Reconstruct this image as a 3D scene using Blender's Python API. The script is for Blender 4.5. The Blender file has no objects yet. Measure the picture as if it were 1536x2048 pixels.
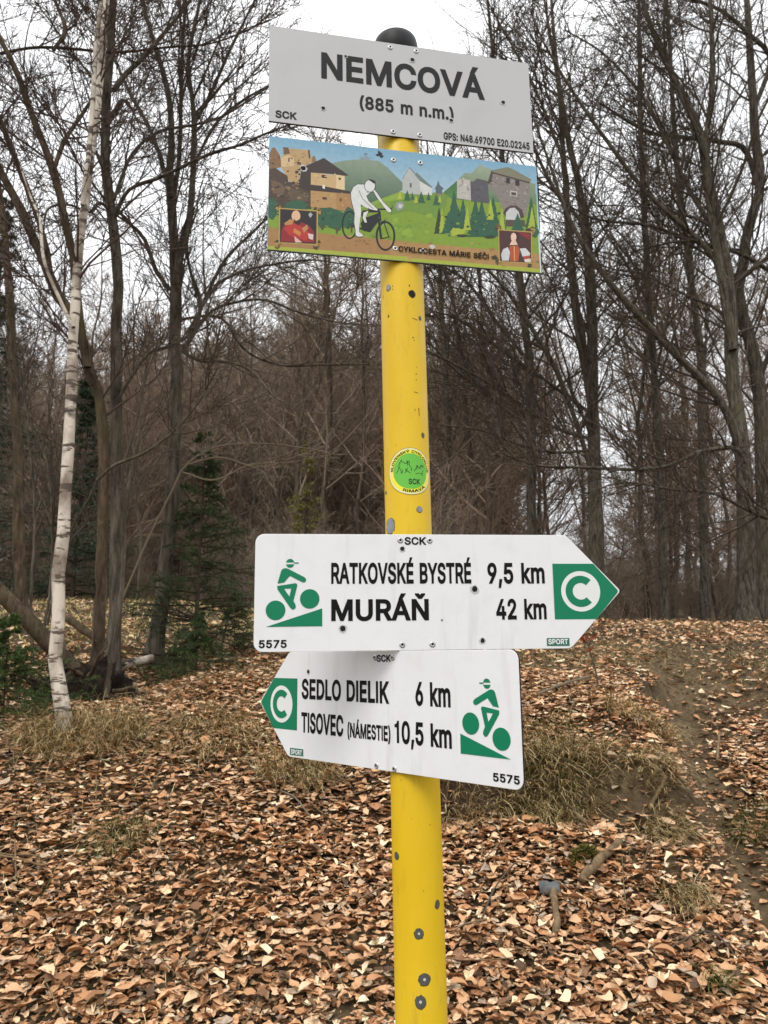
import bpy, math, random
import numpy as np
from mathutils import Vector, Matrix
from mathutils.geometry import tessellate_polygon, delaunay_2d_cdt

# ------------------------------------------------------------------ camera, sky, sun, exposure
scene = bpy.context.scene
COL = scene.collection
EYE = 1.6
PITCH = math.radians(10.5)
cam_data = bpy.data.cameras.new('camera')
cam = bpy.data.objects.new('camera', cam_data)
COL.objects.link(cam)
cam.location = (0, 0, EYE)
cam.rotation_euler = (math.pi / 2 + PITCH, 0, 0)
cam_data.sensor_fit = 'VERTICAL'
cam_data.sensor_height = 36.0
cam_data.sensor_width = 27.0
cam_data.lens = 1500 / 2048 * 36.0
cam_data.clip_start = 0.05
cam_data.clip_end = 3000
cam_data.dof.use_dof = True
cam_data.dof.focus_distance = 0.97
cam_data.dof.aperture_fstop = 26.37 / 1.5
scene.camera = cam

SUN_EL, SUN_AZ = math.radians(52), math.radians(205)      # behind the camera, a little to the left, veiled by cloud
world = bpy.data.worlds.new('World')
scene.world = world
world.use_nodes = True
nt = world.node_tree
nt.nodes.clear()
w_out = nt.nodes.new('ShaderNodeOutputWorld')
w_bg = nt.nodes.new('ShaderNodeBackground')
w_sky = nt.nodes.new('ShaderNodeTexSky')
w_sky.sky_type = 'NISHITA'
w_sky.sun_disc = False
w_sky.sun_elevation = SUN_EL
w_sky.sun_rotation = SUN_AZ
w_sky.dust_density = 4.0
w_tc = nt.nodes.new('ShaderNodeTexCoord')
w_sep = nt.nodes.new('ShaderNodeSeparateXYZ')
w_ramp = nt.nodes.new('ShaderNodeMapRange')               # overcast: brighter towards the zenith
w_ramp.inputs['From Min'].default_value = 0.0
w_ramp.inputs['From Max'].default_value = 1.0
w_ramp.inputs['To Min'].default_value = 7.2
w_ramp.inputs['To Max'].default_value = 21.0
w_noise = nt.nodes.new('ShaderNodeTexNoise')              # soft cloud structure
w_noise.inputs['Scale'].default_value = 2.6
w_noise.inputs['Detail'].default_value = 5.0
w_nr = nt.nodes.new('ShaderNodeMapRange')
w_nr.inputs['From Min'].default_value = 0.3
w_nr.inputs['From Max'].default_value = 0.7
w_nr.inputs['To Min'].default_value = 0.86
w_nr.inputs['To Max'].default_value = 1.14
w_mul = nt.nodes.new('ShaderNodeMath'); w_mul.operation = 'MULTIPLY'
w_tint = nt.nodes.new('ShaderNodeVectorMath'); w_tint.operation = 'SCALE'
w_tint.inputs[0].default_value = (0.985, 0.993, 1.008)
w_mix = nt.nodes.new('ShaderNodeMix'); w_mix.data_type = 'RGBA'
w_mix.inputs[0].default_value = 0.9
L = nt.links.new
L(w_tc.outputs['Generated'], w_sep.inputs[0]); L(w_sep.outputs['Z'], w_ramp.inputs['Value'])
L(w_tc.outputs['Generated'], w_noise.inputs['Vector']); L(w_noise.outputs[0], w_nr.inputs['Value'])
L(w_ramp.outputs[0], w_mul.inputs[0]); L(w_nr.outputs[0], w_mul.inputs[1])
L(w_mul.outputs[0], w_tint.inputs['Scale'])
L(w_sky.outputs[0], w_mix.inputs[6]); L(w_tint.outputs[0], w_mix.inputs[7])
L(w_mix.outputs[2], w_bg.inputs['Color'])
w_bg.inputs['Strength'].default_value = 0.1
L(w_bg.outputs[0], w_out.inputs['Surface'])

sun_data = bpy.data.lights.new('sun', 'SUN')
sun_data.energy = 1.3
sun_data.angle = math.radians(24)
sun_data.color = (1.0, 0.965, 0.91)
sun = bpy.data.objects.new('sun', sun_data)
COL.objects.link(sun)
_sd = Vector((math.sin(SUN_AZ) * math.cos(SUN_EL), math.cos(SUN_AZ) * math.cos(SUN_EL), math.sin(SUN_EL)))
sun.rotation_euler = _sd.to_track_quat('Z', 'Y').to_euler()
sun.location = (0, -5, 12)

scene.render.engine = 'CYCLES'
scene.view_settings.view_transform = 'Standard'
scene.view_settings.look = 'None'
scene.view_settings.gamma = 1.0
scene.view_settings.use_curve_mapping = False
scene.view_settings.exposure = 0.1
scene.cycles.use_denoising = True
scene.cycles.max_bounces = 4
scene.cycles.diffuse_bounces = 2
scene.cycles.glossy_bounces = 2

# ------------------------------------------------------------------ helpers
rng = np.random.default_rng(11)
UP = np.array([0., 0., 1.])

def s2l(c):
    if isinstance(c, str):
        c = [int(c[i:i + 2], 16) / 255 for i in (0, 2, 4)]
    return tuple(((v / 12.92) if v <= .04045 else ((v + .055) / 1.055) ** 2.4) for v in c)

def hsh(ix, iy, seed):
    h = (ix.astype(np.int64) * 374761393 + iy.astype(np.int64) * 668265263 + seed * 974711) & 0x7fffffff
    h = ((h ^ (h >> 13)) * 1274126177) & 0x7fffffff
    h = h ^ (h >> 16)
    return (h & 0xffff) / 65535.0

def vnoise(x, y, s, seed=0):
    x = np.asarray(x, float) / s; y = np.asarray(y, float) / s
    ix, iy = np.floor(x), np.floor(y)
    fx, fy = x - ix, y - iy
    fx = fx * fx * (3 - 2 * fx); fy = fy * fy * (3 - 2 * fy)
    a = hsh(ix, iy, seed); b = hsh(ix + 1, iy, seed); c = hsh(ix, iy + 1, seed); d = hsh(ix + 1, iy + 1, seed)
    return (a * (1 - fx) + b * fx) * (1 - fy) + (c * (1 - fx) + d * fx) * fy - .5

def sstep(a, b, x):
    t = np.clip((np.asarray(x, float) - a) / (b - a), 0, 1)
    return t * t * (3 - 2 * t)

def link(o, parent=None):
    COL.objects.link(o)
    if parent is not None:
        o.parent = parent
    return o

def tag(o, label=None, category=None, group=None, kind=None):
    if label: o['label'] = label
    if category: o['category'] = category
    if group: o['group'] = group
    if kind: o['kind'] = kind
    return o

def empty(name, loc=(0, 0, 0), label=None, category=None, group=None):
    o = bpy.data.objects.new(name, None)
    o.empty_display_size = .1
    o.location = loc
    link(o)
    return tag(o, label, category, group)

def np_mesh(name, V, F, mats, smooth=False, colors=None, midx=None):
    """V (n,3), F (m,k) constant k (3 or 4), fast path"""
    me = bpy.data.meshes.new(name)
    V = np.ascontiguousarray(V, np.float32); F = np.ascontiguousarray(F, np.int32)
    m, k = F.shape
    me.vertices.add(len(V)); me.vertices.foreach_set('co', V.ravel())
    me.loops.add(m * k); me.loops.foreach_set('vertex_index', F.ravel())
    me.polygons.add(m); me.polygons.foreach_set('loop_start', np.arange(0, m * k, k, dtype=np.int32))
    if smooth: me.polygons.foreach_set('use_smooth', np.ones(m, bool))
    for mt in (mats if isinstance(mats, (list, tuple)) else [mats]): me.materials.append(mt)
    if midx is not None: me.polygons.foreach_set('material_index', np.asarray(midx, np.int32))
    if colors is not None:
        at = me.color_attributes.new('tint', 'FLOAT_COLOR', 'POINT')
        c = np.ones((len(V), 4), np.float32); c[:, :3] = colors
        at.data.foreach_set('color', c.ravel())
    me.update(); me.validate()
    return me

def py_mesh(name, verts, faces, mats, smooth=False, midx=None):
    me = bpy.data.meshes.new(name)
    me.from_pydata([tuple(v) for v in verts], [], faces)
    for mt in (mats if isinstance(mats, (list, tuple)) else [mats]): me.materials.append(mt)
    if smooth: me.polygons.foreach_set('use_smooth', [True] * len(me.polygons))
    if midx is not None: me.polygons.foreach_set('material_index', midx)
    me.update()
    return me

def mobj(name, me, parent=None, loc=None):
    o = bpy.data.objects.new(name, me)
    if loc is not None: o.location = loc
    return link(o, parent)

# ------------------------------------------------------------------ materials
def new_mat(name, rough=.8, spec=.3):
    m = bpy.data.materials.new(name); m.use_nodes = True
    b = m.node_tree.nodes['Principled BSDF']
    b.inputs['Roughness'].default_value = rough
    b.inputs['Specular IOR Level'].default_value = spec
    return m, m.node_tree, b

def plain(name, col, rough=.6, spec=.3, metal=0.):
    m, t, b = new_mat(name, rough, spec)
    b.inputs['Base Color'].default_value = (*col, 1); b.inputs['Metallic'].default_value = metal
    return m

def ramp(t, fac, stops):
    r = t.nodes.new('ShaderNodeValToRGB')
    el = r.color_ramp.elements
    while len(el) < len(stops): el.new(.5)
    for e, (p, c) in zip(el, stops): e.position = p; e.color = (*c, 1)
    t.links.new(fac, r.inputs[0])
    return r.outputs[0]

def noise(t, scale, detail=5., rough=.55, stretch=(1, 1, 1), coord='Object', dist=0.):
    tc = t.nodes.new('ShaderNodeTexCoord'); mp = t.nodes.new('ShaderNodeMapping'); n = t.nodes.new('ShaderNodeTexNoise')
    mp.inputs['Scale'].default_value = stretch
    n.inputs['Scale'].default_value = scale; n.inputs['Detail'].default_value = detail
    n.inputs['Roughness'].default_value = rough; n.inputs['Distortion'].default_value = dist
    t.links.new(tc.outputs[coord], mp.inputs[0]); t.links.new(mp.outputs[0], n.inputs['Vector'])
    return n.outputs[0]

def mixc(t, fac, a, b, mode='MIX'):
    m = t.nodes.new('ShaderNodeMix'); m.data_type = 'RGBA'; m.blend_type = mode
    for i, v in ((0, fac), (6, a), (7, b)):
        if hasattr(v, 'links') or hasattr(v, 'is_linked'): t.links.new(v, m.inputs[i])
        elif i == 0: m.inputs[0].default_value = v
        else: m.inputs[i].default_value = (*v, 1)
    return m.outputs[2]

def bump(t, b, h, strength=.4, dist=.01):
    n = t.nodes.new('ShaderNodeBump'); n.inputs['Strength'].default_value = strength; n.inputs['Distance'].default_value = dist
    t.links.new(h, n.inputs['Height']); t.links.new(n.outputs[0], b.inputs['Normal'])

def attr(t, name='tint'):
    a = t.nodes.new('ShaderNodeAttribute'); a.attribute_name = name
    return a.outputs['Color']

def bark(name, dark, light, moss=None, scale=14., stretch=(1, 1, .18), bmp=.7):
    m, t, b = new_mat(name, .9, .15)
    n1 = noise(t, scale * 1.7, 8, .72, stretch)
    c = ramp(t, n1, [(.36, tuple(v * .6 for v in dark)), (.5, tuple((p + q) / 2 for p, q in zip(dark, light))), (.64, tuple(v * 1.25 for v in light))])
    lich = ramp(t, noise(t, 16, 5, .7), [(.60, (0, 0, 0)), (.68, (.6, .6, .6))])
    c = mixc(t, lich, c, tuple(v * 1.5 for v in light))
    if moss:
        n2 = noise(t, 2.3, 4, .6)
        f = ramp(t, n2, [(.48, (0, 0, 0)), (.7, (.75, .75, .75))])
        c = mixc(t, f, c, moss)
    t.links.new(c, b.inputs['Base Color'])
    bump(t, b, n1, bmp, .02)
    return m

M = {}
M['bark_grey'] = bark('bark_grey', (.034, .028, .021), (.135, .116, .090), (.085, .080, .044))
M['bark_brown'] = bark('bark_brown', (.030, .021, .014), (.115, .083, .056), (.072, .065, .028))
M['bark_far'] = bark('bark_far', (.045, .035, .027), (.130, .100, .076), (.08, .072, .045), 6.)
M['bark_spruce'] = bark('bark_spruce', (.03, .022, .016), (.09, .065, .045))
M['twig'] = plain('twig', (.085, .067, .050), .85, .2)
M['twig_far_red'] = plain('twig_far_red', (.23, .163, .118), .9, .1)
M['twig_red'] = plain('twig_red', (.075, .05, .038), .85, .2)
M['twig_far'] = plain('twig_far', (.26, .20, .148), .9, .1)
M['twig_pale'] = plain('twig_pale', (.16, .13, .09), .85, .2)

m, t, b = new_mat('birch_bark', .75, .25)                       # white bark with dark lenticels and peeling
base = ramp(t, noise(t, 7, 5, .6, (1, 1, .5)), [(.38, (.22, .175, .135)), (.56, (.62, .56, .47))])
lent = ramp(t, noise(t, 9, 4, .6, (.8, .8, 3.6)), [(.545, (0, 0, 0)), (.585, (1, 1, 1))])
c = mixc(t, lent, base, (.10, .075, .058))
pat = ramp(t, noise(t, 3.2, 4, .6, (1, 1, 1.2)), [(.57, (0, 0, 0)), (.63, (1, 1, 1))])
c = mixc(t, pat, c, (.045, .034, .026))
t.links.new(c, b.inputs['Base Color']); bump(t, b, lent, .4, -.004)
M['birch'] = m

m, t, b = new_mat('ground_soil', .95, .1)
n1 = noise(t, 9, 8, .7); n2 = noise(t, .8, 4, .6)
c = ramp(t, noise(t, 42, 8, .75, dist=.6), [(.36, (.028, .018, .012)), (.5, (.052, .034, .022)), (.64, (.10, .068, .042))])
g = ramp(t, noise(t, 30, 6, .7), [(.35, (.07, .05, .03)), (.65, (.21, .155, .085))])
c = mixc(t, ramp(t, n2, [(.42, (0, 0, 0)), (.6, (.8, .8, .8))]), c, g)
t.links.new(c, b.inputs['Base Color']); bump(t, b, n1, .8, .03)
M['soil'] = m

def tinted(name, rough=.7, spec=.25, nscale=60., amt=.35, trans=0.):
    m, t, b = new_mat(name, rough, spec)
    n = noise(t, nscale, 3, .6)
    f = ramp(t, n, [(.3, (1 - amt,) * 3), (.7, (1 + amt * .4,) * 3)])
    t.links.new(mixc(t, 1.0, attr(t), f, 'MULTIPLY'), b.inputs['Base Color'])
    return m
M['leaf'] = tinted('dead_leaf', .6, .3, 110., .5)
M['grass'] = tinted('grass_blade', .75, .2, 40., .2)
M['needle'] = tinted('spruce_needle', .6, .3, 20., .3)
M['print'] = tinted('printed_ink', .38, .4, 140., .1)

def aged(name, col, dirt, rough=.4, sc=30., lo=.5, hi=.75, spec=.4):
    m, t, b = new_mat(name, rough, spec)
    f = ramp(t, noise(t, sc, 6, .65), [(lo, (0, 0, 0)), (hi, (.55, .55, .55))])
    t.links.new(mixc(t, f, col, dirt), b.inputs['Base Color'])
    return m
m, t, b = new_mat('white_sign_sheet', .36, .4)
f = ramp(t, noise(t, 26, 6, .65), [(.5, (0, 0, 0)), (.75, (.5, .5, .5))])
c = mixc(t, f, (.83, .84, .85), (.73, .73, .72))
f = ramp(t, noise(t, 40, 5, .6, (1, .12, 1)), [(.56, (0, 0, 0)), (.74, (.4, .4, .4))])
c = mixc(t, f, c, (.56, .55, .52))
f = ramp(t, noise(t, 260, 3, .6), [(.68, (0, 0, 0)), (.74, (.6, .6, .6))])
c = mixc(t, f, c, (.42, .40, .36))
t.links.new(c, b.inputs['Base Color']); bump(t, b, noise(t, 9, 2, .5), .12, .004)
M['sign_white'] = m
M['sign_grey'] = aged('grey_sign_sheet', (.51, .515, .52), (.45, .455, .45), .42, 14.)
M['sheet_edge'] = plain('dark_sheet_edge', (.02, .02, .02), .5)
M['sheet_back'] = plain('bare_sheet_back', (.3, .3, .3), .5)
M['ink_black'] = plain('black_lettering', (.007, .007, .008), .6, .15)
M['ink_grey'] = plain('faded_lettering', (.022, .023, .025), .6, .18)
M['ink_green'] = aged('green_field', (.0, .205, .095), (.004, .18, .085), .4)
M['ink_sport'] = aged('small_green_tag', (.02, .16, .10), (.05, .2, .14), .45)
M['ink_white'] = plain('white_print', (.80, .82, .80), .4)
M['rivet'] = plain('rivet_metal', (.52, .52, .51), .38, .5, .55)
M['dark_hole'] = plain('dark_hole', (.012, .011, .011), .8)
M['hole_rim'] = plain('worn_rim', (.55, .55, .53), .6)
M['zinc'] = aged('bare_zinc', (.095, .10, .098), (.06, .063, .06), .5, 120., .4, .6)
M['zinc_light'] = aged('worn_zinc', (.30, .32, .36), (.16, .17, .19), .45, 90., .4, .6)
M['cap'] = plain('black_plastic_cap', (.010, .010, .011), .5, .25)
M['scratch'] = plain('scratch', (.10, .08, .03), .7)
m, t, b = new_mat('yellow_paint', .4, .3)
c = ramp(t, noise(t, 7, 5, .6, (1, 1, .35)), [(.3, (.70, .44, .008)), (.7, (.83, .575, .032))])
f = ramp(t, noise(t, 55, 6, .75, (1, 1, .22)), [(.56, (0, 0, 0)), (.72, (.36, .36, .36))])      # grime runs
c = mixc(t, f, c, (.40, .25, .035))
f = ramp(t, noise(t, 420, 3, .7), [(.68, (0, 0, 0)), (.73, (.8, .8, .8))])                      # specks
c = mixc(t, f, c, (.22, .15, .04))
t.links.new(c, b.inputs['Base Color']); bump(t, b, noise(t, 60, 3, .5), .10, .001)
rr = ramp(t, noise(t, 18, 4, .6), [(.3, (.30, .30, .30)), (.7, (.55, .55, .55))]); t.links.new(rr, b.inputs['Roughness'])
M['yellow'] = m
m, t, b = new_mat('rotten_wood', .9, .15)
n1 = noise(t, 30, 6, .7, (1, 1, .15))
t.links.new(ramp(t, n1, [(.3, (.06, .04, .024)), (.6, (.24, .17, .095)), (.75, (.34, .26, .16))]), b.inputs['Base Color']); bump(t, b, n1, .8, .008)
M['rotten'] = m
m, t, b = new_mat('grey_stone', .85, .3)
n1 = noise(t, 22, 6, .6)
t.links.new(ramp(t, n1, [(.3, (.065, .07, .07)), (.7, (.17, .176, .172))]), b.inputs['Base Color']); bump(t, b, n1, .6, .01)
M['stone'] = m
M['root_soil'] = bark('root_soil', (.008, .006, .005), (.035, .024, .017), None, 9., (1, 1, 1), 1.)

# ------------------------------------------------------------------ terrain
EY = np.array([-60, -5, 0, 1, 1.9, 2.5, 2.9, 3.3, 3.8, 4.5, 5.5, 7, 9, 12, 14, 17, 24, 30, 45, 70, 110, 200, 400, 900.])
EZ = np.array([-6, -1.8, -1.58, -1.33, -1.0, -.72, -.54, -.37, -.24, -.12, .02, .18, .32, .45, .50, .54, .9, 1.3, 2.2, 4., 5., 4, 0, -10])
def edge_x(y):
    return np.interp(y, [0, 2.1, 2.3, 2.55, 2.9, 3.4, 3.95, 5, 7, 12], [1.12, 1.12, 1.11, 1.10, 1.12, 1.24, 1.38, 1.75, 2.5, 4.6])
def zg(x, y):
    x = np.asarray(x, float); y = np.asarray(y, float)
    z = np.interp(y, EY, EZ) * 1.0
    # smooth the profile a little by averaging neighbours
    z = (z + np.interp(y - .22, EY, EZ) + np.interp(y + .22, EY, EZ)) / 3
    # far hill, its top left of the post
    z = z + 11.5 * np.exp(-((x + 7) / 24.) ** 2) * sstep(28, 75, y) * (1 - sstep(90, 260, y))
    z = z - .02 * np.clip(x, 0, 30) * sstep(12, 40, y)
    # left meadow lies a little higher, and a hollow behind the birch
    z = z + .30 * sstep(-1., -3.5, x) * sstep(8, 13, y) - .07 * sstep(-.9, -1.6, x) * sstep(3.6, 4.2, y) * (1 - sstep(5.2, 6.8, y))
    # eroded rut on the right: the bank ends in a steep little face, the worn path lies below it
    ex = edge_x(y) + vnoise(x, y, .35, 7) * .14
    d = x - ex
    on = (1 - sstep(3.9, 5.6, y)) * sstep(-1, 1.0, y)
    z = z + on * (.05 * np.exp(-((d + .22) / .22) ** 2) - .19 * sstep(-.02, .07, d) * (1 - .95 * sstep(.3, 1.0, d)) - .08 * np.exp(-((d - .15) / .10) ** 2))
    # ledge with overhanging grass behind the post, right
    ly = 2.84 + .12 * np.sin(x * 3 + .3) + vnoise(x, y, .3, 3) * .15
    lx = sstep(-.15, .3, x) * (1 - sstep(.95, 1.2, x))
    z = z + lx * (.11 * sstep(0, .09, y - ly) * (1 - sstep(.3, 1.6, y - ly)) - .05 * np.exp(-((y - ly + .07) / .09) ** 2))
    near = 1 - sstep(15, 40, np.abs(y)) * .0
    z = z + vnoise(x, y, 2.3, 1) * .12 + vnoise(x, y, .7, 2) * .06 + vnoise(x, y, .22, 4) * .03
    z = z + vnoise(x, y, 14, 5) * .5 * sstep(18, 40, y)
    return z + EYE

NX, NY = 290, 320
ux = np.linspace(-1, 1, NX); uy = np.linspace(-1, 1, NY)
gx = 900 * np.sinh(7.6 * ux) / np.sinh(7.6)
gy = 3.2 + 900 * np.sinh(7.6 * uy) / np.sinh(7.6)
GX, GY = np.meshgrid(gx, gy)
GV = np.stack([GX, GY, zg(GX, GY)], -1).reshape(-1, 3)
ii = np.arange(NX * NY).reshape(NY, NX)
GF = np.stack([ii[:-1, :-1], ii[:-1, 1:], ii[1:, 1:], ii[1:, :-1]], -1).reshape(-1, 4)
ground = mobj('ground', np_mesh('ground', GV, GF, M['soil'], True))
tag(ground, 'leaf-strewn brown forest slope rising behind the signpost', None, None, 'structure')
# ------------------------------------------------------------------ tree building kit
FPX = 1500.0
_fw = np.array([0, math.cos(PITCH), math.sin(PITCH)]); _up = np.array([0, -math.sin(PITCH), math.cos(PITCH)])
def spot(px, py, y):
    """a real point at distance y in front of the camera, surveyed from the photograph"""
    d = np.array([1., 0, 0]) * (px - 768) / FPX + _up * (1024 - py) / FPX + _fw
    return np.array([0, 0, EYE]) + d * (y / d[1])
def gspot(px, py):
    """where the line of sight through a photograph point meets the ground"""
    d = np.array([1., 0, 0]) * (px - 768) / FPX + _up * (1024 - py) / FPX + _fw
    t = np.linspace(.8, 60, 6000)
    P = np.array([0, 0, EYE]) + d * t[:, None]
    k = np.argmax(P[:, 2] < zg(P[:, 0], P[:, 1]))
    return P[k]

def resample(P, R, K):
    P = np.asarray(P, float); R = np.asarray(R, float)
    n = len(P)
    if n > 2:                                                  # Catmull-Rom
        Q = np.vstack([2 * P[0] - P[1], P, 2 * P[-1] - P[-2]])
        out = []; rr = []
        for i in range(n - 1):
            p0, p1, p2, p3 = Q[i:i + 4]
            for u in np.linspace(0, 1, 8, endpoint=False):
                out.append(.5 * (2 * p1 + (p2 - p0) * u + (2 * p0 - 5 * p1 + 4 * p2 - p3) * u * u + (3 * p1 - p0 - 3 * p2 + p3) * u ** 3))
                rr.append(R[i] * (1 - u) + R[i + 1] * u)
        out.append(P[-1]); rr.append(R[-1]); P = np.array(out); R = np.array(rr)
    s = np.concatenate([[0], np.cumsum(np.linalg.norm(np.diff(P, axis=0), axis=1))])
    q = np.linspace(0, s[-1], K)
    return np.stack([np.interp(q, s, P[:, i]) for i in range(3)], -1), np.interp(q, s, R)

def norm(v):
    return v / (np.linalg.norm(v, axis=-1, keepdims=True) + 1e-9)

def grow(rg, P, R, cnt, tr, ang, lenf, K=5, trop=.1, wig=.18, rmin=.003, slim=.011, absolute=False, taper=.25, flat=0.):
    n, KP = R.shape
    cnt = np.broadcast_to(np.asarray(cnt), (n,)).astype(int)
    idx = np.repeat(np.arange(n), cnt); m = len(idx)
    if m == 0: return np.zeros((0, K, 3)), np.zeros((0, K))
    t = rg.uniform(tr[0], tr[1], m)
    f = t * (KP - 1); i0 = np.minimum(f.astype(int), KP - 2); u = (f - i0)[:, None]
    A = P[idx, i0]; B = P[idx, i0 + 1]
    pos = A * (1 - u) + B * u
    T = norm(B - A)
    rp = R[idx, i0] * (1 - u[:, 0]) + R[idx, i0 + 1] * u[:, 0]
    pl = np.linalg.norm(np.diff(P, axis=1), axis=2).sum(1)[idx]
    ln = (lenf if absolute else lenf * pl) * rg.uniform(.55, 1.25, m) * (1.12 - .62 * t)
    a = np.radians(rg.normal(ang, 9, m))[:, None]
    rv = rg.normal(0, 1, (m, 3)); rv[:, 2] *= (1 - flat)
    N = norm(rv - T * (rv * T).sum(1, keepdims=True))
    d = norm(T * np.cos(a) + N * np.sin(a))
    pts = [pos - d * rp[:, None] * .3]; p = pos.copy(); st = (ln / (K - 1))[:, None]
    for k in range(K - 1):
        d = norm(d + UP * trop + rg.normal(0, wig, (m, 3)))
        p = p + d * st; pts.append(p)
    r0 = np.clip(np.minimum(rp * .72, ln * slim), rmin, None)
    RR = r0[:, None] * np.linspace(1, taper, K)[None]
    return np.stack(pts, 1), np.maximum(RR, rmin * .6)

def tube(P, R, S):
    """P (n,K,3) R (n,K) -> verts, quads"""
    n, K = R.shape
    T = np.empty_like(P); T[:, 1:-1] = P[:, 2:] - P[:, :-2]; T[:, 0] = P[:, 1] - P[:, 0]; T[:, -1] = P[:, -1] - P[:, -2]
    T = norm(T)
    ref = np.where(np.abs(T[:, :1, 2:3]) > .8, np.array([1., .1, 0]), np.array([.1, .2, 1.]))
    ref = np.broadcast_to(ref, T.shape)
    X = norm(np.cross(ref, T)); Y = np.cross(T, X)
    a = np.arange(S) * 2 * np.pi / S
    V = P[:, :, None] + R[:, :, None, None] * (X[:, :, None] * np.cos(a)[:, None] + Y[:, :, None] * np.sin(a)[:, None])
    ix = np.arange(n * K * S).reshape(n, K, S); nx = np.roll(ix, -1, 2)
    F = np.stack([ix[:, :-1], nx[:, :-1], nx[:, 1:], ix[:, 1:]], -1).reshape(-1, 4)
    return V.reshape(-1, 3), F

def join(parts):
    V = []; F = []; o = 0
    for v, f in parts:
        V.append(v); F.append(f + o); o += len(v)
    return np.vstack(V), np.vstack(F)

WS = .76
def stem(pts, y, K=26, dy=0., flare=0.):
    """pts: (px,py,width px) ; y distance ; dy drift in distance up the stem"""
    n = len(pts); K = 30; pts = [(a, b_, w * WS) for a, b_, w in pts]
    P = [spot(a, b_, y + dy * i / max(1, n - 1)) for i, (a, b_, w) in enumerate(pts)]
    R = [w / 2 * (np.dot(p - np.array([0, 0, EYE]), _fw)) / FPX for p, (a, b_, w) in zip(P, pts)]
    P, R = resample(P, R, K)
    if flare:
        t = np.linspace(0, 1, K); R = R * (1 + flare * np.exp(-t / .035))
    return P, R

def make_tree(name, label, category, stems, limbs, barkmat, twigmat, spec, seed, group=None, S=9):
    """stems and limbs: lists of (P,R) with equal K. spec: list of grow levels."""
    rg = np.random.default_rng(seed)
    base = stems[0][0][0].copy()
    base[2] = float(zg(base[0], base[1]))
    root = empty(name, tuple(base), label, category, group)
    SP = np.stack([s[0] for s in stems]); SR = np.stack([s[1] for s in stems])
    wob = rg.normal(0, 1, SP.shape) * SR[..., None] * .10
    wob[:, 0] = 0
    SP = SP + wob
    SR = SR * (1 + rg.normal(0, .045, SR.shape))
    parts = [tube(SP, SR, S)]
    if limbs:
        LP = np.stack([s[0] for s in limbs]); LR = np.stack([s[1] for s in limbs])
        parts.append(tube(LP, LR, 6))
    V, F = join(parts)
    mobj('trunk', np_mesh('trunk', V - base, F, barkmat, True), root)
    tw = []
    allP = np.concatenate([SP] + ([LP] if limbs else [])); allR = np.concatenate([SR] + ([LR] if limbs else []))
    isl = np.array([0] * len(SP) + [1] * len(allP[len(SP):]))
    P, R = allP, allR
    for li, lv in enumerate(spec):
        lv = dict(lv); sides = lv.pop('S', 3); cnt = lv.pop('cnt')
        if li == 0:
            ln = np.linalg.norm(np.diff(P, axis=1), axis=2).sum(1)
            c = np.where(isl == 1, ln * cnt * 1.9, ln * cnt).astype(int) + 1
            P1, R1 = grow(rg, P[isl == 0], R[isl == 0], c[isl == 0], **lv)
            if limbs:
                lv2 = dict(lv); lv2['tr'] = (.12, 1.); lv2['lenf'] = lv['lenf'] * .62
                P2, R2 = grow(rg, P[isl == 1], R[isl == 1], c[isl == 1], **lv2)
                P1 = np.concatenate([P1, P2]); R1 = np.concatenate([R1, R2])
            P, R = P1, R1
        else:
            P, R = grow(rg, P, R, cnt, **lv)
        tw.append(tube(P, R, sides))
    V, F = join(tw)
    mobj('crown', np_mesh('crown', V - base, F, twigmat, sides > 3), root)
    return root

def fine(c0=4.5, l0=1.5, c1=7, c2=5, rmin=.0026, ang=48, t0=.25, c3=0, trop=.08):
    return [dict(cnt=c0 * .70, tr=(t0, .98), ang=ang - 4, lenf=l0 * 1.55, absolute=True, K=8, trop=trop * .8, wig=.10, rmin=rmin * 1.6, S=4, slim=.0085),
            dict(cnt=c1 - 1, tr=(.10, .98), ang=40, lenf=.60, K=6, trop=.05, wig=.13, rmin=rmin * 1.3, slim=.007),
            dict(cnt=c2, tr=(.10, 1.), ang=38, lenf=.62, K=4, trop=.05, wig=.16, rmin=rmin * .86, taper=.45, slim=.006)]

# ------------------------------------------------------------------ the trees left of the signpost
Yb = 3.38
make_tree('birch_tree', 'slim white-barked birch tree standing at the left, nearest of the left-hand trees', 'tree',
    [stem([(135, 1490, 53.3), (128, 1440, 43.0), (112, 1350, 36.1), (115, 1250, 34.4), (122, 1100, 32.7), (134, 950, 31.0), (141, 800, 27.5), (147, 650, 26.7), (160, 480, 21.5), (175, 380, 20.6), (186, 280, 19.8), (200, 150, 18.9), (213, 0, 17.2), (226, -200, 14.6), (250, -450, 10.3)], Yb, 40, 0.19)],
    [stem([(147, 655, 11), (120, 600, 11), (88, 520, 9), (80, 440, 8), (62, 395, 6), (40, 330, 4)], Yb, 26, 0.19),
     stem([(165, 410, 12), (178, 300, 13), (186, 200, 13), (192, 90, 12), (203, -20, 11), (200, -200, 8)], Yb - .05, 26, 0.06)],
    M['birch'], M['twig_red'], fine(9.49, 0.52, 7, 5, 0.0020, 50, .40, 2, .02), 21, None, 12)

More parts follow.
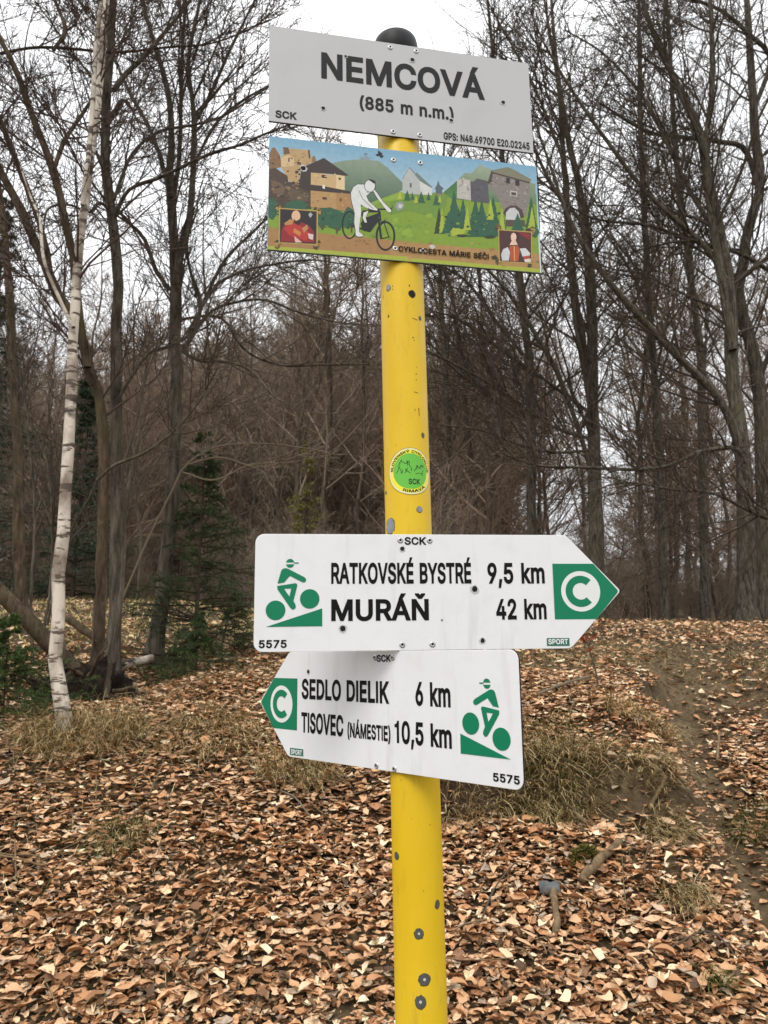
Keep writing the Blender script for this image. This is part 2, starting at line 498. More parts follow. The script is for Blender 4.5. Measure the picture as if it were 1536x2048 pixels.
Ya = 4.1
make_tree('leaning_tree', 'dark forked trunk behind the birch, leaning left out of the picture', 'tree',
    [stem([(190, 1375, 44), (193, 1330, 36), (200, 1200, 30), (207, 1051, 28), (203, 817, 28), (183, 758, 27), (165, 690, 27), (148, 637, 28), (122, 600, 27), (79, 501, 24), (36, 412, 22), (0, 340, 20), (-60, 220, 15)], Ya, 30, 0., .1),
     stem([(175, 735, 22), (155, 600, 22), (143, 501, 21), (132, 447, 21), (107, 340, 19), (64, 232, 17), (36, 150, 15), (7, 90, 13), (-40, 10, 10), (-90, -100, 7)], Ya - .1, 30, -0.19),
     stem([(100, 545, 16), (86, 470, 16), (47, 358, 15), (0, 243, 14), (-40, 150, 11), (-90, 40, 8)], Ya, 30, 0.38)],
    [stem([(107, 340, 12), (130, 280, 11), (170, 220, 9), (200, 170, 6), (230, 90, 4)], Ya - .2, 30, 0.26),
     stem([(0, 107, 8), (70, 95, 8), (150, 98, 8), (230, 105, 7), (330, 95, 6), (430, 85, 5), (540, 40, 4)], Ya + .2, 30, 0.19),
     stem([(107, 100, 9), (130, 60, 11), (110, 0, 9), (90, -60, 7)], Ya, 30, 0.19)],
    M['bark_brown'], M['twig_red'], fine(10.45, 0.63, 7, 5, 0.0022, 48, .40, 2), 22)

Yc = 4.35
make_tree('straight_tree', 'straight brown trunk just right of the birch with long arching limbs', 'tree',
    [stem([(226, 1375, 50), (228, 1330, 40), (230, 1286, 36), (230, 1130, 33), (234, 973, 32), (234, 817, 32), (234, 680, 30), (234, 537, 27), (226, 430, 27), (211, 358, 25), (211, 250, 24), (218, 143, 22), (226, 0, 20), (232, -200, 15), (240, -420, 9)], Yc, 30, 0.13, .15)],
    [stem([(228, 180, 15), (250, 150, 14), (286, 115, 12), (336, 57, 10), (380, 0, 8), (430, -90, 5)], Yc, 30, 0.26),
     stem([(229, 435, 11), (258, 380, 10), (322, 354, 10), (412, 311, 9), (480, 290, 7), (537, 265, 6), (620, 235, 4)], Yc, 30, -0.32),
     stem([(228, 400, 9), (245, 350, 8), (270, 300, 7), (322, 262, 8), (387, 250, 7), (450, 230, 6), (535, 175, 4)], Yc, 30, 0.26),
     stem([(226, 430, 9), (200, 405, 8), (178, 425, 7), (140, 410, 6), (96, 418, 6), (86, 470, 4)], Yc, 30, -0.38),
     stem([(215, 250, 11), (250, 200, 10), (290, 280, 0.1), (300, 300, .1)], Yc, 30, 0.13),
     stem([(236, 800, 8), (262, 755, 9), (300, 705, 8), (345, 690, 6), (420, 650, 4)], Yc, 30, -0.19),
     stem([(195, 960, 9), (230, 930, 9), (290, 905, 8), (350, 860, 7), (400, 800, 6), (436, 735, 4)], Yc - .4, 30, -0.13)],
    M['bark_grey'], M['twig'], fine(8.54, 0.69, 7, 5, 0.0023, 48, .42, 2), 23)

Yd = 4.85
make_tree('forked_tree', 'grey trunk forking into steep stems, midway between the birch and the signpost', 'tree',
    [stem([(306, 1330, 58), (312, 1285, 46), (324, 1208, 40), (338, 1080, 36), (346, 980, 35), (351, 895, 34), (354, 780, 33), (350, 680, 32), (351, 573, 31), (349, 501, 26), (340, 394, 18), (344, 250, 16), (329, 154, 14), (304, 72, 11), (286, 0, 9), (260, -130, 6)], Yd, 30, 0.19, .1),
     stem([(354, 570, 22), (362, 500, 22), (379, 430, 18), (387, 322, 16), (387, 215, 14), (376, 125, 11), (400, 0, 9), (420, -140, 6)], Yd, 30, -0.19),
     stem([(340, 580, 12), (312, 540, 12), (290, 480, 11), (262, 450, 10), (245, 430, 8), (228, 415, 5)], Yd, 30, -0.26),
     stem([(352, 480, 14), (348, 400, 14), (360, 300, 12), (363, 150, 10), (370, 0, 8), (372, -140, 5)], Yd + .1, 30, 0.26),
     stem([(352, 470, 12), (330, 350, 12), (300, 260, 11), (262, 190, 10), (235, 130, 8), (200, 20, 6)], Yd + .3, 30, 0.38)],
    [stem([(366, 700, 13), (392, 655, 13), (400, 600, 11), (380, 540, 9), (375, 480, 7), (395, 420, 5)], Yd, 30, 0.13),
     stem([(385, 660, 9), (410, 600, 9), (450, 520, 8), (500, 470, 7), (545, 430, 6), (620, 400, 4)], Yd, 30, 0.32),
     stem([(380, 680, 9), (420, 625, 8), (470, 605, 7), (530, 600, 7), (600, 625, 6), (680, 645, 5), (760, 650, 3)], Yd - .3, 30, -0.26),
     stem([(375, 665, 9), (430, 575, 8), (480, 545, 7), (540, 530, 6), (620, 520, 5), (700, 530, 3)], Yd, 30, 0.19),
     stem([(360, 700, 8), (400, 722, 8), (450, 724, 8), (500, 740, 7), (545, 790, 5), (575, 808, 4)], Yd - .5, 30, -0.32),
     stem([(387, 250, 10), (420, 190, 9), (460, 100, 8), (495, 30, 6), (530, -40, 4)], Yd, 30, 0.13),
     stem([(388, 330, 8), (430, 250, 8), (480, 205, 7), (540, 170, 5), (620, 130, 3)], Yd, 30, 0.13),
     stem([(352, 640, 8), (440, 635, 7), (490, 700, 6), (560, 730, 6), (640, 730, 5), (740, 728, 4)], Yd + .6, 30, 0.32)],
    M['bark_grey'], M['twig'], fine(8.07, 0.69, 7, 5, 0.0023, 48, .36, 2), 24)

make_tree('slender_stem', 'thin curved young stem rising in front of the straight brown trunk', 'tree',
    [stem([(213, 1395, 19), (222, 1330, 16), (236, 1240, 14), (246, 1150, 12), (250, 1020, 11), (262, 940, 9), (280, 860, 7), (290, 760, 5), (330, 660, 3)], 3.95, 22)], [],
    M['bark_grey'], M['twig'], fine(7.59, 0.38, 5, 4, 0.0020, 45, .35), 25)
make_tree('bowed_stem', 'pale thin stem bowed from the dark trunk towards the signpost', 'tree',
    [stem([(236, 1220, 7), (250, 1185, 5.5), (300, 1070, 5.5), (345, 980, 5), (372, 930, 5), (430, 895, 4), (520, 887, 4), (600, 895, 4), (660, 905, 3)], 4.2, 22),
     stem([(372, 930, 5), (440, 915, 5), (520, 935, 5), (600, 910, 4), (650, 893, 3)], 4.2, 22),
     stem([(365, 945, 5), (430, 960, 5), (500, 930, 4), (580, 925, 3), (650, 910, 2)], 4.2, 22)], [],
    M['twig_pale'], M['twig_pale'], fine(7.13, 0.27, 4, 3, 0.0020, 45, .3), 26)
make_tree('far_left_tree', 'brown trunk at the left edge behind the fallen trunk', 'tree',
    [stem([(45, 1245, 34), (40, 1100, 30), (38, 950, 26), (30, 800, 24), (22, 650, 22), (10, 480, 18), (-10, 300, 14), (-20, 100, 10)], 7.2, 24, 0, .2)], [],
    M['bark_brown'], M['twig'], fine(10.92, 0.88, 7, 5, 0.0029, 50, .3), 27)
for k, (pts, y, lab) in enumerate([
    ([(66, 1330, 10), (62, 1200, 9), (70, 1050, 8), (60, 900, 7), (40, 780, 5), (10, 690, 3)], 4.85, 'leafless sapling of thin dark stems left of the birch, leaning left'),
    ([(80, 1300, 8), (100, 1180, 7), (105, 1050, 7), (95, 930, 6), (55, 830, 6), (40, 740, 4)], 4.65, 'leafless sapling of thin dark stems close beside the birch, bending left'),
    ([(95, 1250, 6), (125, 1100, 6), (170, 1010, 5), (210, 930, 4), (240, 830, 3)], 5.3, 'leafless sapling of thin stems crossing behind the birch'),
    ([(440, 1310, 7), (462, 1200, 7), (468, 1100, 6), (480, 980, 5), (470, 850, 4)], 5.4, 'leafless sapling right of the young spruce'),
    ([(275, 1200, 7), (282, 1080, 7), (270, 960, 6), (285, 800, 5), (300, 650, 4)], 6.3, 'leafless pale sapling behind the straight brown trunk')]):
    make_tree('bare_sapling', lab, 'sapling', [stem(pts, y, 20)], [], M['bark_grey'], M['twig'], fine(10.69, 0.49, 5, 4, 0.0020, 45, .3), 40 + k, 'bare saplings')

# ------------------------------------------------------------------ the wood edge right of the signpost
Y1 = 13.0
make_tree('beech_tree', 'thick grey beech trunk at the right with a big limb sweeping up to the left', 'tree',
    [stem([(1497, 1262, 70), (1494, 1200, 52), (1494, 1002, 44), (1480, 868, 40), (1464, 734, 36), (1461, 600, 32), (1442, 480, 28), (1417, 357, 25), (1395, 250, 20), (1345, 150, 16), (1300, 50, 13), (1265, -80, 9)], Y1, 30, .4, .12),
     stem([(1466, 700, 24), (1445, 560, 22), (1425, 440, 20), (1412, 300, 17), (1425, 160, 14), (1420, 0, 11), (1400, -140, 7)], Y1, 30, -.6)],
    [stem([(1482, 905, 22), (1460, 840, 22), (1430, 787, 21), (1341, 698, 19), (1252, 603, 17), (1198, 536, 14), (1140, 440, 10), (1100, 330, 7), (1068, 240, 4)], Y1, 30, -.8),
     stem([(1452, 560, 15), (1408, 491, 14), (1297, 389, 12), (1220, 290, 10), (1150, 190, 8), (1090, 90, 5), (1060, 20, 3)], Y1, 30, -.4),
     stem([(1490, 930, 9), (1471, 897, 11), (1399, 904, 11), (1341, 930, 11), (1279, 939, 10), (1171, 935, 8), (1073, 930, 6), (1000, 905, 4)], Y1, 30, -1.4),
     stem([(1440, 470, 12), (1390, 400, 11), (1340, 300, 10), (1290, 200, 8), (1210, 110, 6), (1130, 60, 4)], Y1, 30, .5),
     stem([(1400, 270, 10), (1360, 190, 9), (1330, 90, 7), (1330, -20, 5)], Y1, 30, .2),
     stem([(1400, 905, 7), (1360, 960, 5), (1345, 1000, 4), (1350, 1060, 3)], Y1 - .5, 30, 0)],
    M['bark_grey'], M['twig'], fine(4.3, 2.5, 6, 5, .0058, 50, .26, 2), 31)
Y2 = 14.6
make_tree('beech_tree', 'grey beech trunk cut by the right edge of the picture', 'tree',
    [stem([(1535, 1250, 56), (1530, 1150, 44), (1526, 957, 40), (1520, 780, 36), (1488, 645, 32), (1478, 570, 29), (1500, 450, 26), (1520, 380, 25), (1512, 280, 23), (1500, 100, 18), (1490, -50, 12), (1480, -200, 7)], Y2, 30, 0., .1)],
    [stem([(1518, 760, 12), (1560, 640, 12), (1556, 560, 11), (1530, 537, 11), (1475, 505, 11), (1386, 482, 10), (1297, 451, 9), (1190, 438, 6), (1120, 400, 4)], Y2, 30, -1.2),
     stem([(1520, 390, 14), (1490, 300, 14), (1440, 284, 13), (1370, 275, 12), (1300, 265, 10), (1240, 232, 7), (1190, 200, 4)], Y2, 30, -.9),
     stem([(1508, 220, 12), (1540, 120, 12), (1500, 70, 11), (1430, 15, 9), (1330, -10, 6), (1240, 5, 4)], Y2, 30, -1.),
     stem([(1526, 930, 11), (1560, 1010, 9), (1536, 1038, 9), (1430, 988, 8), (1350, 980, 7), (1250, 965, 5), (1160, 990, 3)], Y2 - 1.8, 30, -.8)],
    M['bark_grey'], M['twig'], fine(4.1, 2.5, 6, 5, .0060, 50, .24, 2), 32)
Y3 = 15.2
make_tree('beech_tree', 'twin-stemmed grey beech standing behind the point of the upper arrow sign', 'tree',
    [stem([(1197, 1262, 60), (1194, 1200, 44), (1189, 1002, 37), (1186, 850, 34), (1185, 780, 30), (1182, 600, 27), (1180, 536, 26), (1163, 402, 20), (1142, 300, 16), (1127, 223, 14), (1110, 100, 10), (1100, -50, 6)], Y3, 30, 0., .12),
     stem([(1186, 820, 24), (1165, 700, 24), (1148, 590, 23), (1137, 447, 19), (1127, 313, 14), (1118, 179, 11), (1095, 40, 7), (1080, -60, 4)], Y3, 30, .5)],
    [stem([(1186, 960, 13), (1163, 877, 13), (1136, 801, 12), (1109, 734, 12), (1042, 622, 11), (1000, 565, 9), (950, 520, 7), (890, 500, 4)], Y3, 30, -1.0),
     stem([(1170, 450, 11), (1110, 380, 10), (1070, 300, 8), (1030, 200, 6), (980, 110, 4)], Y3, 30, .3),
     stem([(1185, 880, 10), (1100, 850, 9), (1000, 780, 8), (930, 740, 7), (862, 705, 5), (800, 690, 3)], Y3, 30, -1.6),
     stem([(1185, 830, 9), (1090, 760, 9), (990, 690, 8), (920, 640, 6), (860, 620, 4)], Y3, 30, -1.0),
     stem([(1186, 900, 8), (1110, 905, 8), (1040, 890, 7), (960, 860, 6), (880, 850, 4)], Y3, 30, -1.8),
     stem([(1130, 330, 8), (1080, 200, 7), (1040, 120, 6), (990, 30, 4), (960, -30, 3)], Y3, 30, .4)],
    M['bark_grey'], M['twig'], fine(3.8, 2.5, 6, 5, .0060, 50, .24, 2), 33)
make_tree('beech_tree', 'slim straight beech trunk between the twin-stemmed beech and the thick right-hand beech', 'tree',
    [stem([(1330, 1255, 30), (1328, 1200, 24), (1322, 960, 21), (1310, 780, 19), (1301, 640, 18), (1290, 447, 17), (1281, 268, 14), (1279, 89, 11), (1275, -100, 7)], 17., 30, 0., .12)],
    [], M['bark_grey'], M['twig'], fine(3.8, 2.5, 6, 5, .0066, 50, .3), 34)
make_tree('beech_tree', 'grey beech trunk whose top passes behind the right end of the picture sign', 'tree',
    [stem([(1066, 1262, 36), (1064, 1120, 28), (1062, 1000, 26), (1060, 756, 23), (1044, 600, 21), (1034, 520, 19), (1012, 400, 16), (1000, 250, 13), (985, 100, 9), (970, -50, 5)], 16.5, 30, 0., .12)],
    [stem([(1055, 720, 10), (990, 640, 10), (940, 570, 8), (900, 540, 6), (860, 530, 4)], 16.5, 30, -.6),
     stem([(1061, 860, 8), (960, 780, 8), (900, 730, 7), (862, 690, 5), (800, 660, 3)], 16.5, 30, -.6)],
    M['bark_grey'], M['twig'], fine(4.1, 2.5, 6, 5, .0064, 50, .26), 35)
make_tree('beech_tree', 'slender beech trunk close left of the thick right-hand beech, its top leaning left', 'tree',
    [stem([(1412, 1255, 30), (1410, 1150, 24), (1405, 900, 22), (1400, 700, 20), (1375, 500, 17), (1352, 300, 14), (1340, 100, 10), (1330, -80, 6)], 18.5, 30, 0., .1)],
    [], M['bark_grey'], M['twig'], fine(3.6, 2.5, 6, 5, .0070, 50, .3), 36)
make_tree('beech_tree', 'thin dark tree whose lower stem rises just right of the yellow post', 'tree',
    [stem([(905, 1262, 22), (900, 1000, 18), (893, 800, 16), (885, 650, 14), (880, 540, 12), (884, 400, 9), (890, 250, 5)], 21., 30, 0., .1)],
    [], M['bark_grey'], M['twig'], fine(4.3, 2.5, 6, 5, .0075, 50, .2), 37)

# ------------------------------------------------------------------ wood behind: a few kinds of tree, copied one by one
def proto_tree(name, H, seed, barkmat, twigmat, lean=.3, r=.14, fork=False, n1=36, t0=.28, l1=.24, rm=.008):
    rg = np.random.default_rng(seed)
    K = 22
    z = np.linspace(-.3, H, K)
    w = np.cumsum(rg.normal(0, .09, (K, 2)), 0) + np.linspace(0, 1, K)[:, None] * rg.normal(0, lean, 2)
    P = np.concatenate([w, z[:, None]], 1); R = r * (1 - np.linspace(0, 1, K) * .88)
    R = R * (1 + .6 * np.exp(-np.linspace(0, 1, K) / .03))
    SP = [P]; SR = [R]
    if fork:
        k = int(K * rg.uniform(.25, .45)); d = rg.normal(0, 1, 2); d /= np.linalg.norm(d)
        q = np.linspace(0, 1, K); P2 = np.stack([P[k, 0] + d[0] * H * .13 * q ** .8, P[k, 1] + d[1] * H * .13 * q ** .8, z[k] + (H * .95 - z[k]) * q], 1)
        P2[:, :2] += np.cumsum(rg.normal(0, .05, (K, 2)), 0); SP.append(P2); SR.append(R[k] * .75 * (1 - q * .85))
    SP = np.stack(SP); SR = np.stack(SR)
    V, F = tube(SP, SR, 7)
    root = empty(name)
    mobj('trunk', np_mesh('trunk', V, F, barkmat, True), root)
    tw = []
    P1, R1 = grow(rg, SP, SR, n1 // len(SP), (t0, .98), 48, H * l1, 6, .1, .12, rm * 1.6, .012, True)
    tw.append(tube(P1, R1, 4))
    P2, R2 = grow(rg, P1, R1, 7, (.12, 1), 40, .55, 5, .06, .13, rm * 1.2)
    tw.append(tube(P2, R2, 3))
    P3, R3 = grow(rg, P2, R2, 5, (.08, 1), 40, .62, 4, .06, .16, rm, taper=.4)
    tw.append(tube(P3, R3, 3))
    V, F = join(tw)
    mobj('crown', np_mesh('crown', V, F, twigmat), root)
    return root

def copy_tree(o):
    c = o.copy(); COL.objects.link(c)
    for ch in o.children:
        d = ch.copy(); COL.objects.link(d); d.parent = c
    return c

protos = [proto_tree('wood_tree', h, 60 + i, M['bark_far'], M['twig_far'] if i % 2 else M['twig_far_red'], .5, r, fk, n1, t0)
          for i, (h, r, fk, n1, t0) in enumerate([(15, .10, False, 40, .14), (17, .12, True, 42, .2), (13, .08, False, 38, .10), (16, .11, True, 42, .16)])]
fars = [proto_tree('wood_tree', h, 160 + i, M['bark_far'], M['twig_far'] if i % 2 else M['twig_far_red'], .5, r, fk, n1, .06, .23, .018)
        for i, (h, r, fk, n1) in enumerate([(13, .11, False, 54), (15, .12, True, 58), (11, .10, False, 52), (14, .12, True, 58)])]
used = [False] * 4; usedf = [False] * 4
def put(kinds, used, k, x, y, rz, s, label, cat, group):
    o = kinds[k] if not used[k] else copy_tree(kinds[k])
    used[k] = True
    o.location = (x, y, float(zg(x, y)) - .05); o.rotation_euler = (0, 0, rz); o.scale = (s, s, s)
    return tag(o, label, cat, group)

rt = random.Random(5)
placed = []
def far_ok(x, y, dmin):
    return all((x - a) ** 2 + (y - b_) ** 2 > dmin * dmin for a, b_ in placed)
tries = 0
while len(placed) < 290 and tries < 40000:
    tries += 1
    near = len(placed) < 62
    y = rt.uniform(19, 40) if near else 36 + (rt.random() ** .8) * 34
    x = rt.uniform(-1, 1) * (.58 * y + 2)
    if y < 27 and x < 1.5: continue
    if y < 36 and x < -4 and rt.random() < .5: continue
    if x > .05 * y and y > 36 and rt.random() < .55: continue
    if x > .17 * y and y > 30 and rt.random() < .93: continue
    if x > .16 * y and y < 36 and rt.random() < .6: continue
    if x < -.36 * y and y > 36 and rt.random() < .8: continue
    if not far_ok(x, y, 1.7): continue
    placed.append((x, y))
for i, (x, y) in enumerate(sorted(placed, key=lambda p: p[1])):
    k = rt.randrange(4)
    if y > 40:
        lab, grp = 'bare brown tree in the dense wood covering the far hillside', 'trees on the far hillside'
    elif x > 0:
        lab, grp = 'bare slender tree deep in the wood behind the right-hand beeches', 'trees behind the right-hand beeches'
    else:
        lab, grp = 'bare slender tree at the foot of the hill beyond the small meadow', 'trees at the foot of the hill'
    if y > 40: put(fars, usedf, k, x, y, rt.uniform(0, 6.28), rt.uniform(.72, 1.1), lab, 'tree', grp)
    else: put(protos, used, k, x, y, rt.uniform(0, 6.28), rt.uniform(.72, 1.12), lab, 'tree', grp)

def proto_shrub(name, seed, H=3., n=14, mat=None):
    rg = np.random.default_rng(seed)
    K = 8
    a = rg.uniform(0, 6.28, n); sp = rg.uniform(.15, .75, n); h = H * rg.uniform(.5, 1.1, n)
    q = np.linspace(0, 1, K)[None, :]
    P = np.stack([np.cos(a)[:, None] * sp[:, None] * h[:, None] * .6 * q ** 1.2, np.sin(a)[:, None] * sp[:, None] * h[:, None] * .6 * q ** 1.2, h[:, None] * q - .05], -1)
    P = P + np.cumsum(rg.normal(0, .035, P.shape), 1) + np.concatenate([rg.normal(0, .15, (n, 1, 2)), np.zeros((n, 1, 1))], 2)
    R = .014 * (1 - q * .75) * rg.uniform(.6, 1.2, n)[:, None]
    root = empty(name)
    V, F = tube(P, R, 5)
    mobj('stems', np_mesh('stems', V, F, mat or M['twig_far']), root)
    tw = []
    P2, R2 = grow(rg, P, R, 9, (.15, 1), 45, .38, 5, .04, .18, .009); tw.append(tube(P2, R2, 3))
    P3, R3 = grow(rg, P2, R2, 7, (.1, 1), 45, .58, 3, .04, .22, .0075, taper=.4); tw.append(tube(P3, R3, 3))
    V, F = join(tw)
    mobj('twigs', np_mesh('twigs', V, F, mat or M['twig_far']), root)
    return root
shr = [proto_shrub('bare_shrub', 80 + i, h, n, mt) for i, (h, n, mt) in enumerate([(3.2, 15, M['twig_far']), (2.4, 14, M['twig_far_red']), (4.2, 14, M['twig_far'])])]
su = [False] * 3
sp_ = []
tries = 0
while len(sp_) < 230 and tries < 30000:
    tries += 1
    y = 16.5 + rt.random() ** 1.1 * 42
    x = rt.uniform(-1, 1) * (.57 * y + 1)
    if x < 1.0 and y < 25: continue
    if any((x - a) ** 2 + (y - c_) ** 2 < 1.7 for a, c_ in sp_): continue
    sp_.append((x, y))
for x, y in sp_:
    lab, grp = (('leafless brown shrub in the undergrowth behind the crest on the right', 'undergrowth shrubs on the right') if x > 0 else
                ('leafless brown shrub in the undergrowth at the foot of the hill', 'undergrowth shrubs below the hill'))
    put(shr, su, rt.randrange(3), x, y, rt.uniform(0, 6.28), rt.uniform(.7, 1.2) * (1 + .4 * (y > 34 and x < 2)) * (.75 if x > .15 * y else 1), lab, 'shrub', grp)

# ------------------------------------------------------------------ spruces
def spruce(name, label, base, H, seed, width=.3, nb=90, col=(.045, .075, .022), nl=.022, dens=260, t0=.03, group=None, droop=-.03, thick=.0016):
    rg = np.random.default_rng(seed)
    K = 14
    P = np.stack([np.cumsum(rg.normal(0, .006 * H, K)) * .4, np.cumsum(rg.normal(0, .006 * H, K)) * .4, np.linspace(-.05, H, K)], 1)[None]
    R = (.011 * H * (1 - np.linspace(0, 1, K) * .9))[None]
    base = np.asarray(base, float); base = np.array([base[0], base[1], float(zg(base[0], base[1]))])
    root = empty(name, tuple(base), label, 'spruce', group)
    V, F = tube(P, R, 8)
    mobj('trunk', np_mesh('trunk', V, F, M['bark_spruce'], True), root)
    P1, R1 = grow(rg, P, R, nb, (t0, .99), 84, H * width, 6, droop, .07, .0025, .012, True)
    t1 = (P1[:, 0, 2] / H)
    sc = np.clip(1.15 - t1, .12, 1)[:, None, None]
    P1 = P1[:, :1] + (P1 - P1[:, :1]) * sc
    P2, R2 = grow(rg, P1, R1, 12, (.12, 1), 50, .45, 4, -.02, .1, .0016, flat=.7)
    V, F = tube(P1, R1, 3) if H > 5 else join([tube(P1, R1, 4), tube(P2, R2, 3)])
    br = tag(mobj('branches', np_mesh('branches', V, F, M['bark_spruce']), root), kind='stuff')
    # needles
    def needles(P, per):
        n, K = P.shape[:2]
        idx = np.repeat(np.arange(n), per); m = len(idx)
        f = rg.uniform(.08, 1, m) * (K - 1); i0 = np.minimum(f.astype(int), K - 2); u = (f - i0)[:, None]
        A = P[idx, i0]; B = P[idx, i0 + 1]; T = norm(B - A)
        rv = rg.normal(0, 1, (m, 3)); N = norm(rv - T * (rv * T).sum(1, keepdims=True))
        d = norm(T * .75 + N); pos = A * (1 - u) + B * u
        W = np.cross(d, rg.normal(0, 1, (m, 3))); W = norm(W) * thick
        ln = nl * rg.uniform(.7, 1.2, m)[:, None]
        V = np.stack([pos - W, pos + W, pos + d * ln], 1).reshape(-1, 3)
        return V
    per = max(6, int(dens * 1.0 / 6))
    V = np.vstack([needles(P2, per), needles(P1, per * 2)])
    F = np.arange(len(V)).reshape(-1, 3)
    c = np.array(col)[None] * rg.uniform(.55, 1.35, (len(F), 1)) * (1 + rg.normal(0, .08, (len(F), 3)))
    mobj('foliage', np_mesh('needles', V, F, M['needle'], False, np.repeat(np.clip(c, .004, 1), 3, 0)), root)
    return root
spruce('spruce_tree', 'young loose-branched green spruce behind the pale log, left of the signpost', spot(388, 1330, 4.8), 1.55, 1, .36, 105, nl=.021, dens=250, col=(.062, .092, .034), thick=.0016)
spruce('spruce_tree', 'low bushy spruce seedling at the foot of the young spruce', spot(392, 1350, 4.5), .38, 2, .75, 55, nl=.019, dens=170, col=(.07, .11, .034), thick=.0014)
spruce('spruce_tree', 'small spruce seedling between the young spruce and the upper arrow sign', spot(468, 1310, 5.2), .46, 3, .5, 50, nl=.019, dens=150, col=(.065, .10, .034), thick=.0014)
spruce('spruce_tree', 'green spruce seedling at the left edge, left of the birch foot', spot(5, 1430, 3.6), .48, 4, .8, 75, nl=.019, dens=240, col=(.07, .115, .028), thick=.0014)
spruce('spruce_tree', 'tall dark spruce at the far left edge behind the birch', (-13.2, 24, 0), 14.5, 5, .2, 210, nl=.13, dens=110, col=(.045, .065, .034), thick=.011)
spruce('spruce_tree', 'dark spruce behind the birch, shorter than the tall one at the left edge', (-10.4, 25, 0), 8.5, 6, .24, 150, nl=.13, dens=110, col=(.048, .07, .034), thick=.011)
spruce('spruce_tree', 'small yellowish spruce in the dark undergrowth left of the yellow post', (-1.62, 15.5, 0), 3.9, 7, .24, 60, nl=.05, dens=90, col=(.19, .18, .035), thick=.005)
# ------------------------------------------------------------------ fallen leaves
LEAF_COLS = [s2l(c) for c in ('d6ae88', 'c69a72', 'b98960', 'a87852', 'ecd2ae', '946a4a', '7a583e', 'c2aa90', 'a8947f', '5c4532', 'cda27a', 'e0bf9a')]
LEAF_W = np.array([12, 14, 14, 12, 6, 10, 8, 4, 3, 5, 13, 9.]); LEAF_W /= LEAF_W.sum()
def leaf_shape(rg):
    """an oval beech leaf, folded along the midrib, curled or torn; unit length"""
    x = np.array([0, .18, .42, .68, .88, 1.0])
    w = np.array([0, .21, .30, .26, .14, 0]) * rg.uniform(.6, 1.25) * (1 + rg.normal(0, .16, 6))
    if rg.random() < .3: w[4] *= 1.7; x[5] = .93                     # blunt or broken tip
    fold = rg.uniform(.0, .5) if rg.random() < .75 else rg.uniform(.7, 1.2)
    curl = rg.normal(0, .5); tw = rg.normal(0, .5); edge = rg.normal(0, .15)
    V = []
    for i in range(6):
        zc = curl * (x[i] - .5) ** 2 - curl * .25 * .3
        V.append((x[i] - .5, 0, zc))
    for s in (1, -1):
        for i in range(1, 5):
            zc = curl * (x[i] - .5) ** 2 - curl * .25 * .3
            y = s * w[i] * math.cos(fold)
            wj = 1 + rg.normal(0, .13)
            V.append((x[i] - .5 + rg.normal(0, .025), y * wj, zc + w[i] * math.sin(fold) + tw * (x[i] - .5) * y + edge * s * w[i] + rg.normal(0, .035)))
    F = []
    for o in (6, 10):
        q = [0] + [o + i for i in range(4)] + [5]
        for i in range(5):
            a, b_ = i, i + 1
            c_, d_ = q[i + 1], q[i]
            tri = [(a, b_, c_)] if i == 0 else ([(a, b_, d_)] if i == 4 else [(a, b_, c_), (a, c_, d_)])
            F += tri if o == 6 else [t_[::-1] for t_ in tri]
    return np.array(V), np.array(F)
VAR = [leaf_shape(rng) for _ in range(48)]
LF = VAR[0][1]

def rot_mats(rg, n, tilt):
    az = rg.uniform(0, 2 * np.pi, n); ti = np.abs(rg.normal(0, tilt, n)); ta = rg.uniform(0, 2 * np.pi, n)
    ca, sa = np.cos(az), np.sin(az); Z = np.zeros(n); O = np.ones(n)
    Rz = np.stack([np.stack([ca, -sa, Z], 1), np.stack([sa, ca, Z], 1), np.stack([Z, Z, O], 1)], 1)
    k = np.stack([np.cos(ta), np.sin(ta), Z], 1); c = np.cos(ti)[:, None, None]; s = np.sin(ti)[:, None, None]
    Kx = np.zeros((n, 3, 3)); Kx[:, 0, 2] = k[:, 1]; Kx[:, 1, 2] = -k[:, 0]; Kx[:, 2, 0] = -k[:, 1]; Kx[:, 2, 1] = k[:, 0]
    return (np.eye(3) + s * Kx + (1 - c) * (Kx @ Kx)) @ Rz

def leaf_mask(x, y):
    d = x - edge_x(y)
    m = np.ones_like(x)
    path = sstep(-.04, .08, d) * (1 - sstep(4.6, 6.4, y))
    bare = path * (1 - sstep(.20, .36, d)) * sstep(1.6, 2.1, y)
    m *= (1 - path * (.12 + .7 * vnoise(x, y, .5, 33))) * (1 - .92 * bare)
    m *= 1 - sstep(3.5, 4.8, y) * sstep(.1, .6, x) * .62
    m *= np.clip(.95 + 1.4 * vnoise(x, y, .8, 31) + .8 * vnoise(x, y, .25, 32), .3, 1)
    sl = np.hypot(zg(x + .03, y) - zg(x - .03, y), zg(x, y + .03) - zg(x, y - .03)) / .06
    m *= 1 - .9 * sstep(.8, 1.4, sl)
    m *= 1 - .8 * sstep(5.2, 6.4, y) * sstep(.2, -.6, x)
    return m

def scatter(rg, n, r0, r1, half=36, inner=0):
    r = np.sqrt(rg.uniform(r0 * r0, r1 * r1, n)); a = np.radians(rg.uniform(inner, half, n) * (rg.integers(0, 2, n) * 2 - 1))
    return r * np.sin(a), r * np.cos(a)

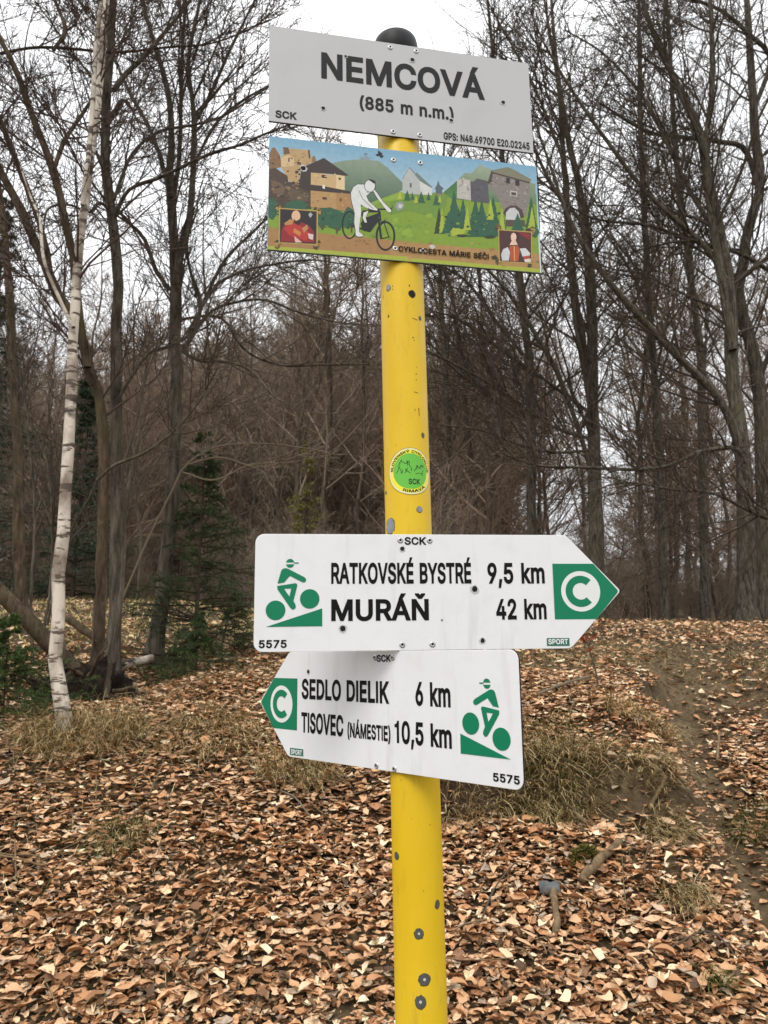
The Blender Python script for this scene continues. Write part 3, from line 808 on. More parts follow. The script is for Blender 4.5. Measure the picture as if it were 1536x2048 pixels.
LOWV = []
for q in range(16):
    f_ = rng.uniform(-.1, .4); cu = rng.normal(0, .35); w_ = rng.uniform(.22, .34); j = rng.normal(0, .06, (6, 3))
    LOWV.append(np.array([(-.5, 0, cu * .2), (.5, 0, cu * .2), (-.12, w_, f_ * w_), (.22, w_ * .8, f_ * w_), (-.12, -w_, f_ * w_), (.22, -w_ * .8, f_ * w_)]) + j)
LOWF = np.array([(0, 3, 2), (0, 1, 3), (0, 4, 5), (0, 5, 1)])
def litter(r0, r1, dens, mean, sd, low, tilt, zr, dark=1., cover=1., half=36, inner=0):
    area = math.radians(half - inner) * (r1 * r1 - r0 * r0)
    x, y = scatter(rng, int(area * dens), r0, r1, half, inner)
    k = rng.random(len(x)) < (1 - cover) + cover * leaf_mask(x, y)
    x = x[k]; y = y[k]; n = len(x)
    RM = rot_mats(rng, n, tilt)
    size = rng.normal(mean, sd, n).clip(mean * .45, mean * 1.7)
    base = np.stack(LOWV if low else [v for v, f in VAR])
    VV = base[rng.integers(0, len(base), n)] * size[:, None, None]
    VV = np.einsum('nij,nkj->nki', RM, VV)
    VV[:, :, 0] += x[:, None]; VV[:, :, 1] += y[:, None]; VV[:, :, 2] += (zg(x, y) + rng.uniform(*zr, n))[:, None]
    cc = np.array(LEAF_COLS)[rng.choice(len(LEAF_COLS), n, p=LEAF_W)] * rng.uniform(.9, 1.42, (n, 1)) * dark
    nv = VV.shape[1]
    F = ((LOWF if low else LF)[None] + (np.arange(n) * nv)[:, None, None]).reshape(-1, 3)
    return VV.reshape(-1, 3), F, np.repeat(np.clip(cc, 0, 1), nv, 0)
Ls = [litter(1.3, 2.8, 4200, .033, .012, False, .2, (.014, .034)), litter(2.8, 4.6, 3000, .036, .012, True, .22, (.012, .034)),
      litter(1.3, 4.2, 3400, .026, .009, True, .3, (.004, .026), .95, .7), litter(4.6, 8, 1000, .046, .013, True, .32, (.01, .04), 1., .9),
      litter(8, 13, 330, .055, .014, True, .36, (.01, .05), 1., .9), litter(13, 27, 25, .075, .015, True, .4, (.01, .06)),
      litter(1.3, 5, 1500, .044, .014, True, .3, (.01, .04), 1., 1., 50, 36), litter(5, 13, 200, .055, .014, True, .35, (.01, .05), 1., 1., 50, 36),
      litter(1.6, 6, 600, .015, .006, True, .6, (.0, .02), .5, 0.)]
V = []; F = []; Cc = []; o_ = 0
for v, f, cl in Ls: V.append(v); F.append(f + o_); Cc.append(cl); o_ += len(v)
lo = mobj('leaf_litter', np_mesh('leaf_litter', np.vstack(V), np.vstack(F), M['leaf'], True, np.vstack(Cc)), ground)
tag(lo, kind='stuff')
# the 300 leaves that show largest, each by itself
lm = []
for k in range(48):
    v, f = VAR[k]
    c = np.array(LEAF_COLS[rng.choice(len(LEAF_COLS), p=LEAF_W)]) * 1.12
    lm.append(np_mesh('leaf', v, f, M['leaf'], True, np.repeat(c[None], len(v), 0)))
cand = []
while len(cand) < 300:
    px, py = rng.uniform(10, 1526), 2046 - abs(rng.normal(0, 210))
    if 775 < px < 905: continue
    g = gspot(px, py)
    cand.append(g)
R3 = rot_mats(rng, 300, .22)
for k, g in enumerate(cand):
    o = bpy.data.objects.new('leaf', lm[k % 48])
    s = float(rng.uniform(.036, .062))
    o.matrix_local = Matrix.Translation((g[0], g[1], float(zg(g[0], g[1])) + float(rng.uniform(.034, .05)))) @ Matrix([list(r) for r in R3[k]]).to_4x4() @ Matrix.Scale(s, 4)
    link(o, ground)

# ------------------------------------------------------------------ grass
def blades(rg, X, Y, Z0, ln, lean, width, cols):
    n = len(X); az = rg.uniform(0, 2 * np.pi, n) if np.isscalar(lean) else lean[1]
    le = (np.abs(rg.normal(lean if np.isscalar(lean) else lean[0], .25, n))).clip(0, 1.5)
    d = np.stack([np.cos(az) * np.sin(le), np.sin(az) * np.sin(le), np.cos(le)], 1)
    h = np.stack([np.cos(az), np.sin(az), np.zeros(n)], 1)
    side = np.stack([-np.sin(az), np.cos(az), np.zeros(n)], 1)
    fr = rg.uniform(-1, 1, (n, 1)); side = norm(side + h * fr)
    p0 = np.stack([X, Y, Z0], 1); L_ = ln[:, None]
    p1 = p0 + d * L_ * .45; d2 = norm(d + h * .35 - UP * rg.uniform(.2, .7, (n, 1))); p2 = p1 + d2 * L_ * .33
    d3 = norm(d2 + h * .2 - UP * rg.uniform(.2, .9, (n, 1))); p3 = p2 + d3 * L_ * .25
    w = width * rg.uniform(.6, 1.2, (n, 1))
    V = np.stack([p0 - side * w, p0 + side * w, p1 - side * w * .8, p1 + side * w * .8, p2 - side * w * .5, p2 + side * w * .5, p3], 1)
    f = np.array([(0, 1, 3), (0, 3, 2), (2, 3, 5), (2, 5, 4), (4, 5, 6)])
    F = (f[None] + (np.arange(n) * 7)[:, None, None]).reshape(-1, 3)
    c = np.array(cols)[rg.integers(0, len(cols), n)] * rg.uniform(.65, 1.2, (n, 1))
    return V.reshape(-1, 3), F, np.repeat(np.clip(c, 0, 1), 7, 0)
STRAW = [s2l(c) for c in ('bfa578', 'ac966a', 'd2bc8c', '968458', 'b09e74', '7c6e48')]
STRAWG = STRAW + [s2l('7c7648'), s2l('6c6a40'), s2l('5c5638')]
GREEN = [s2l(c) for c in ('5c6a2a', '6e7634', '8a8446', '4c5c24')]
gxs = []; gys = []
for r0, r1, d in ((1.4, 3.4, 1300), (3.4, 6, 2000), (6, 14, 320), (14, 27, 30)):
    x, y = scatter(rng, int(math.radians(72) / 2 * (r1 * r1 - r0 * r0) * d), r0, r1)
    k = .24 + 1.7 * vnoise(x, y, .9, 41) + .6 * vnoise(x, y, .3, 42)
    k = k - .32 * sstep(2.4, 2.9, y) * (1 - sstep(3.8, 4.2, y)) * sstep(-.1, .3, x) + 1.1 * sstep(4.0, 4.9, y) * sstep(.1, .5, x); k = np.where(y > 13, k + .6, k)
    dd = x - edge_x(y); k = np.where((dd > 0) & (dd < .4) & (y < 4.8), k - .6, k)
    m_ = rng.random(len(x)) < k
    gxs.append(x[m_]); gys.append(y[m_])
gxs = np.concatenate(gxs); gys = np.concatenate(gys); n = len(gxs)
ln = rng.uniform(.05, .13, n) * (1 + .4 * sstep(6, 12, gys))
V, F, c = blades(rng, gxs, gys, zg(gxs, gys) + .018 * (gys < 7), ln, 1.05, .0011, STRAWG)
go = mobj('dry_grass', np_mesh('dry_grass', V, F, M['grass'], False, c), ground)
tag(go, kind='stuff')

# trampled meadow strip beyond the left-hand trees
nm = 13000
mx = rng.uniform(-10, -.3, nm); my = rng.uniform(5.4, 16, nm)
mk = (mx < -.08 * my + .3) & (mx > -.62 * my - 1); mx = mx[mk]; my = my[mk]
V, F, c = blades(rng, mx, my, zg(mx, my), rng.uniform(.08, .18, len(mx)), .9, .005, [s2l(q) for q in ('c8ba74', 'b4a862', 'd4c282', 'a09c54', 'dcca90')])
tag(mobj('meadow_grass', np_mesh('meadow_grass', V, F, M['grass'], False, c), ground), kind='stuff')
# crumbs of twig among the leaves
nt_ = 1500
tx, ty = scatter(rng, nt_, 1.4, 8.5); ta = rng.uniform(0, 6.28, nt_); tl = rng.uniform(.04, .22, nt_)
bend = rng.normal(0, .18, nt_); q = np.linspace(-.5, .5, 4)
P = np.stack([tx[:, None] + tl[:, None] * (np.cos(ta)[:, None] * q - np.sin(ta)[:, None] * bend[:, None] * (q ** 2 - .1)), ty[:, None] + tl[:, None] * (np.sin(ta)[:, None] * q + np.cos(ta)[:, None] * bend[:, None] * (q ** 2 - .1)), np.zeros((nt_, 4))], -1)
P[:, :, 2] = zg(P[:, :, 0], P[:, :, 1]) + rng.uniform(.02, .06, (nt_, 1)) + rng.normal(0, .006, (nt_, 4))
V, F = tube(P, np.repeat(rng.uniform(.0012, .003, nt_)[:, None], 4, 1), 4)
tag(mobj('twig_litter', np_mesh('twig_litter', V, F, M['rotten'], True), ground), kind='stuff')

def tuft(label, px, py, n, rad, ln, cols, lean=.75, seed=0, group='grass tufts'):
    rg = np.random.default_rng(seed + 500)
    g = gspot(px, py)
    a = rg.uniform(0, 6.28, n); r = rad * np.sqrt(rg.random(n))
    X = g[0] + np.cos(a) * r; Y = g[1] + np.sin(a) * r * .8
    az = a + rg.normal(0, .7, n); az = np.where(rg.random(n) < .82, -math.pi / 2 + .25 + rg.normal(0, .55, n), az)
    V, F, c = blades(rg, X, Y, zg(X, Y) + .012, rg.uniform(.6, 1.2, n) * ln * 1.25, (lean, az), .0017, cols)
    b = np.array([g[0], g[1], float(zg(g[0], g[1]))])
    o = mobj('grass_tuft', np_mesh('grass_tuft', V - b, F, M['grass'], False, c), None, tuple(b))
    return tag(o, label, 'grass', group)
TUFTS = [
    ('broad shaggy tuft of dry grass hanging over the ledge right of the lowest sign', 1140, 1572, 800, .15, .11, STRAW, 1.0),
    ('dry grass tuft on the ledge close to the right edge of the lowest sign', 1072, 1582, 600, .15, .12, STRAW, 1.0),
    ('dry grass tuft behind the upper part of the lowest sign on its right side', 1085, 1470, 350, .15, .1, STRAWG, 1.1),
    ('straw tuft crowning the bank edge above the rut', 1275, 1440, 500, .15, .1, STRAW, 1.0),
    ('straw tuft on the bank edge near the top of the rut', 1300, 1530, 350, .1, .09, STRAW, 1.05),
    ('straw tuft hanging down the bank edge in the middle of the rut', 1325, 1680, 350, .09, .09, STRAW, 1.05),
    ('straw tuft hanging down the bank edge at the lower end of the rut', 1368, 1805, 260, .07, .08, STRAW, 1.05),
    ('flattened dry tuft below the left end of the lowest sign', 590, 1550, 600, .15, .13, STRAW, .9),
    ('small green-tinged tuft on the left of the leaf slope', 245, 1685, 260, .1, .09, STRAWG + GREEN, 1.05),
    ('dry grass around the foot of the birch', 165, 1480, 1100, .26, .18, STRAW, .95),
    ('small green tuft at the bottom edge of the worn path', 1425, 1985, 90, .03, .07, GREEN, .8),
    ('green tuft at the right edge beside the worn path', 1520, 1650, 500, .14, .1, GREEN + STRAWG, 1.),
    ('flattened dry grass patch left of the lowest sign in the upper leaf slope', 420, 1475, 600, .26, .13, STRAW, 1.1),
    ('low dry tuft right of the yellow post near the sign corner', 935, 1600, 450, .14, .11, STRAW, 1.0)]
for i, a in enumerate(TUFTS): tuft(a[0], a[1], a[2], a[3], a[4], a[5], a[6], a[7], i)

# moss cushions below the ledge
def moss(label, px, py, rad, seed):
    rg = np.random.default_rng(seed); g = gspot(px, py); n = 1600
    a = rg.uniform(0, 6.28, n); r = rad * np.sqrt(rg.random(n)); X = g[0] + np.cos(a) * r * 1.5; Y = g[1] + np.sin(a) * r
    hh = .045 * (1 - (r / rad) ** 2) + vnoise(X, Y, .05, seed) * .03
    V, F, c = blades(rg, X, Y, zg(X, Y) + hh, rg.uniform(.012, .03, n), .6, .0022, [s2l(q) for q in ('5c5a20', '6c6628', '4c5020', '7c7434')])
    b = np.array([g[0], g[1], float(zg(g[0], g[1]))])
    tag(mobj('moss_cushion', np_mesh('moss_cushion', V - b, F, M['grass'], False, c), None, tuple(b)), label, 'moss', 'moss cushions')
moss('yellow-green moss cushion under the shaggy grass ledge', 1100, 1628, .13, 91)
moss('small moss cushion between leaves right of the post', 1165, 1730, .035, 92)
moss('moss cushion on the crest at the edge of the right-hand wood', 1345, 1254, .4, 93)

# ------------------------------------------------------------------ wood on the ground
def stick(name, label, pts, mat, S=8, seed=0, cat='stick', group=None, jag=.0):
    """pts (px,py,width px, lift)"""
    rg = np.random.default_rng(seed + 900)
    P = []; R = []
    for px, py, w, lift in pts:
        g = gspot(px, py); d = np.dot(g - np.array([0, 0, EYE]), _fw); r = w / 2 * d / FPX
        P.append((g[0], g[1], float(zg(g[0], g[1])) + lift + r * .6)); R.append(r)
    P, R = resample(P, R, 14); R = R * (1 + rg.normal(0, .09, 14)); P = P + rg.normal(0, .12, P.shape) * R[:, None]
    P = np.vstack([P[:1], P, P[-1:]]); R = np.concatenate([[R[0] * .05], R, [R[-1] * .05]])
    V, F = tube(P[None], R[None], S)
    V = V + rg.normal(0, .04, V.shape) * np.repeat(R, S)[:, None]
    b = np.array(P[0])
    o = mobj(name, np_mesh(name, V - b, F, mat, False), None, tuple(b))
    return tag(o, label, cat, group)
stick('rotten_branch', 'thick rotten piece of branch lying on the leaves right of the post', [(1162, 1790, 17, .028), (1200, 1752, 18, .03), (1243, 1708, 14, .03)], M['rotten'], 9, 1)
stick('wood_stake', 'short weathered wood piece pointing towards the camera below the grey stone', [(1113, 1893, 16, .022), (1114, 1860, 16, .028), (1108, 1815, 14, .035)], M['rotten'], 8, 2)
stick('dry_stick', 'thin dry stick lying under the grass ledge', [(1112, 1614, 6, .03), (1140, 1645, 7, .05), (1172, 1680, 8, .05)], M['rotten'], 6, 3)
stick('dry_stick', 'pale upright sliver of wood on the worn path at the right', [(1436, 1536, 7, .02), (1438, 1510, 6, .03), (1441, 1484, 6, .04)], M['rotten'], 6, 4)
stick('dry_stick', 'grey twig across the bank near the red-leaved sapling', [(1075, 1408, 5, .04), (1120, 1395, 6, .05), (1180, 1376, 6, .05)], M['twig_pale'], 5, 5)
stick('dry_stick', 'pale stick among leaves at the top of the worn path', [(1300, 1640, 9, .02), (1318, 1615, 9, .04), (1335, 1592, 8, .04)], M['rotten'], 6, 6)
stick('dry_stick', 'thin twig on the left leaf slope below the sign', [(560, 1600, 4, .03), (590, 1630, 4, .05), (620, 1665, 3, .05)], M['twig_pale'], 5, 7)
stick('dry_stick', 'curved thin twig at the lower right', [(1330, 1935, 4, .03), (1420, 1915, 4, .06), (1480, 1960, 3, .05)], M['twig'], 5, 8)
stick('dry_stick', 'straight thin twig slanting beside the lower post', [(962, 1870, 4, .03), (990, 1815, 4, .05), (1030, 1765, 3, .05)], M['twig'], 5, 9)

def rock(name, label, px, py, r, mat, seed, sq=(1, .8, .6), lift=.3):
    rg = np.random.default_rng(seed); g = gspot(px, py)
    n1, n2 = 10, 14
    V = [];
    for i in range(n1):
        th = math.pi * i / (n1 - 1)
        for j in range(n2):
            ph = 2 * math.pi * j / n2
            d = np.array([math.sin(th) * math.cos(ph), math.sin(th) * math.sin(ph), math.cos(th)])
            q = np.sign(d) * np.abs(d) ** .7
            k = 1 + .22 * math.sin(3 * ph + seed) * math.sin(2 * th) + (.10 * rg.normal() if 0 < i < n1 - 1 else 0)
            V.append(q * k * r * np.array(sq))
    F = [[i * n2 + j, (i + 1) * n2 + j, (i + 1) * n2 + (j + 1) % n2, i * n2 + (j + 1) % n2] for i in range(n1 - 1) for j in range(n2)]
    b = (g[0], g[1], float(zg(g[0], g[1])) + r * sq[2] * lift + .02)
    return tag(mobj(name, np_mesh(name, np.array(V), np.array(F), mat), None, b), label, 'stone')
rock('stone', 'blue-grey stone lying among leaves right of the post', 1101, 1802, .03, M['stone'], 1, (1.1, .8, .6), .75)

# fallen trunk, root plate and pale log behind the birch
def log(name, label, pts, mat, cat='log', seed=0, S=10):
    P = [spot(a, b_, y) for a, b_, y, w in pts]
    R = [w / 2 * np.dot(p - np.array([0, 0, EYE]), _fw) / FPX for p, (a, b_, y, w) in zip(P, pts)]
    rg = np.random.default_rng(seed)
    P, R = resample(P, R, 18); R = R * (1 + rg.normal(0, .05, 18))
    P = np.vstack([P[:1], P, P[-1:]]); R = np.concatenate([[R[0] * .03], R, [R[-1] * .03]])
    V, F = tube(P[None], R[None], S)
    b = P[1].copy()
    return tag(mobj(name, np_mesh(name, V - b, F, mat, True), None, tuple(b)), label, cat)
log('fallen_trunk', 'fallen brown trunk sloping down from the left edge behind the birch', [(-60, 1120, 3.9, 30), (0, 1185, 3.92, 31), (60, 1245, 3.95, 32), (120, 1310, 4.0, 34), (180, 1372, 4.1, 38)], M['bark_brown'], seed=1)
log('fallen_trunk', 'thinner fallen trunk slanting behind the straight brown trunk', [(135, 1236, 4.8, 16), (170, 1262, 4.75, 16), (215, 1292, 4.7, 15), (240, 1335, 4.65, 13)], M['bark_brown'], seed=2)
log('pale_log', 'short pale birch log lying behind the straight brown trunk', [(192, 1322, 4.5, 16), (230, 1331, 4.48, 18), (270, 1324, 4.48, 17), (308, 1316, 4.5, 16)], M['birch'], seed=3)
g = spot(178, 1372, 4.05)
rg = np.random.default_rng(77)
rp = empty('root_plate', (g[0], g[1], float(zg(g[0], g[1]))), 'dark upturned root plate of a fallen tree behind the birch', 'stump')
V = []; n1, n2 = 14, 22
for i in range(n1):
    th = math.pi * i / (n1 - 1)
    for j in range(n2):
        ph = 2 * math.pi * j / n2
        k = 1 + (.16 * rg.normal() if 0 < i < n1 - 1 else 0)
        V.append((math.sin(th) * math.cos(ph) * .26 * k, math.sin(th) * math.sin(ph) * .15 * k, math.cos(th) * .16 * k + .05))
F = np.array([[i * n2 + j, (i + 1) * n2 + j, (i + 1) * n2 + (j + 1) % n2, i * n2 + (j + 1) % n2] for i in range(n1 - 1) for j in range(n2)])
mobj('soil_mass', np_mesh('soil_mass', np.array(V), F, M['root_soil']), rp)
for k in range(9):
    a = rg.uniform(0, 6.28); st = np.array([math.cos(a) * .17, -.11, .06 + math.sin(a) * .11])
    P = [st]; d = norm(np.array([math.cos(a), -.7, math.sin(a) * .7 + .1]))
    for q in range(5): d = norm(d + rg.normal(0, .35, 3) - UP * .12); P.append(P[-1] + d * .05)
    P, R = resample(P, np.linspace(.012, .004, 6), 10)
    V, F = tube(P[None], R[None], 6); mobj('root', np_mesh('root', V, F, M['bark_brown'], True), rp)

# little red-leaved sapling by the arrow sign
g = gspot(1196, 1386)
P, R = stem([(1197, 1390, 6), (1193, 1350, 5), (1182, 1310, 4), (1172, 1275, 3), (1160, 1235, 2)], g[1], 12)
sap = empty('beech_sapling', tuple(P[0]), 'tiny beech sapling with a few rusty leaves beside the arrow sign', 'sapling')
rg = np.random.default_rng(8)
P2, R2 = grow(rg, P[None], R[None], 9, (.45, 1), 50, .15, 4, .05, .15, .0014, absolute=True)
V, F = join([tube(P[None], R[None], 5), tube(P2, R2, 3)])
mobj('stem', np_mesh('stem', V - P[0], F, M['twig']), sap)
for k in range(26):
    q = P2[rg.integers(0, len(P2)), rg.integers(1, 4)] - P[0]
    o = bpy.data.objects.new('leaf', None)
    v, f = VAR[k % 24]
    Rm = rot_mats(rg, 1, 1.2)[0]
    me = np_mesh('leaf', (v * .045) @ Rm.T, f, M['leaf'], False, np.repeat(np.array(s2l('9a4f30'))[None] * rg.uniform(.7, 1.2), len(v), 0))
    mobj('leaf', me, sap, tuple(q))
# ------------------------------------------------------------------ signpost data (board millimetres) and letter outlines
SIGNS = {'name': {'c': [0.02939, 0.93706, 2.38141], 'u': [0.979243, 0.201789, 0.019082], 'v': [-0.018143, -0.006505, 0.999814], 'n': [0.201875, -0.979408, -0.002709], 'w': 381.1, 'h': 148.3}, 'pic': {'c': [0.03316, 0.93374, 2.19945], 'u': [0.982636, 0.185218, 0.010997], 'v': [-0.009771, -0.007534, 0.999924], 'n': [0.185286, -0.982669, -0.005594], 'w': 379.2, 'h': 165.5}, 'arrowR': {'c': [0.07152, 0.92666, 1.67201], 'u': [0.994589, 0.103216, 0.011825], 'v': [-0.010062, -0.01759, 0.999795], 'n': [0.103403, -0.994503, -0.016456], 'w': 457.1, 'h': 141.6}, 'arrowL': {'c': [-0.0196, 0.96235, 1.52918], 'u': [0.704605, -0.709564, 0.007143], 'v': [-0.01044, -0.0003, 0.999945], 'n': [-0.709523, -0.704641, -0.007619], 'w': 461.9, 'h': 138.6}}
TEXTS = [('name', 'NEMCOVÁ', (-118.79, 2.43), (119.62, 1.93), 40.82), ('name', '(885 m n.m.)', (-65.17, -38.66), (71.03, -36.56), 19.96), ('name', 'SCK', (-181.4, -67.96), (-152.4, -67.5), 10.98), ('name', 'GPS: N48.69700 E20.02245', (55.11, -70.7), (184.72, -68.8), 11.49), ('pic', 'CYKLOCESTA MÁRIE SÉČI', (-14.76, -70.11), (112.39, -68.61), 7.79), ('arrowR', 'SCK', (-45.78, 57.75), (-18.37, 58.31), 9.43), ('arrowR', 'RATKOVSKÉ BYSTRÉ', (-136.35, 9.87), (37.15, 10.2), 25.39), ('arrowR', 'MURÁŇ', (-136.28, -34.94), (-16.97, -34.61), 25.76), ('arrowR', '9,5 km', (57.71, 9.66), (130.76, 9.79), 25.63), ('arrowR', '42 km', (67.22, -34.46), (131.17, -34.79), 25.09), ('arrowR', '5575', (-222.16, -66.25), (-189.2, -65.86), 9.3), ('arrowR', 'SPORT', (131.54, -65.55), (156.8, -65.35), 6.34), ('arrowL', 'SCK', (16.25, 58.35), (40.98, 56.88), 8.35), ('arrowL', 'SEDLO DIELIK', (-131.82, 7.56), (37.32, 7.9), 26.37), ('arrowL', 'TISOVEC', (-131.78, -36.66), (-46.29, -36.1), 26.07), ('arrowL', '(NÁMESTIE)', (-38.29, -36.74), (38.57, -35.86), 17.76), ('arrowL', '6 km', (80.67, 7.22), (134.34, 8.13), 26.93), ('arrowL', '10,5 km', (45.72, -37.32), (134.59, -36.54), 25.63), ('arrowL', '5575', (190.1, -65.49), (224.03, -64.64), 8.52), ('arrowL', 'SPORT', (-153.7, -67.16), (-129.65, -66.38), 6.42)]
RIVETS = [('name', (-19.68, 66.9)), ('name', (18.55, 66.73)), ('name', (-18.19, -67.57)), ('name', (20.1, -67.65)), ('pic', (-19.82, 67.16)), ('pic', (18.29, 67.44)), ('pic', (-19.0, -65.18)), ('pic', (19.01, -64.95)), ('arrowR', (-50.91, 63.42)), ('arrowR', (-14.17, 63.22)), ('arrowR', (-50.28, -64.03)), ('arrowR', (-13.23, -63.97)), ('arrowL', (12.46, 62.52)), ('arrowL', (43.59, 62.49)), ('arrowL', (13.84, -66.25)), ('arrowL', (44.24, -67.25))]
HOLES = [('name', (12.67, 51.71), 3), ('name', (147.47, 2.44), 3), ('name', (-116.25, -44.71), 2.6), ('name', (67.2, -38.02), 2.6), ('pic', (-143.77, 40.0), 3.4), ('arrowR', (-48.62, 52.88), 2.6), ('arrowR', (-122.47, -43.91), 3.4), ('arrowR', (-1.0, -34.74), 0.9), ('arrowR', (40.87, 2.95), 3.6), ('arrowR', (48.86, -60.09), 2.8), ('arrowL', (-117.95, 43.95), 2.4), ('name', (-84.21, 41.93), 1.8)]
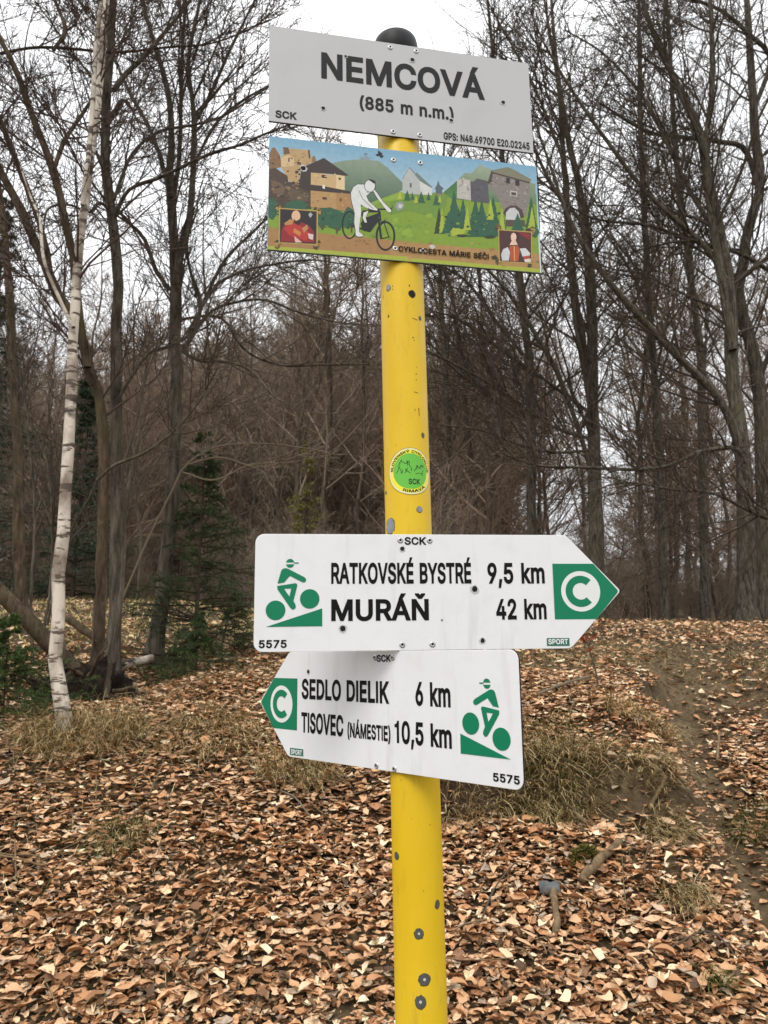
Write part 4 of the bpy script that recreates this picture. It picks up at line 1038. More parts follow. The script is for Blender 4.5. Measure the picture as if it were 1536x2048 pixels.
INKS = [('7d9a2c',None,[(-190.2,-2.2),(-109.7,-13.4),(-37.7,6.0),(-8.3,19.5),(2.9,20.7),(1.3,-76.7),(-189.0,-83.2)]),
 ('7f9c2e',None,[(-25.4,2.4),(-9.2,19.8),(187.5,38.5),(187.1,-83.0),(-26.4,-83.6)]),
 ('8a9a86','2f5a3c',[(-110.0,51.0),(-85.9,58.8),(-63.0,63.3),(-40.6,63.1),(-29.1,55.5),(-7.4,34.3),(-2.0,27.6),(-15.8,17.2),(-37.7,6.0),(-70.1,-12.0),(-88.7,-5.4)]),
 ('9aa58e','55784f',[(50.0,25.6),(70.0,45.5),(82.6,59.8),(91.7,59.7),(105.2,75.0),(119.6,69.8),(156.3,57.8),(186.8,54.8),(186.0,22.1),(63.3,16.8)]),
 ('3c6a44','4f8040',[(50.0,25.6),(70.0,45.5),(70.8,19.2),(57.4,20.1)]),
 ('6d9038',None,[(-25.4,2.4),(-9.2,19.8),(57.4,22.5),(47.6,-14.9),(0.6,-7.3),(-25.6,-16.2)]),
 ('86a838',None,[(-70.0,-10.6),(-37.7,6.7),(-9.0,20.9),(-2.3,9.8),(-37.8,1.6),(-56.7,-10.6)]),
 ('85643f',None,[(-190.5,56.5),(-185.5,65.1),(-182.3,66.5),(-175.0,55.5),(-172.1,38.5),(-190.1,32.1)]),
 ('b99a6c',None,[(-171.2,68.4),(-164.1,67.1),(-136.5,67.9),(-134.9,61.9),(-132.5,57.8),(-130.4,50.8),(-146.8,40.1),(-149.2,16.7),(-158.2,12.8),(-164.8,23.5),(-173.4,38.4),(-173.6,52.8),(-169.8,57.6)]),
 ('6a5238',None,[(-171.2,68.4),(-164.1,68.2),(-161.4,60.1),(-169.8,56.9)]),
 ('57422f',None,[(-137.8,68.1),(-135.2,68.0),(-134.4,55.4),(-136.4,55.1)]),
 ('8a6d48',None,[(-131.8,58.6),(-128.5,60.5),(-125.8,52.0),(-132.4,49.8)]),
 ('57422f',None,[(-163.9,53.3),(-162.1,53.5),(-162.2,47.2),(-164.1,47.0)]),
 ('57422f',None,[(-152.1,48.9),(-146.9,48.5),(-147.1,44.4),(-152.3,44.6)]),
 ('d2b78a',None,[(-173.6,52.8),(-163.9,56.9),(-156.1,54.9),(-156.6,41.8),(-173.4,38.4)]),
 ('57422f',None,[(-163.9,53.3),(-162.1,53.5),(-162.2,47.2),(-164.1,47.0)]),
 ('4a3a2c',None,[(-190.1,33.5),(-180.5,36.1),(-175.3,32.4),(-164.8,26.4),(-163.4,17.9),(-149.2,16.7),(-146.7,34.3),(-133.0,35.9),(-132.6,-18.7),(-189.0,-30.3)]),
 ('6b5541',None,[(-186.7,18.1),(-175.0,15.2),(-167.2,8.9),(-169.6,-2.8),(-183.8,-1.5)]),
 ('5d4d3a',None,[(-162.1,9.5),(-141.2,4.7),(-135.9,-7.6),(-156.6,-12.7),(-164.5,0.6)]),
 ('75604a',None,[(-143.8,4.4),(-137.3,3.7),(-136.0,-1.9),(-142.5,-1.9)]),
 ('54432f',None,[(-142.5,25.3),(-139.9,23.5),(-141.9,21.3),(-144.4,21.8),(-145.7,23.8)]),
 ('2c3a2a',None,[(-148.5,19.2),(-150.7,20.7),(-148.7,23.4),(-144.8,22.8),(-145.2,19.8)]),
 ('6b5541',None,[(-185.9,13.9),(-184.8,16.5),(-182.5,15.7),(-181.8,13.7),(-184.3,12.9)]),
 ('2c3a2a',None,[(-138.8,-0.0),(-140.9,0.5),(-141.6,2.1),(-139.1,2.7),(-137.4,1.7)]),
 ('54432f',None,[(-191.2,22.9),(-188.5,25.1),(-186.4,23.6),(-186.9,21.4),(-190.1,20.4)]),
 ('54432f',None,[(-146.4,9.7),(-144.5,8.1),(-146.3,5.9),(-148.9,6.3),(-149.1,8.8)]),
 ('3a2e24',None,[(-149.9,35.2),(-150.1,32.5),(-153.4,30.5),(-155.1,32.9),(-153.6,35.2)]),
 ('3a2e24',None,[(-189.4,22.4),(-187.6,23.2),(-186.1,22.3),(-187.1,20.6),(-189.5,20.7)]),
 ('3a2e24',None,[(-161.2,-10.3),(-161.7,-12.0),(-163.5,-12.0),(-164.2,-10.8),(-162.6,-10.0)]),
 ('54432f',None,[(-183.8,18.7),(-183.1,20.6),(-179.9,20.8),(-178.8,18.8),(-182.1,17.0)]),
 ('54432f',None,[(-142.8,17.1),(-142.4,18.5),(-140.7,19.2),(-139.9,17.6),(-141.1,16.6)]),
 ('7a6448',None,[(-149.6,12.0),(-148.7,9.2),(-152.1,7.3),(-154.5,9.8),(-152.7,12.8)]),
 ('54432f',None,[(-173.3,28.1),(-173.0,25.7),(-176.3,24.5),(-177.5,26.8),(-176.0,29.1)]),
 ('3a2e24',None,[(-147.9,16.6),(-150.1,14.1),(-153.6,14.4),(-155.0,17.0),(-151.2,18.7)]),
 ('7a6448',None,[(-176.6,-3.0),(-174.9,-1.8),(-173.4,-2.0),(-173.6,-3.8),(-175.1,-3.8)]),
 ('2c3a2a',None,[(-179.5,6.2),(-181.8,5.9),(-182.4,7.5),(-181.0,8.9),(-178.6,8.2)]),
 ('54432f',None,[(-155.6,16.1),(-153.2,15.0),(-154.6,11.8),(-157.2,11.8),(-158.3,14.9)]),
 ('7a6448',None,[(-174.5,-4.2),(-174.2,-2.1),(-171.3,-1.0),(-170.5,-3.2),(-172.1,-4.5)]),
 ('6b5541',None,[(-187.7,0.2),(-189.3,0.8),(-188.9,1.9),(-187.2,2.2),(-186.6,1.2)]),
 ('2c3a2a',None,[(-168.8,-5.0),(-171.8,-5.6),(-173.1,-4.0),(-171.6,-2.1),(-168.7,-2.6)]),
 ('8a7050',None,[(-160.4,8.2),(-161.9,5.8),(-165.4,6.5),(-165.0,9.9),(-161.2,11.2)]),
 ('54432f',None,[(-186.0,14.5),(-184.3,14.3),(-184.3,12.6),(-185.9,12.4),(-187.3,13.2)]),
 ('6b5541',None,[(-161.4,-0.6),(-163.5,0.2),(-164.0,1.7),(-161.6,3.1),(-160.2,1.3)]),
 ('54432f',None,[(-144.4,2.0),(-147.4,2.5),(-147.5,5.0),(-144.0,7.0),(-141.9,4.2)]),
 ('54432f',None,[(-178.6,-3.3),(-181.0,-4.2),(-183.0,-3.5),(-181.6,-1.3),(-179.8,-1.4)]),
 ('8a7050',None,[(-155.1,14.8),(-152.1,13.3),(-154.9,11.5),(-158.3,11.6),(-158.2,13.8)]),
 ('2c3a2a',None,[(-148.7,29.2),(-150.5,29.6),(-150.3,31.4),(-148.1,31.9),(-146.9,30.4)]),
 ('8a7050',None,[(-177.9,-5.5),(-177.7,-3.0),(-175.2,-3.0),(-173.9,-4.4),(-175.6,-5.6)]),
 ('6b5541',None,[(-176.9,-8.5),(-178.1,-9.7),(-180.1,-9.7),(-179.8,-8.5),(-178.5,-8.0)]),
 ('7a6448',None,[(-166.8,10.9),(-164.6,11.4),(-163.4,9.4),(-164.9,7.0),(-168.2,8.2)]),
 ('8a7050',None,[(-185.1,5.3),(-182.0,6.3),(-181.5,3.9),(-183.5,2.6),(-186.2,3.6)]),
 ('3a2e24',None,[(-175.3,-4.4),(-172.6,-2.7),(-170.5,-3.5),(-170.5,-5.5),(-173.9,-6.0)]),
 ('6b5541',None,[(-166.5,-1.9),(-163.7,-1.6),(-163.9,-3.2),(-165.5,-4.1),(-167.5,-3.4)]),
 ('2c3a2a',None,[(-172.6,-10.4),(-171.2,-11.4),(-172.5,-12.4),(-174.2,-12.6),(-174.1,-10.9)]),
 ('8a7050',None,[(-154.9,15.0),(-154.9,17.4),(-152.5,18.7),(-150.5,17.4),(-151.2,15.6)]),
 ('3a2e24',None,[(-155.2,14.2),(-158.6,14.3),(-159.3,17.2),(-156.1,19.2),(-154.2,17.2)]),
 ('8a7050',None,[(-165.7,15.9),(-166.9,15.0),(-168.3,15.1),(-168.5,16.4),(-166.6,16.6)]),
 ('54432f',None,[(-174.8,11.2),(-172.9,9.3),(-175.9,7.9),(-179.4,8.3),(-178.1,10.9)]),
 ('54432f',None,[(-165.8,0.1),(-167.7,-1.2),(-170.6,-0.9),(-169.7,1.5),(-167.1,2.3)]),
 ('8a7050',None,[(-152.0,-3.8),(-149.2,-1.8),(-146.6,-2.6),(-145.8,-5.2),(-150.2,-6.5)]),
 ('6b5541',None,[(-152.6,27.7),(-151.7,26.7),(-152.2,25.2),(-154.1,25.5),(-154.3,27.0)]),
 ('8a7050',None,[(-149.0,15.5),(-148.4,12.2),(-151.7,11.6),(-153.4,12.9),(-151.8,15.7)]),
 ('54432f',None,[(-155.9,-7.3),(-154.1,-6.9),(-152.7,-8.5),(-154.7,-10.1),(-156.4,-9.3)]),
 ('3a2e24',None,[(-178.2,6.7),(-179.0,8.4),(-177.3,10.1),(-175.2,9.2),(-175.9,7.2)]),
 ('54432f',None,[(-163.3,32.0),(-165.1,31.9),(-166.4,33.3),(-164.1,34.5),(-162.2,33.8)]),
 ('6b5541',None,[(-160.4,-7.4),(-162.1,-8.7),(-163.3,-7.8),(-163.3,-6.7),(-161.5,-6.3)]),
 ('9a7c50',None,[(-143.7,55.0),(-146.1,55.0),(-146.7,56.3),(-145.1,57.8),(-142.7,57.1)]),
 ('a98a5c',None,[(-172.2,62.4),(-172.3,64.0),(-170.7,64.8),(-169.3,63.8),(-170.1,62.3)]),
 ('a98a5c',None,[(-157.4,55.0),(-156.7,57.1),(-154.3,57.7),(-153.2,56.0),(-155.1,54.3)]),
 ('cbb084',None,[(-149.6,50.7),(-147.2,51.6),(-145.9,50.1),(-147.4,48.1),(-149.5,48.7)]),
 ('cbb084',None,[(-143.4,58.9),(-142.6,60.7),(-140.5,60.9),(-139.4,59.6),(-141.3,58.4)]),
 ('9a7c50',None,[(-158.6,63.7),(-159.4,64.2),(-158.9,65.1),(-157.3,65.3),(-157.5,64.0)]),
 ('a98a5c',None,[(-144.4,60.1),(-146.6,60.8),(-145.7,62.5),(-143.2,62.8),(-142.0,61.3)]),
 ('a98a5c',None,[(-157.2,57.6),(-155.0,57.9),(-154.5,56.0),(-156.6,55.0),(-158.5,56.0)]),
 ('9a7c50',None,[(-156.2,50.2),(-156.2,51.5),(-154.4,51.9),(-153.9,51.2),(-154.5,50.2)]),
 ('a98a5c',None,[(-163.6,43.7),(-163.4,42.6),(-165.2,42.1),(-165.8,43.2),(-164.8,44.3)]),
 ('a98a5c',None,[(-139.2,49.0),(-137.0,48.8),(-135.6,47.3),(-137.8,46.1),(-140.3,46.2)]),
 ('a98a5c',None,[(-169.8,59.0),(-171.6,58.7),(-172.0,59.9),(-171.1,60.7),(-169.6,60.4)]),
 ('9a7c50',None,[(-151.7,51.8),(-149.0,52.6),(-147.8,51.0),(-149.1,49.1),(-151.6,49.3)]),
 ('9a7c50',None,[(-152.2,46.3),(-154.6,46.6),(-155.3,47.7),(-153.1,48.9),(-151.5,48.0)]),
 ('a98a5c',None,[(-140.0,59.0),(-142.5,58.2),(-142.9,59.6),(-141.8,60.7),(-139.5,60.6)]),
 ('9a7c50',None,[(-161.7,53.5),(-159.1,54.6),(-157.1,53.7),(-158.0,51.5),(-161.0,51.6)]),
 ('6a5034',None,[(-190.1,48.8),(-189.1,50.0),(-187.6,49.3),(-187.8,48.0),(-189.6,47.3)]),
 ('9a7850',None,[(-178.9,39.8),(-177.8,39.3),(-177.8,38.2),(-179.5,38.0),(-179.7,38.8)]),
 ('54402a',None,[(-185.9,41.6),(-184.8,43.8),(-182.5,43.2),(-181.8,41.5),(-184.2,40.9)]),
 ('9a7850',None,[(-185.7,50.8),(-185.7,49.2),(-187.2,48.1),(-188.3,49.7),(-187.5,51.4)]),
 ('6a5034',None,[(-189.0,43.8),(-187.0,44.3),(-185.9,42.5),(-187.8,41.3),(-190.0,41.7)]),
 ('54402a',None,[(-181.2,48.2),(-182.0,46.9),(-183.3,47.2),(-183.6,48.6),(-182.1,49.0)]),
 ('54402a',None,[(-175.6,52.9),(-174.7,51.7),(-176.1,50.4),(-177.9,51.0),(-177.1,52.7)]),
 ('54402a',None,[(-188.0,56.6),(-188.0,55.4),(-189.5,55.2),(-190.2,56.2),(-188.9,57.2)]),
 ('c9aa78',None,[(-133.9,35.1),(-87.6,35.1),(-87.6,13.8),(-133.8,16.7)]),
 ('dcc396',None,[(-99.3,35.5),(-87.6,35.1),(-87.6,13.8),(-99.3,14.8)]),
 ('3d2f2a',None,[(-116.0,58.7),(-82.2,36.7),(-88.4,35.0),(-100.0,36.1),(-133.6,34.8),(-152.6,36.5)]),
 ('3a2c27',None,[(-146.7,35.0),(-133.6,34.8),(-133.5,15.6),(-149.2,16.4)]),
 ('3a2c27',None,[(-158.2,12.8),(-133.5,16.8),(-117.8,16.7),(-80.7,12.9),(-80.4,8.8),(-99.9,8.5),(-133.4,8.1)]),
 ('b48f5c',None,[(-133.7,8.1),(-99.9,8.5),(-80.7,9.1),(-74.7,-16.9),(-109.7,-17.0),(-133.5,-15.9)]),
 ('a9814f',None,[(-99.2,8.6),(-80.7,9.1),(-74.7,-16.9),(-99.2,-16.9)]),
 ('3a2c27',None,[(-119.1,33.2),(-111.9,33.3),(-111.9,28.9),(-119.1,28.8)]),
 ('3a2c27',None,[(-96.0,31.8),(-92.9,31.4),(-92.9,28.2),(-96.0,28.6)]),
 ('3a2c27',None,[(-117.7,0.4),(-112.2,0.3),(-112.1,-3.2),(-117.7,-3.1)]),
 ('5a4026',None,[(-94.6,1.2),(-92.0,0.8),(-92.0,-3.9),(-94.6,-3.4)]),
 ('e8e0d0',None,[(-117.8,18.5),(-114.5,18.2),(-114.4,12.7),(-117.7,13.1)]),
 ('2c5a40',None,[(-175.2,-23.2),(-177.1,-28.4),(-179.0,-33.3),(-181.6,-36.9),(-183.2,-45.4),(-185.8,-38.9),(-188.2,-36.9),(-189.6,-34.2),(-192.2,-30.2),(-193.2,-25.1),(-192.0,-18.7),(-191.1,-15.6),(-188.7,-10.3),(-186.6,-9.6),(-183.7,-7.0),(-181.5,-10.9),(-178.4,-12.9),(-177.5,-17.7)]),
 ('2c5a40',None,[(-140.3,-16.7),(-137.4,-19.1),(-138.0,-23.4),(-143.4,-24.5),(-148.4,-27.2),(-154.7,-28.9),(-159.8,-28.5),(-163.8,-24.9),(-168.2,-23.3),(-167.7,-19.6),(-167.6,-17.2),(-165.4,-12.6),(-158.2,-9.9),(-154.1,-7.5),(-149.3,-8.9),(-142.4,-7.0),(-141.9,-10.8),(-135.0,-12.9)]),
 ('2c5a40',None,[(-105.8,-28.7),(-107.9,-33.2),(-108.7,-38.1),(-112.8,-39.2),(-115.4,-44.9),(-119.3,-46.0),(-122.6,-41.8),(-124.3,-38.9),(-128.2,-35.0),(-126.6,-30.9),(-127.0,-25.7),(-123.9,-23.3),(-122.5,-16.3),(-119.5,-15.7),(-116.0,-15.2),(-112.8,-15.9),(-110.8,-19.9),(-108.5,-23.8)]),
 ('2c5a40',None,[(-86.3,-31.0),(-85.3,-36.6),(-92.0,-40.3),(-93.4,-44.8),(-97.6,-48.1),(-101.6,-44.4),(-104.7,-44.0),(-108.8,-43.1),(-113.7,-38.5),(-112.8,-33.7),(-113.4,-28.4),(-110.3,-25.5),(-105.3,-21.8),(-101.8,-17.4),(-97.1,-18.8),(-92.6,-20.3),(-90.7,-21.7),(-83.9,-26.0)]),
 ('2c5a40',None,[(-73.4,-26.8),(-74.7,-32.6),(-74.2,-37.0),(-77.3,-41.0),(-80.4,-40.1),(-83.6,-43.5),(-86.2,-40.9),(-88.5,-38.0),(-91.6,-33.8),(-91.1,-28.6),(-91.4,-22.1),(-87.3,-17.0),(-86.4,-14.2),(-83.8,-10.3),(-80.2,-11.6),(-76.5,-13.9),(-75.0,-15.8),(-73.9,-20.0)]),
 ('2c5a40',None,[(-92.0,-20.1),(-94.9,-22.8),(-97.4,-25.7),(-102.4,-27.7),(-107.0,-30.1),(-112.2,-30.1),(-116.9,-28.2),(-120.7,-27.1),(-124.7,-26.3),(-125.7,-23.7),(-127.3,-21.3),(-122.0,-18.8),(-116.1,-15.9),(-111.9,-14.6),(-107.0,-13.7),(-101.9,-15.6),(-97.1,-16.4),(-95.2,-18.0)]),
 ('5a4326',None,[(-118.5,-38.5),(-116.5,-38.3),(-116.4,-47.5),(-118.5,-47.7)]),
 ('5a4326',None,[(-99.3,-42.3),(-97.2,-42.0),(-97.2,-51.3),(-99.3,-51.5)]),
 ('5a4326',None,[(-79.4,-38.1),(-77.3,-37.9),(-77.3,-47.2),(-79.4,-47.4)]),
 ('7f9c2e',None,[(-189.5,-39.5),(-176.8,-39.6),(-176.6,-50.8),(-189.3,-51.1)]),
 ('a47c4c',None,[(-189.4,-50.8),(-122.6,-52.8),(-70.2,-53.6),(1.6,-53.4),(1.3,-76.4),(-189.1,-77.7)]),
 ('ac8650',None,[(-26.0,-54.4),(46.6,-53.9),(127.3,-54.0),(187.3,-53.4),(187.4,-76.7),(-26.3,-77.3)]),
 ('a3b03c',None,[(-189.1,-77.4),(1.3,-75.5),(1.2,-83.1),(-189.1,-84.6)]),
 ('a3b03c',None,[(-26.3,-77.0),(187.4,-76.3),(187.5,-83.7),(-26.4,-85.1)]),
 ('b4b8b4',None,[(-7.7,38.9),(2.9,58.4),(16.9,41.0),(16.9,18.8),(-7.7,18.1)]),
 ('cfd0cb',None,[(16.9,40.5),(34.1,31.8),(33.8,19.9),(16.9,18.8)]),
 ('6f7f7c',None,[(11.9,51.5),(13.7,51.2),(34.5,32.3),(33.8,30.6),(17.3,39.4),(2.4,57.9),(-7.7,38.3),(-7.7,40.2),(2.9,59.5),(11.6,49.1)]),
 ('55565a',None,[(2.8,34.6),(5.3,34.9),(5.2,28.5),(2.7,28.2)]),
 ('55656a',None,[(43.4,43.5),(45.1,37.0),(51.4,31.4),(48.3,29.7),(48.5,23.9),(39.2,23.3),(39.7,28.8),(37.9,30.1),(41.3,36.6)]),
 ('8a7a66',None,[(37.3,23.1),(49.7,23.9),(49.6,21.9),(37.3,21.2)]),
 ('b9b5ad',None,[(70.9,48.0),(77.7,49.6),(79.3,52.5),(82.6,49.3),(89.9,49.3),(90.1,18.1),(69.6,19.1)]),
 ('57545a',None,[(89.8,47.2),(94.4,47.5),(99.9,53.2),(115.9,50.7),(116.2,16.1),(90.0,16.5)]),
 ('8a857c',None,[(77.7,48.8),(79.5,49.0),(79.3,42.5),(77.5,42.3)]),
 ('857d78',None,[(116.4,43.5),(123.4,67.8),(179.0,58.0),(175.9,24.2),(169.5,2.6),(138.7,4.2),(128.9,28.8),(117.1,41.2)]),
 ('6a625e',None,[(157.0,57.7),(159.1,57.3),(158.8,56.2),(156.7,56.4)]),
 ('b5aea6',None,[(160.9,67.4),(163.7,67.0),(163.3,65.5),(160.6,65.8)]),
 ('b5aea6',None,[(143.3,39.2),(145.5,38.8),(145.2,37.6),(143.0,37.8)]),
 ('6a625e',None,[(170.0,56.0),(172.3,55.7),(172.0,54.5),(169.7,54.7)]),
 ('b5aea6',None,[(169.1,14.5),(170.5,14.3),(170.3,13.5),(168.9,13.7)]),
 ('b5aea6',None,[(170.4,56.8),(172.4,56.5),(172.2,55.4),(170.2,55.6)]),
 ('a09893',None,[(158.5,22.3),(160.6,21.9),(160.3,20.8),(158.3,21.1)]),
 ('b5aea6',None,[(157.0,45.8),(159.5,45.4),(159.2,44.1),(156.7,44.4)]),
 ('b5aea6',None,[(150.8,23.9),(153.0,23.6),(152.7,22.4),(150.6,22.6)]),
 ('6a625e',None,[(142.1,9.2),(143.6,9.0),(143.4,8.1),(141.9,8.3)]),
 ('a09893',None,[(127.9,63.5),(130.7,63.1),(130.3,61.6),(127.5,61.9)]),
 ('5c5552',None,[(132.3,48.4),(133.9,48.1),(133.7,47.3),(132.1,47.4)]),
 ('b5aea6',None,[(152.7,37.2),(155.4,36.8),(155.1,35.3),(152.3,35.5)]),
 ('a09893',None,[(168.8,40.3),(171.6,39.9),(171.2,38.4),(168.5,38.7)]),
 ('6a625e',None,[(163.2,12.2),(165.4,11.9),(165.1,10.7),(162.9,10.9)]),
 ('b5aea6',None,[(151.2,55.2),(153.4,54.9),(153.1,53.7),(150.9,53.9)]),
 ('6a625e',None,[(170.4,13.1),(171.7,12.9),(171.5,12.2),(170.2,12.3)]),
 ('b5aea6',None,[(137.8,57.0),(139.3,56.8),(139.1,56.0),(137.6,56.1)]),
 ('b5aea6',None,[(162.7,9.2),(164.9,8.8),(164.6,7.7),(162.4,7.9)]),
 ('6a625e',None,[(146.6,15.4),(149.2,15.0),(148.9,13.6),(146.3,13.9)]),
 ('a09893',None,[(122.6,50.6),(125.4,50.1),(125.1,48.6),(122.2,48.9)]),
 ('6a625e',None,[(155.2,19.5),(157.7,19.1),(157.4,17.8),(154.9,18.1)]),
 ('5c5552',None,[(160.2,34.3),(161.9,34.0),(161.7,33.1),(160.0,33.3)]),
 ('a09893',None,[(176.8,69.4),(179.4,69.0),(179.1,67.6),(176.5,67.9)]),
 ('b5aea6',None,[(169.6,54.8),(171.0,54.6),(170.8,53.9),(169.4,54.0)]),
 ('6a625e',None,[(137.2,36.9),(139.2,36.6),(139.0,35.5),(137.0,35.7)]),
 ('b5aea6',None,[(173.5,62.2),(176.5,61.8),(176.2,60.1),(173.1,60.4)]),
 ('a09893',None,[(172.7,48.8),(175.3,48.4),(175.0,47.0),(172.4,47.3)]),
 ('6a625e',None,[(156.8,28.8),(159.5,28.4),(159.2,26.9),(156.4,27.2)]),
 ('a09893',None,[(140.9,28.0),(142.2,27.8),(142.1,27.1),(140.8,27.2)]),
 ('6a625e',None,[(166.5,43.0),(168.2,42.7),(168.0,41.8),(166.3,42.0)]),
 ('a09893',None,[(156.8,64.7),(158.5,64.5),(158.3,63.5),(156.6,63.7)]),
 ('6a625e',None,[(136.2,49.3),(138.8,48.9),(138.5,47.5),(135.9,47.8)]),
 ('b5aea6',None,[(169.7,25.8),(171.4,25.5),(171.2,24.5),(169.4,24.7)]),
 ('a09893',None,[(137.7,57.8),(139.4,57.6),(139.2,56.6),(137.5,56.8)]),
 ('b5aea6',None,[(160.8,49.8),(162.6,49.5),(162.4,48.5),(160.5,48.6)]),
 ('5c5552',None,[(163.1,9.3),(164.5,9.1),(164.3,8.3),(162.9,8.4)]),
 ('a09893',None,[(161.8,37.5),(163.9,37.2),(163.6,36.1),(161.6,36.3)]),
 ('5c5552',None,[(153.9,20.4),(155.3,20.2),(155.1,19.5),(153.7,19.6)]),
 ('5c5552',None,[(173.6,43.7),(175.7,43.4),(175.5,42.3),(173.3,42.5)]),
 ('6a625e',None,[(133.6,28.8),(135.2,28.5),(135.0,27.7),(133.4,27.8)]),
 ('b5aea6',None,[(170.2,37.8),(173.0,37.4),(172.7,35.9),(169.9,36.2)]),
 ('5c5552',None,[(126.0,50.9),(128.5,50.5),(128.2,49.2),(125.7,49.4)]),
 ('6a625e',None,[(126.0,58.7),(128.7,58.3),(128.4,56.8),(125.7,57.1)]),
 ('5c5552',None,[(120.4,59.9),(123.4,59.5),(123.0,57.9),(120.0,58.2)]),
 ('5c5552',None,[(140.2,53.8),(143.0,53.4),(142.7,51.9),(139.8,52.1)]),
 ('a09893',None,[(163.0,27.0),(165.2,26.7),(165.0,25.5),(162.8,25.7)]),
 ('b5aea6',None,[(174.5,37.3),(175.9,37.1),(175.7,36.3),(174.3,36.5)]),
 ('6a625e',None,[(160.0,29.2),(162.6,28.8),(162.2,27.4),(159.6,27.6)]),
 ('6a625e',None,[(140.1,49.3),(142.0,49.0),(141.7,48.0),(139.8,48.2)]),
 ('6a625e',None,[(132.7,13.6),(134.2,13.4),(134.0,12.6),(132.5,12.7)]),
 ('a09893',None,[(159.5,43.3),(161.4,43.0),(161.1,42.0),(159.3,42.2)]),
 ('a09893',None,[(173.2,14.3),(174.8,14.0),(174.7,13.2),(173.0,13.3)]),
 ('a09893',None,[(146.3,31.0),(148.1,30.7),(147.9,29.7),(146.0,29.9)]),
 ('6a625e',None,[(151.7,25.2),(154.4,24.8),(154.1,23.3),(151.3,23.6)]),
 ('a09893',None,[(156.4,64.0),(157.8,63.8),(157.6,63.1),(156.2,63.2)]),
 ('6a625e',None,[(122.3,56.5),(125.0,56.0),(124.6,54.6),(122.0,54.9)]),
 ('6a625e',None,[(146.6,38.6),(148.2,38.4),(148.0,37.5),(146.4,37.6)]),
 ('5c5552',None,[(121.6,52.3),(124.4,51.9),(124.1,50.4),(121.3,50.7)]),
 ('6a625e',None,[(142.9,49.7),(145.5,49.3),(145.2,47.9),(142.6,48.1)]),
 ('b5aea6',None,[(158.9,44.1),(161.0,43.8),(160.8,42.6),(158.6,42.8)]),
 ('6a625e',None,[(150.9,30.3),(153.2,29.9),(152.9,28.7),(150.6,28.9)]),
 ('b5aea6',None,[(168.8,10.4),(170.2,10.2),(170.0,9.5),(168.7,9.6)]),
 ('6a625e',None,[(163.9,26.4),(166.2,26.1),(165.9,24.9),(163.6,25.1)]),
 ('a09893',None,[(153.9,48.6),(156.6,48.2),(156.2,46.7),(153.5,47.0)]),
 ('a09893',None,[(121.7,55.4),(123.9,55.1),(123.6,53.9),(121.5,54.1)]),
 ('5c5552',None,[(158.8,31.4),(160.1,31.2),(159.9,30.5),(158.6,30.7)]),
 ('6a625e',None,[(159.2,46.3),(160.8,46.1),(160.6,45.2),(159.0,45.4)]),
 ('6a625e',None,[(118.9,47.0),(121.9,46.6),(121.5,45.0),(118.6,45.3)]),
 ('a09893',None,[(148.9,10.7),(151.4,10.3),(151.1,9.0),(148.6,9.2)]),
 ('a09893',None,[(134.0,25.1),(135.4,24.9),(135.2,24.1),(133.8,24.2)]),
 ('6a625e',None,[(167.3,21.8),(169.2,21.5),(169.0,20.4),(167.1,20.6)]),
 ('b5aea6',None,[(162.7,7.9),(164.6,7.6),(164.4,6.6),(162.5,6.8)]),
 ('b5aea6',None,[(128.4,57.7),(131.0,57.3),(130.7,55.9),(128.1,56.1)]),
 ('6a625e',None,[(160.3,10.0),(162.3,9.7),(162.0,8.7),(160.1,8.9)]),
 ('6a625e',None,[(140.6,22.3),(143.3,21.9),(143.0,20.4),(140.3,20.7)]),
 ('b5aea6',None,[(125.3,44.0),(126.6,43.8),(126.4,43.0),(125.1,43.2)]),
 ('a09893',None,[(159.2,10.2),(162.2,9.7),(161.9,8.1),(158.8,8.4)]),
 ('a09893',None,[(168.4,37.7),(170.3,37.4),(170.0,36.4),(168.2,36.6)]),
 ('7c7d66',None,[(121.4,68.4),(127.3,69.9),(145.4,76.2),(153.9,73.9),(181.2,60.7),(178.1,55.1),(123.3,65.1)]),
 ('4d4238',None,[(121.4,68.1),(123.8,65.4),(121.2,50.5),(116.4,45.1),(115.8,49.9)]),
 ('4d4238',None,[(123.8,65.8),(178.5,56.3),(178.1,54.1),(123.2,63.4)]),
 ('2e2a2c',None,[(143.2,59.2),(148.6,58.9),(148.3,50.2),(142.8,50.6)]),
 ('2e2a2c',None,[(156.7,57.5),(162.9,57.3),(162.5,48.4),(156.3,48.7)]),
 ('b9b3aa',None,[(148.1,39.8),(159.0,39.4),(158.6,31.2),(147.8,31.7)]),
 ('4a4648',None,[(149.9,37.6),(157.0,37.4),(156.8,32.7),(149.7,33.0)]),
 ('4a3a34',None,[(136.4,3.9),(140.5,11.6),(148.4,16.7),(156.9,17.0),(164.5,11.7),(167.8,0.8),(159.9,-3.2),(140.0,-2.1)]),
 ('c5c8c6',None,[(140.1,-6.1),(140.5,4.3),(146.7,12.2),(153.7,13.8),(159.7,8.0),(161.8,-2.2),(153.7,-5.5)]),
 ('55483c',None,[(139.8,-6.1),(167.6,-4.0),(168.8,-13.5),(139.4,-16.5)]),
 ('a39f98',None,[(75.8,46.9),(76.8,46.6),(76.9,45.7),(75.5,45.1),(75.0,46.2)]),
 ('cbc7bf',None,[(82.3,43.0),(84.9,42.7),(83.7,40.2),(81.6,40.2),(79.9,41.4)]),
 ('a39f98',None,[(81.8,27.8),(80.5,28.3),(81.5,29.5),(83.1,29.3),(83.5,28.3)]),
 ('8f8b84',None,[(75.8,29.3),(77.7,29.9),(79.1,29.2),(78.1,27.8),(75.9,27.5)]),
 ('8f8b84',None,[(85.3,36.3),(87.1,36.5),(87.2,35.2),(85.2,34.5),(84.5,35.4)]),
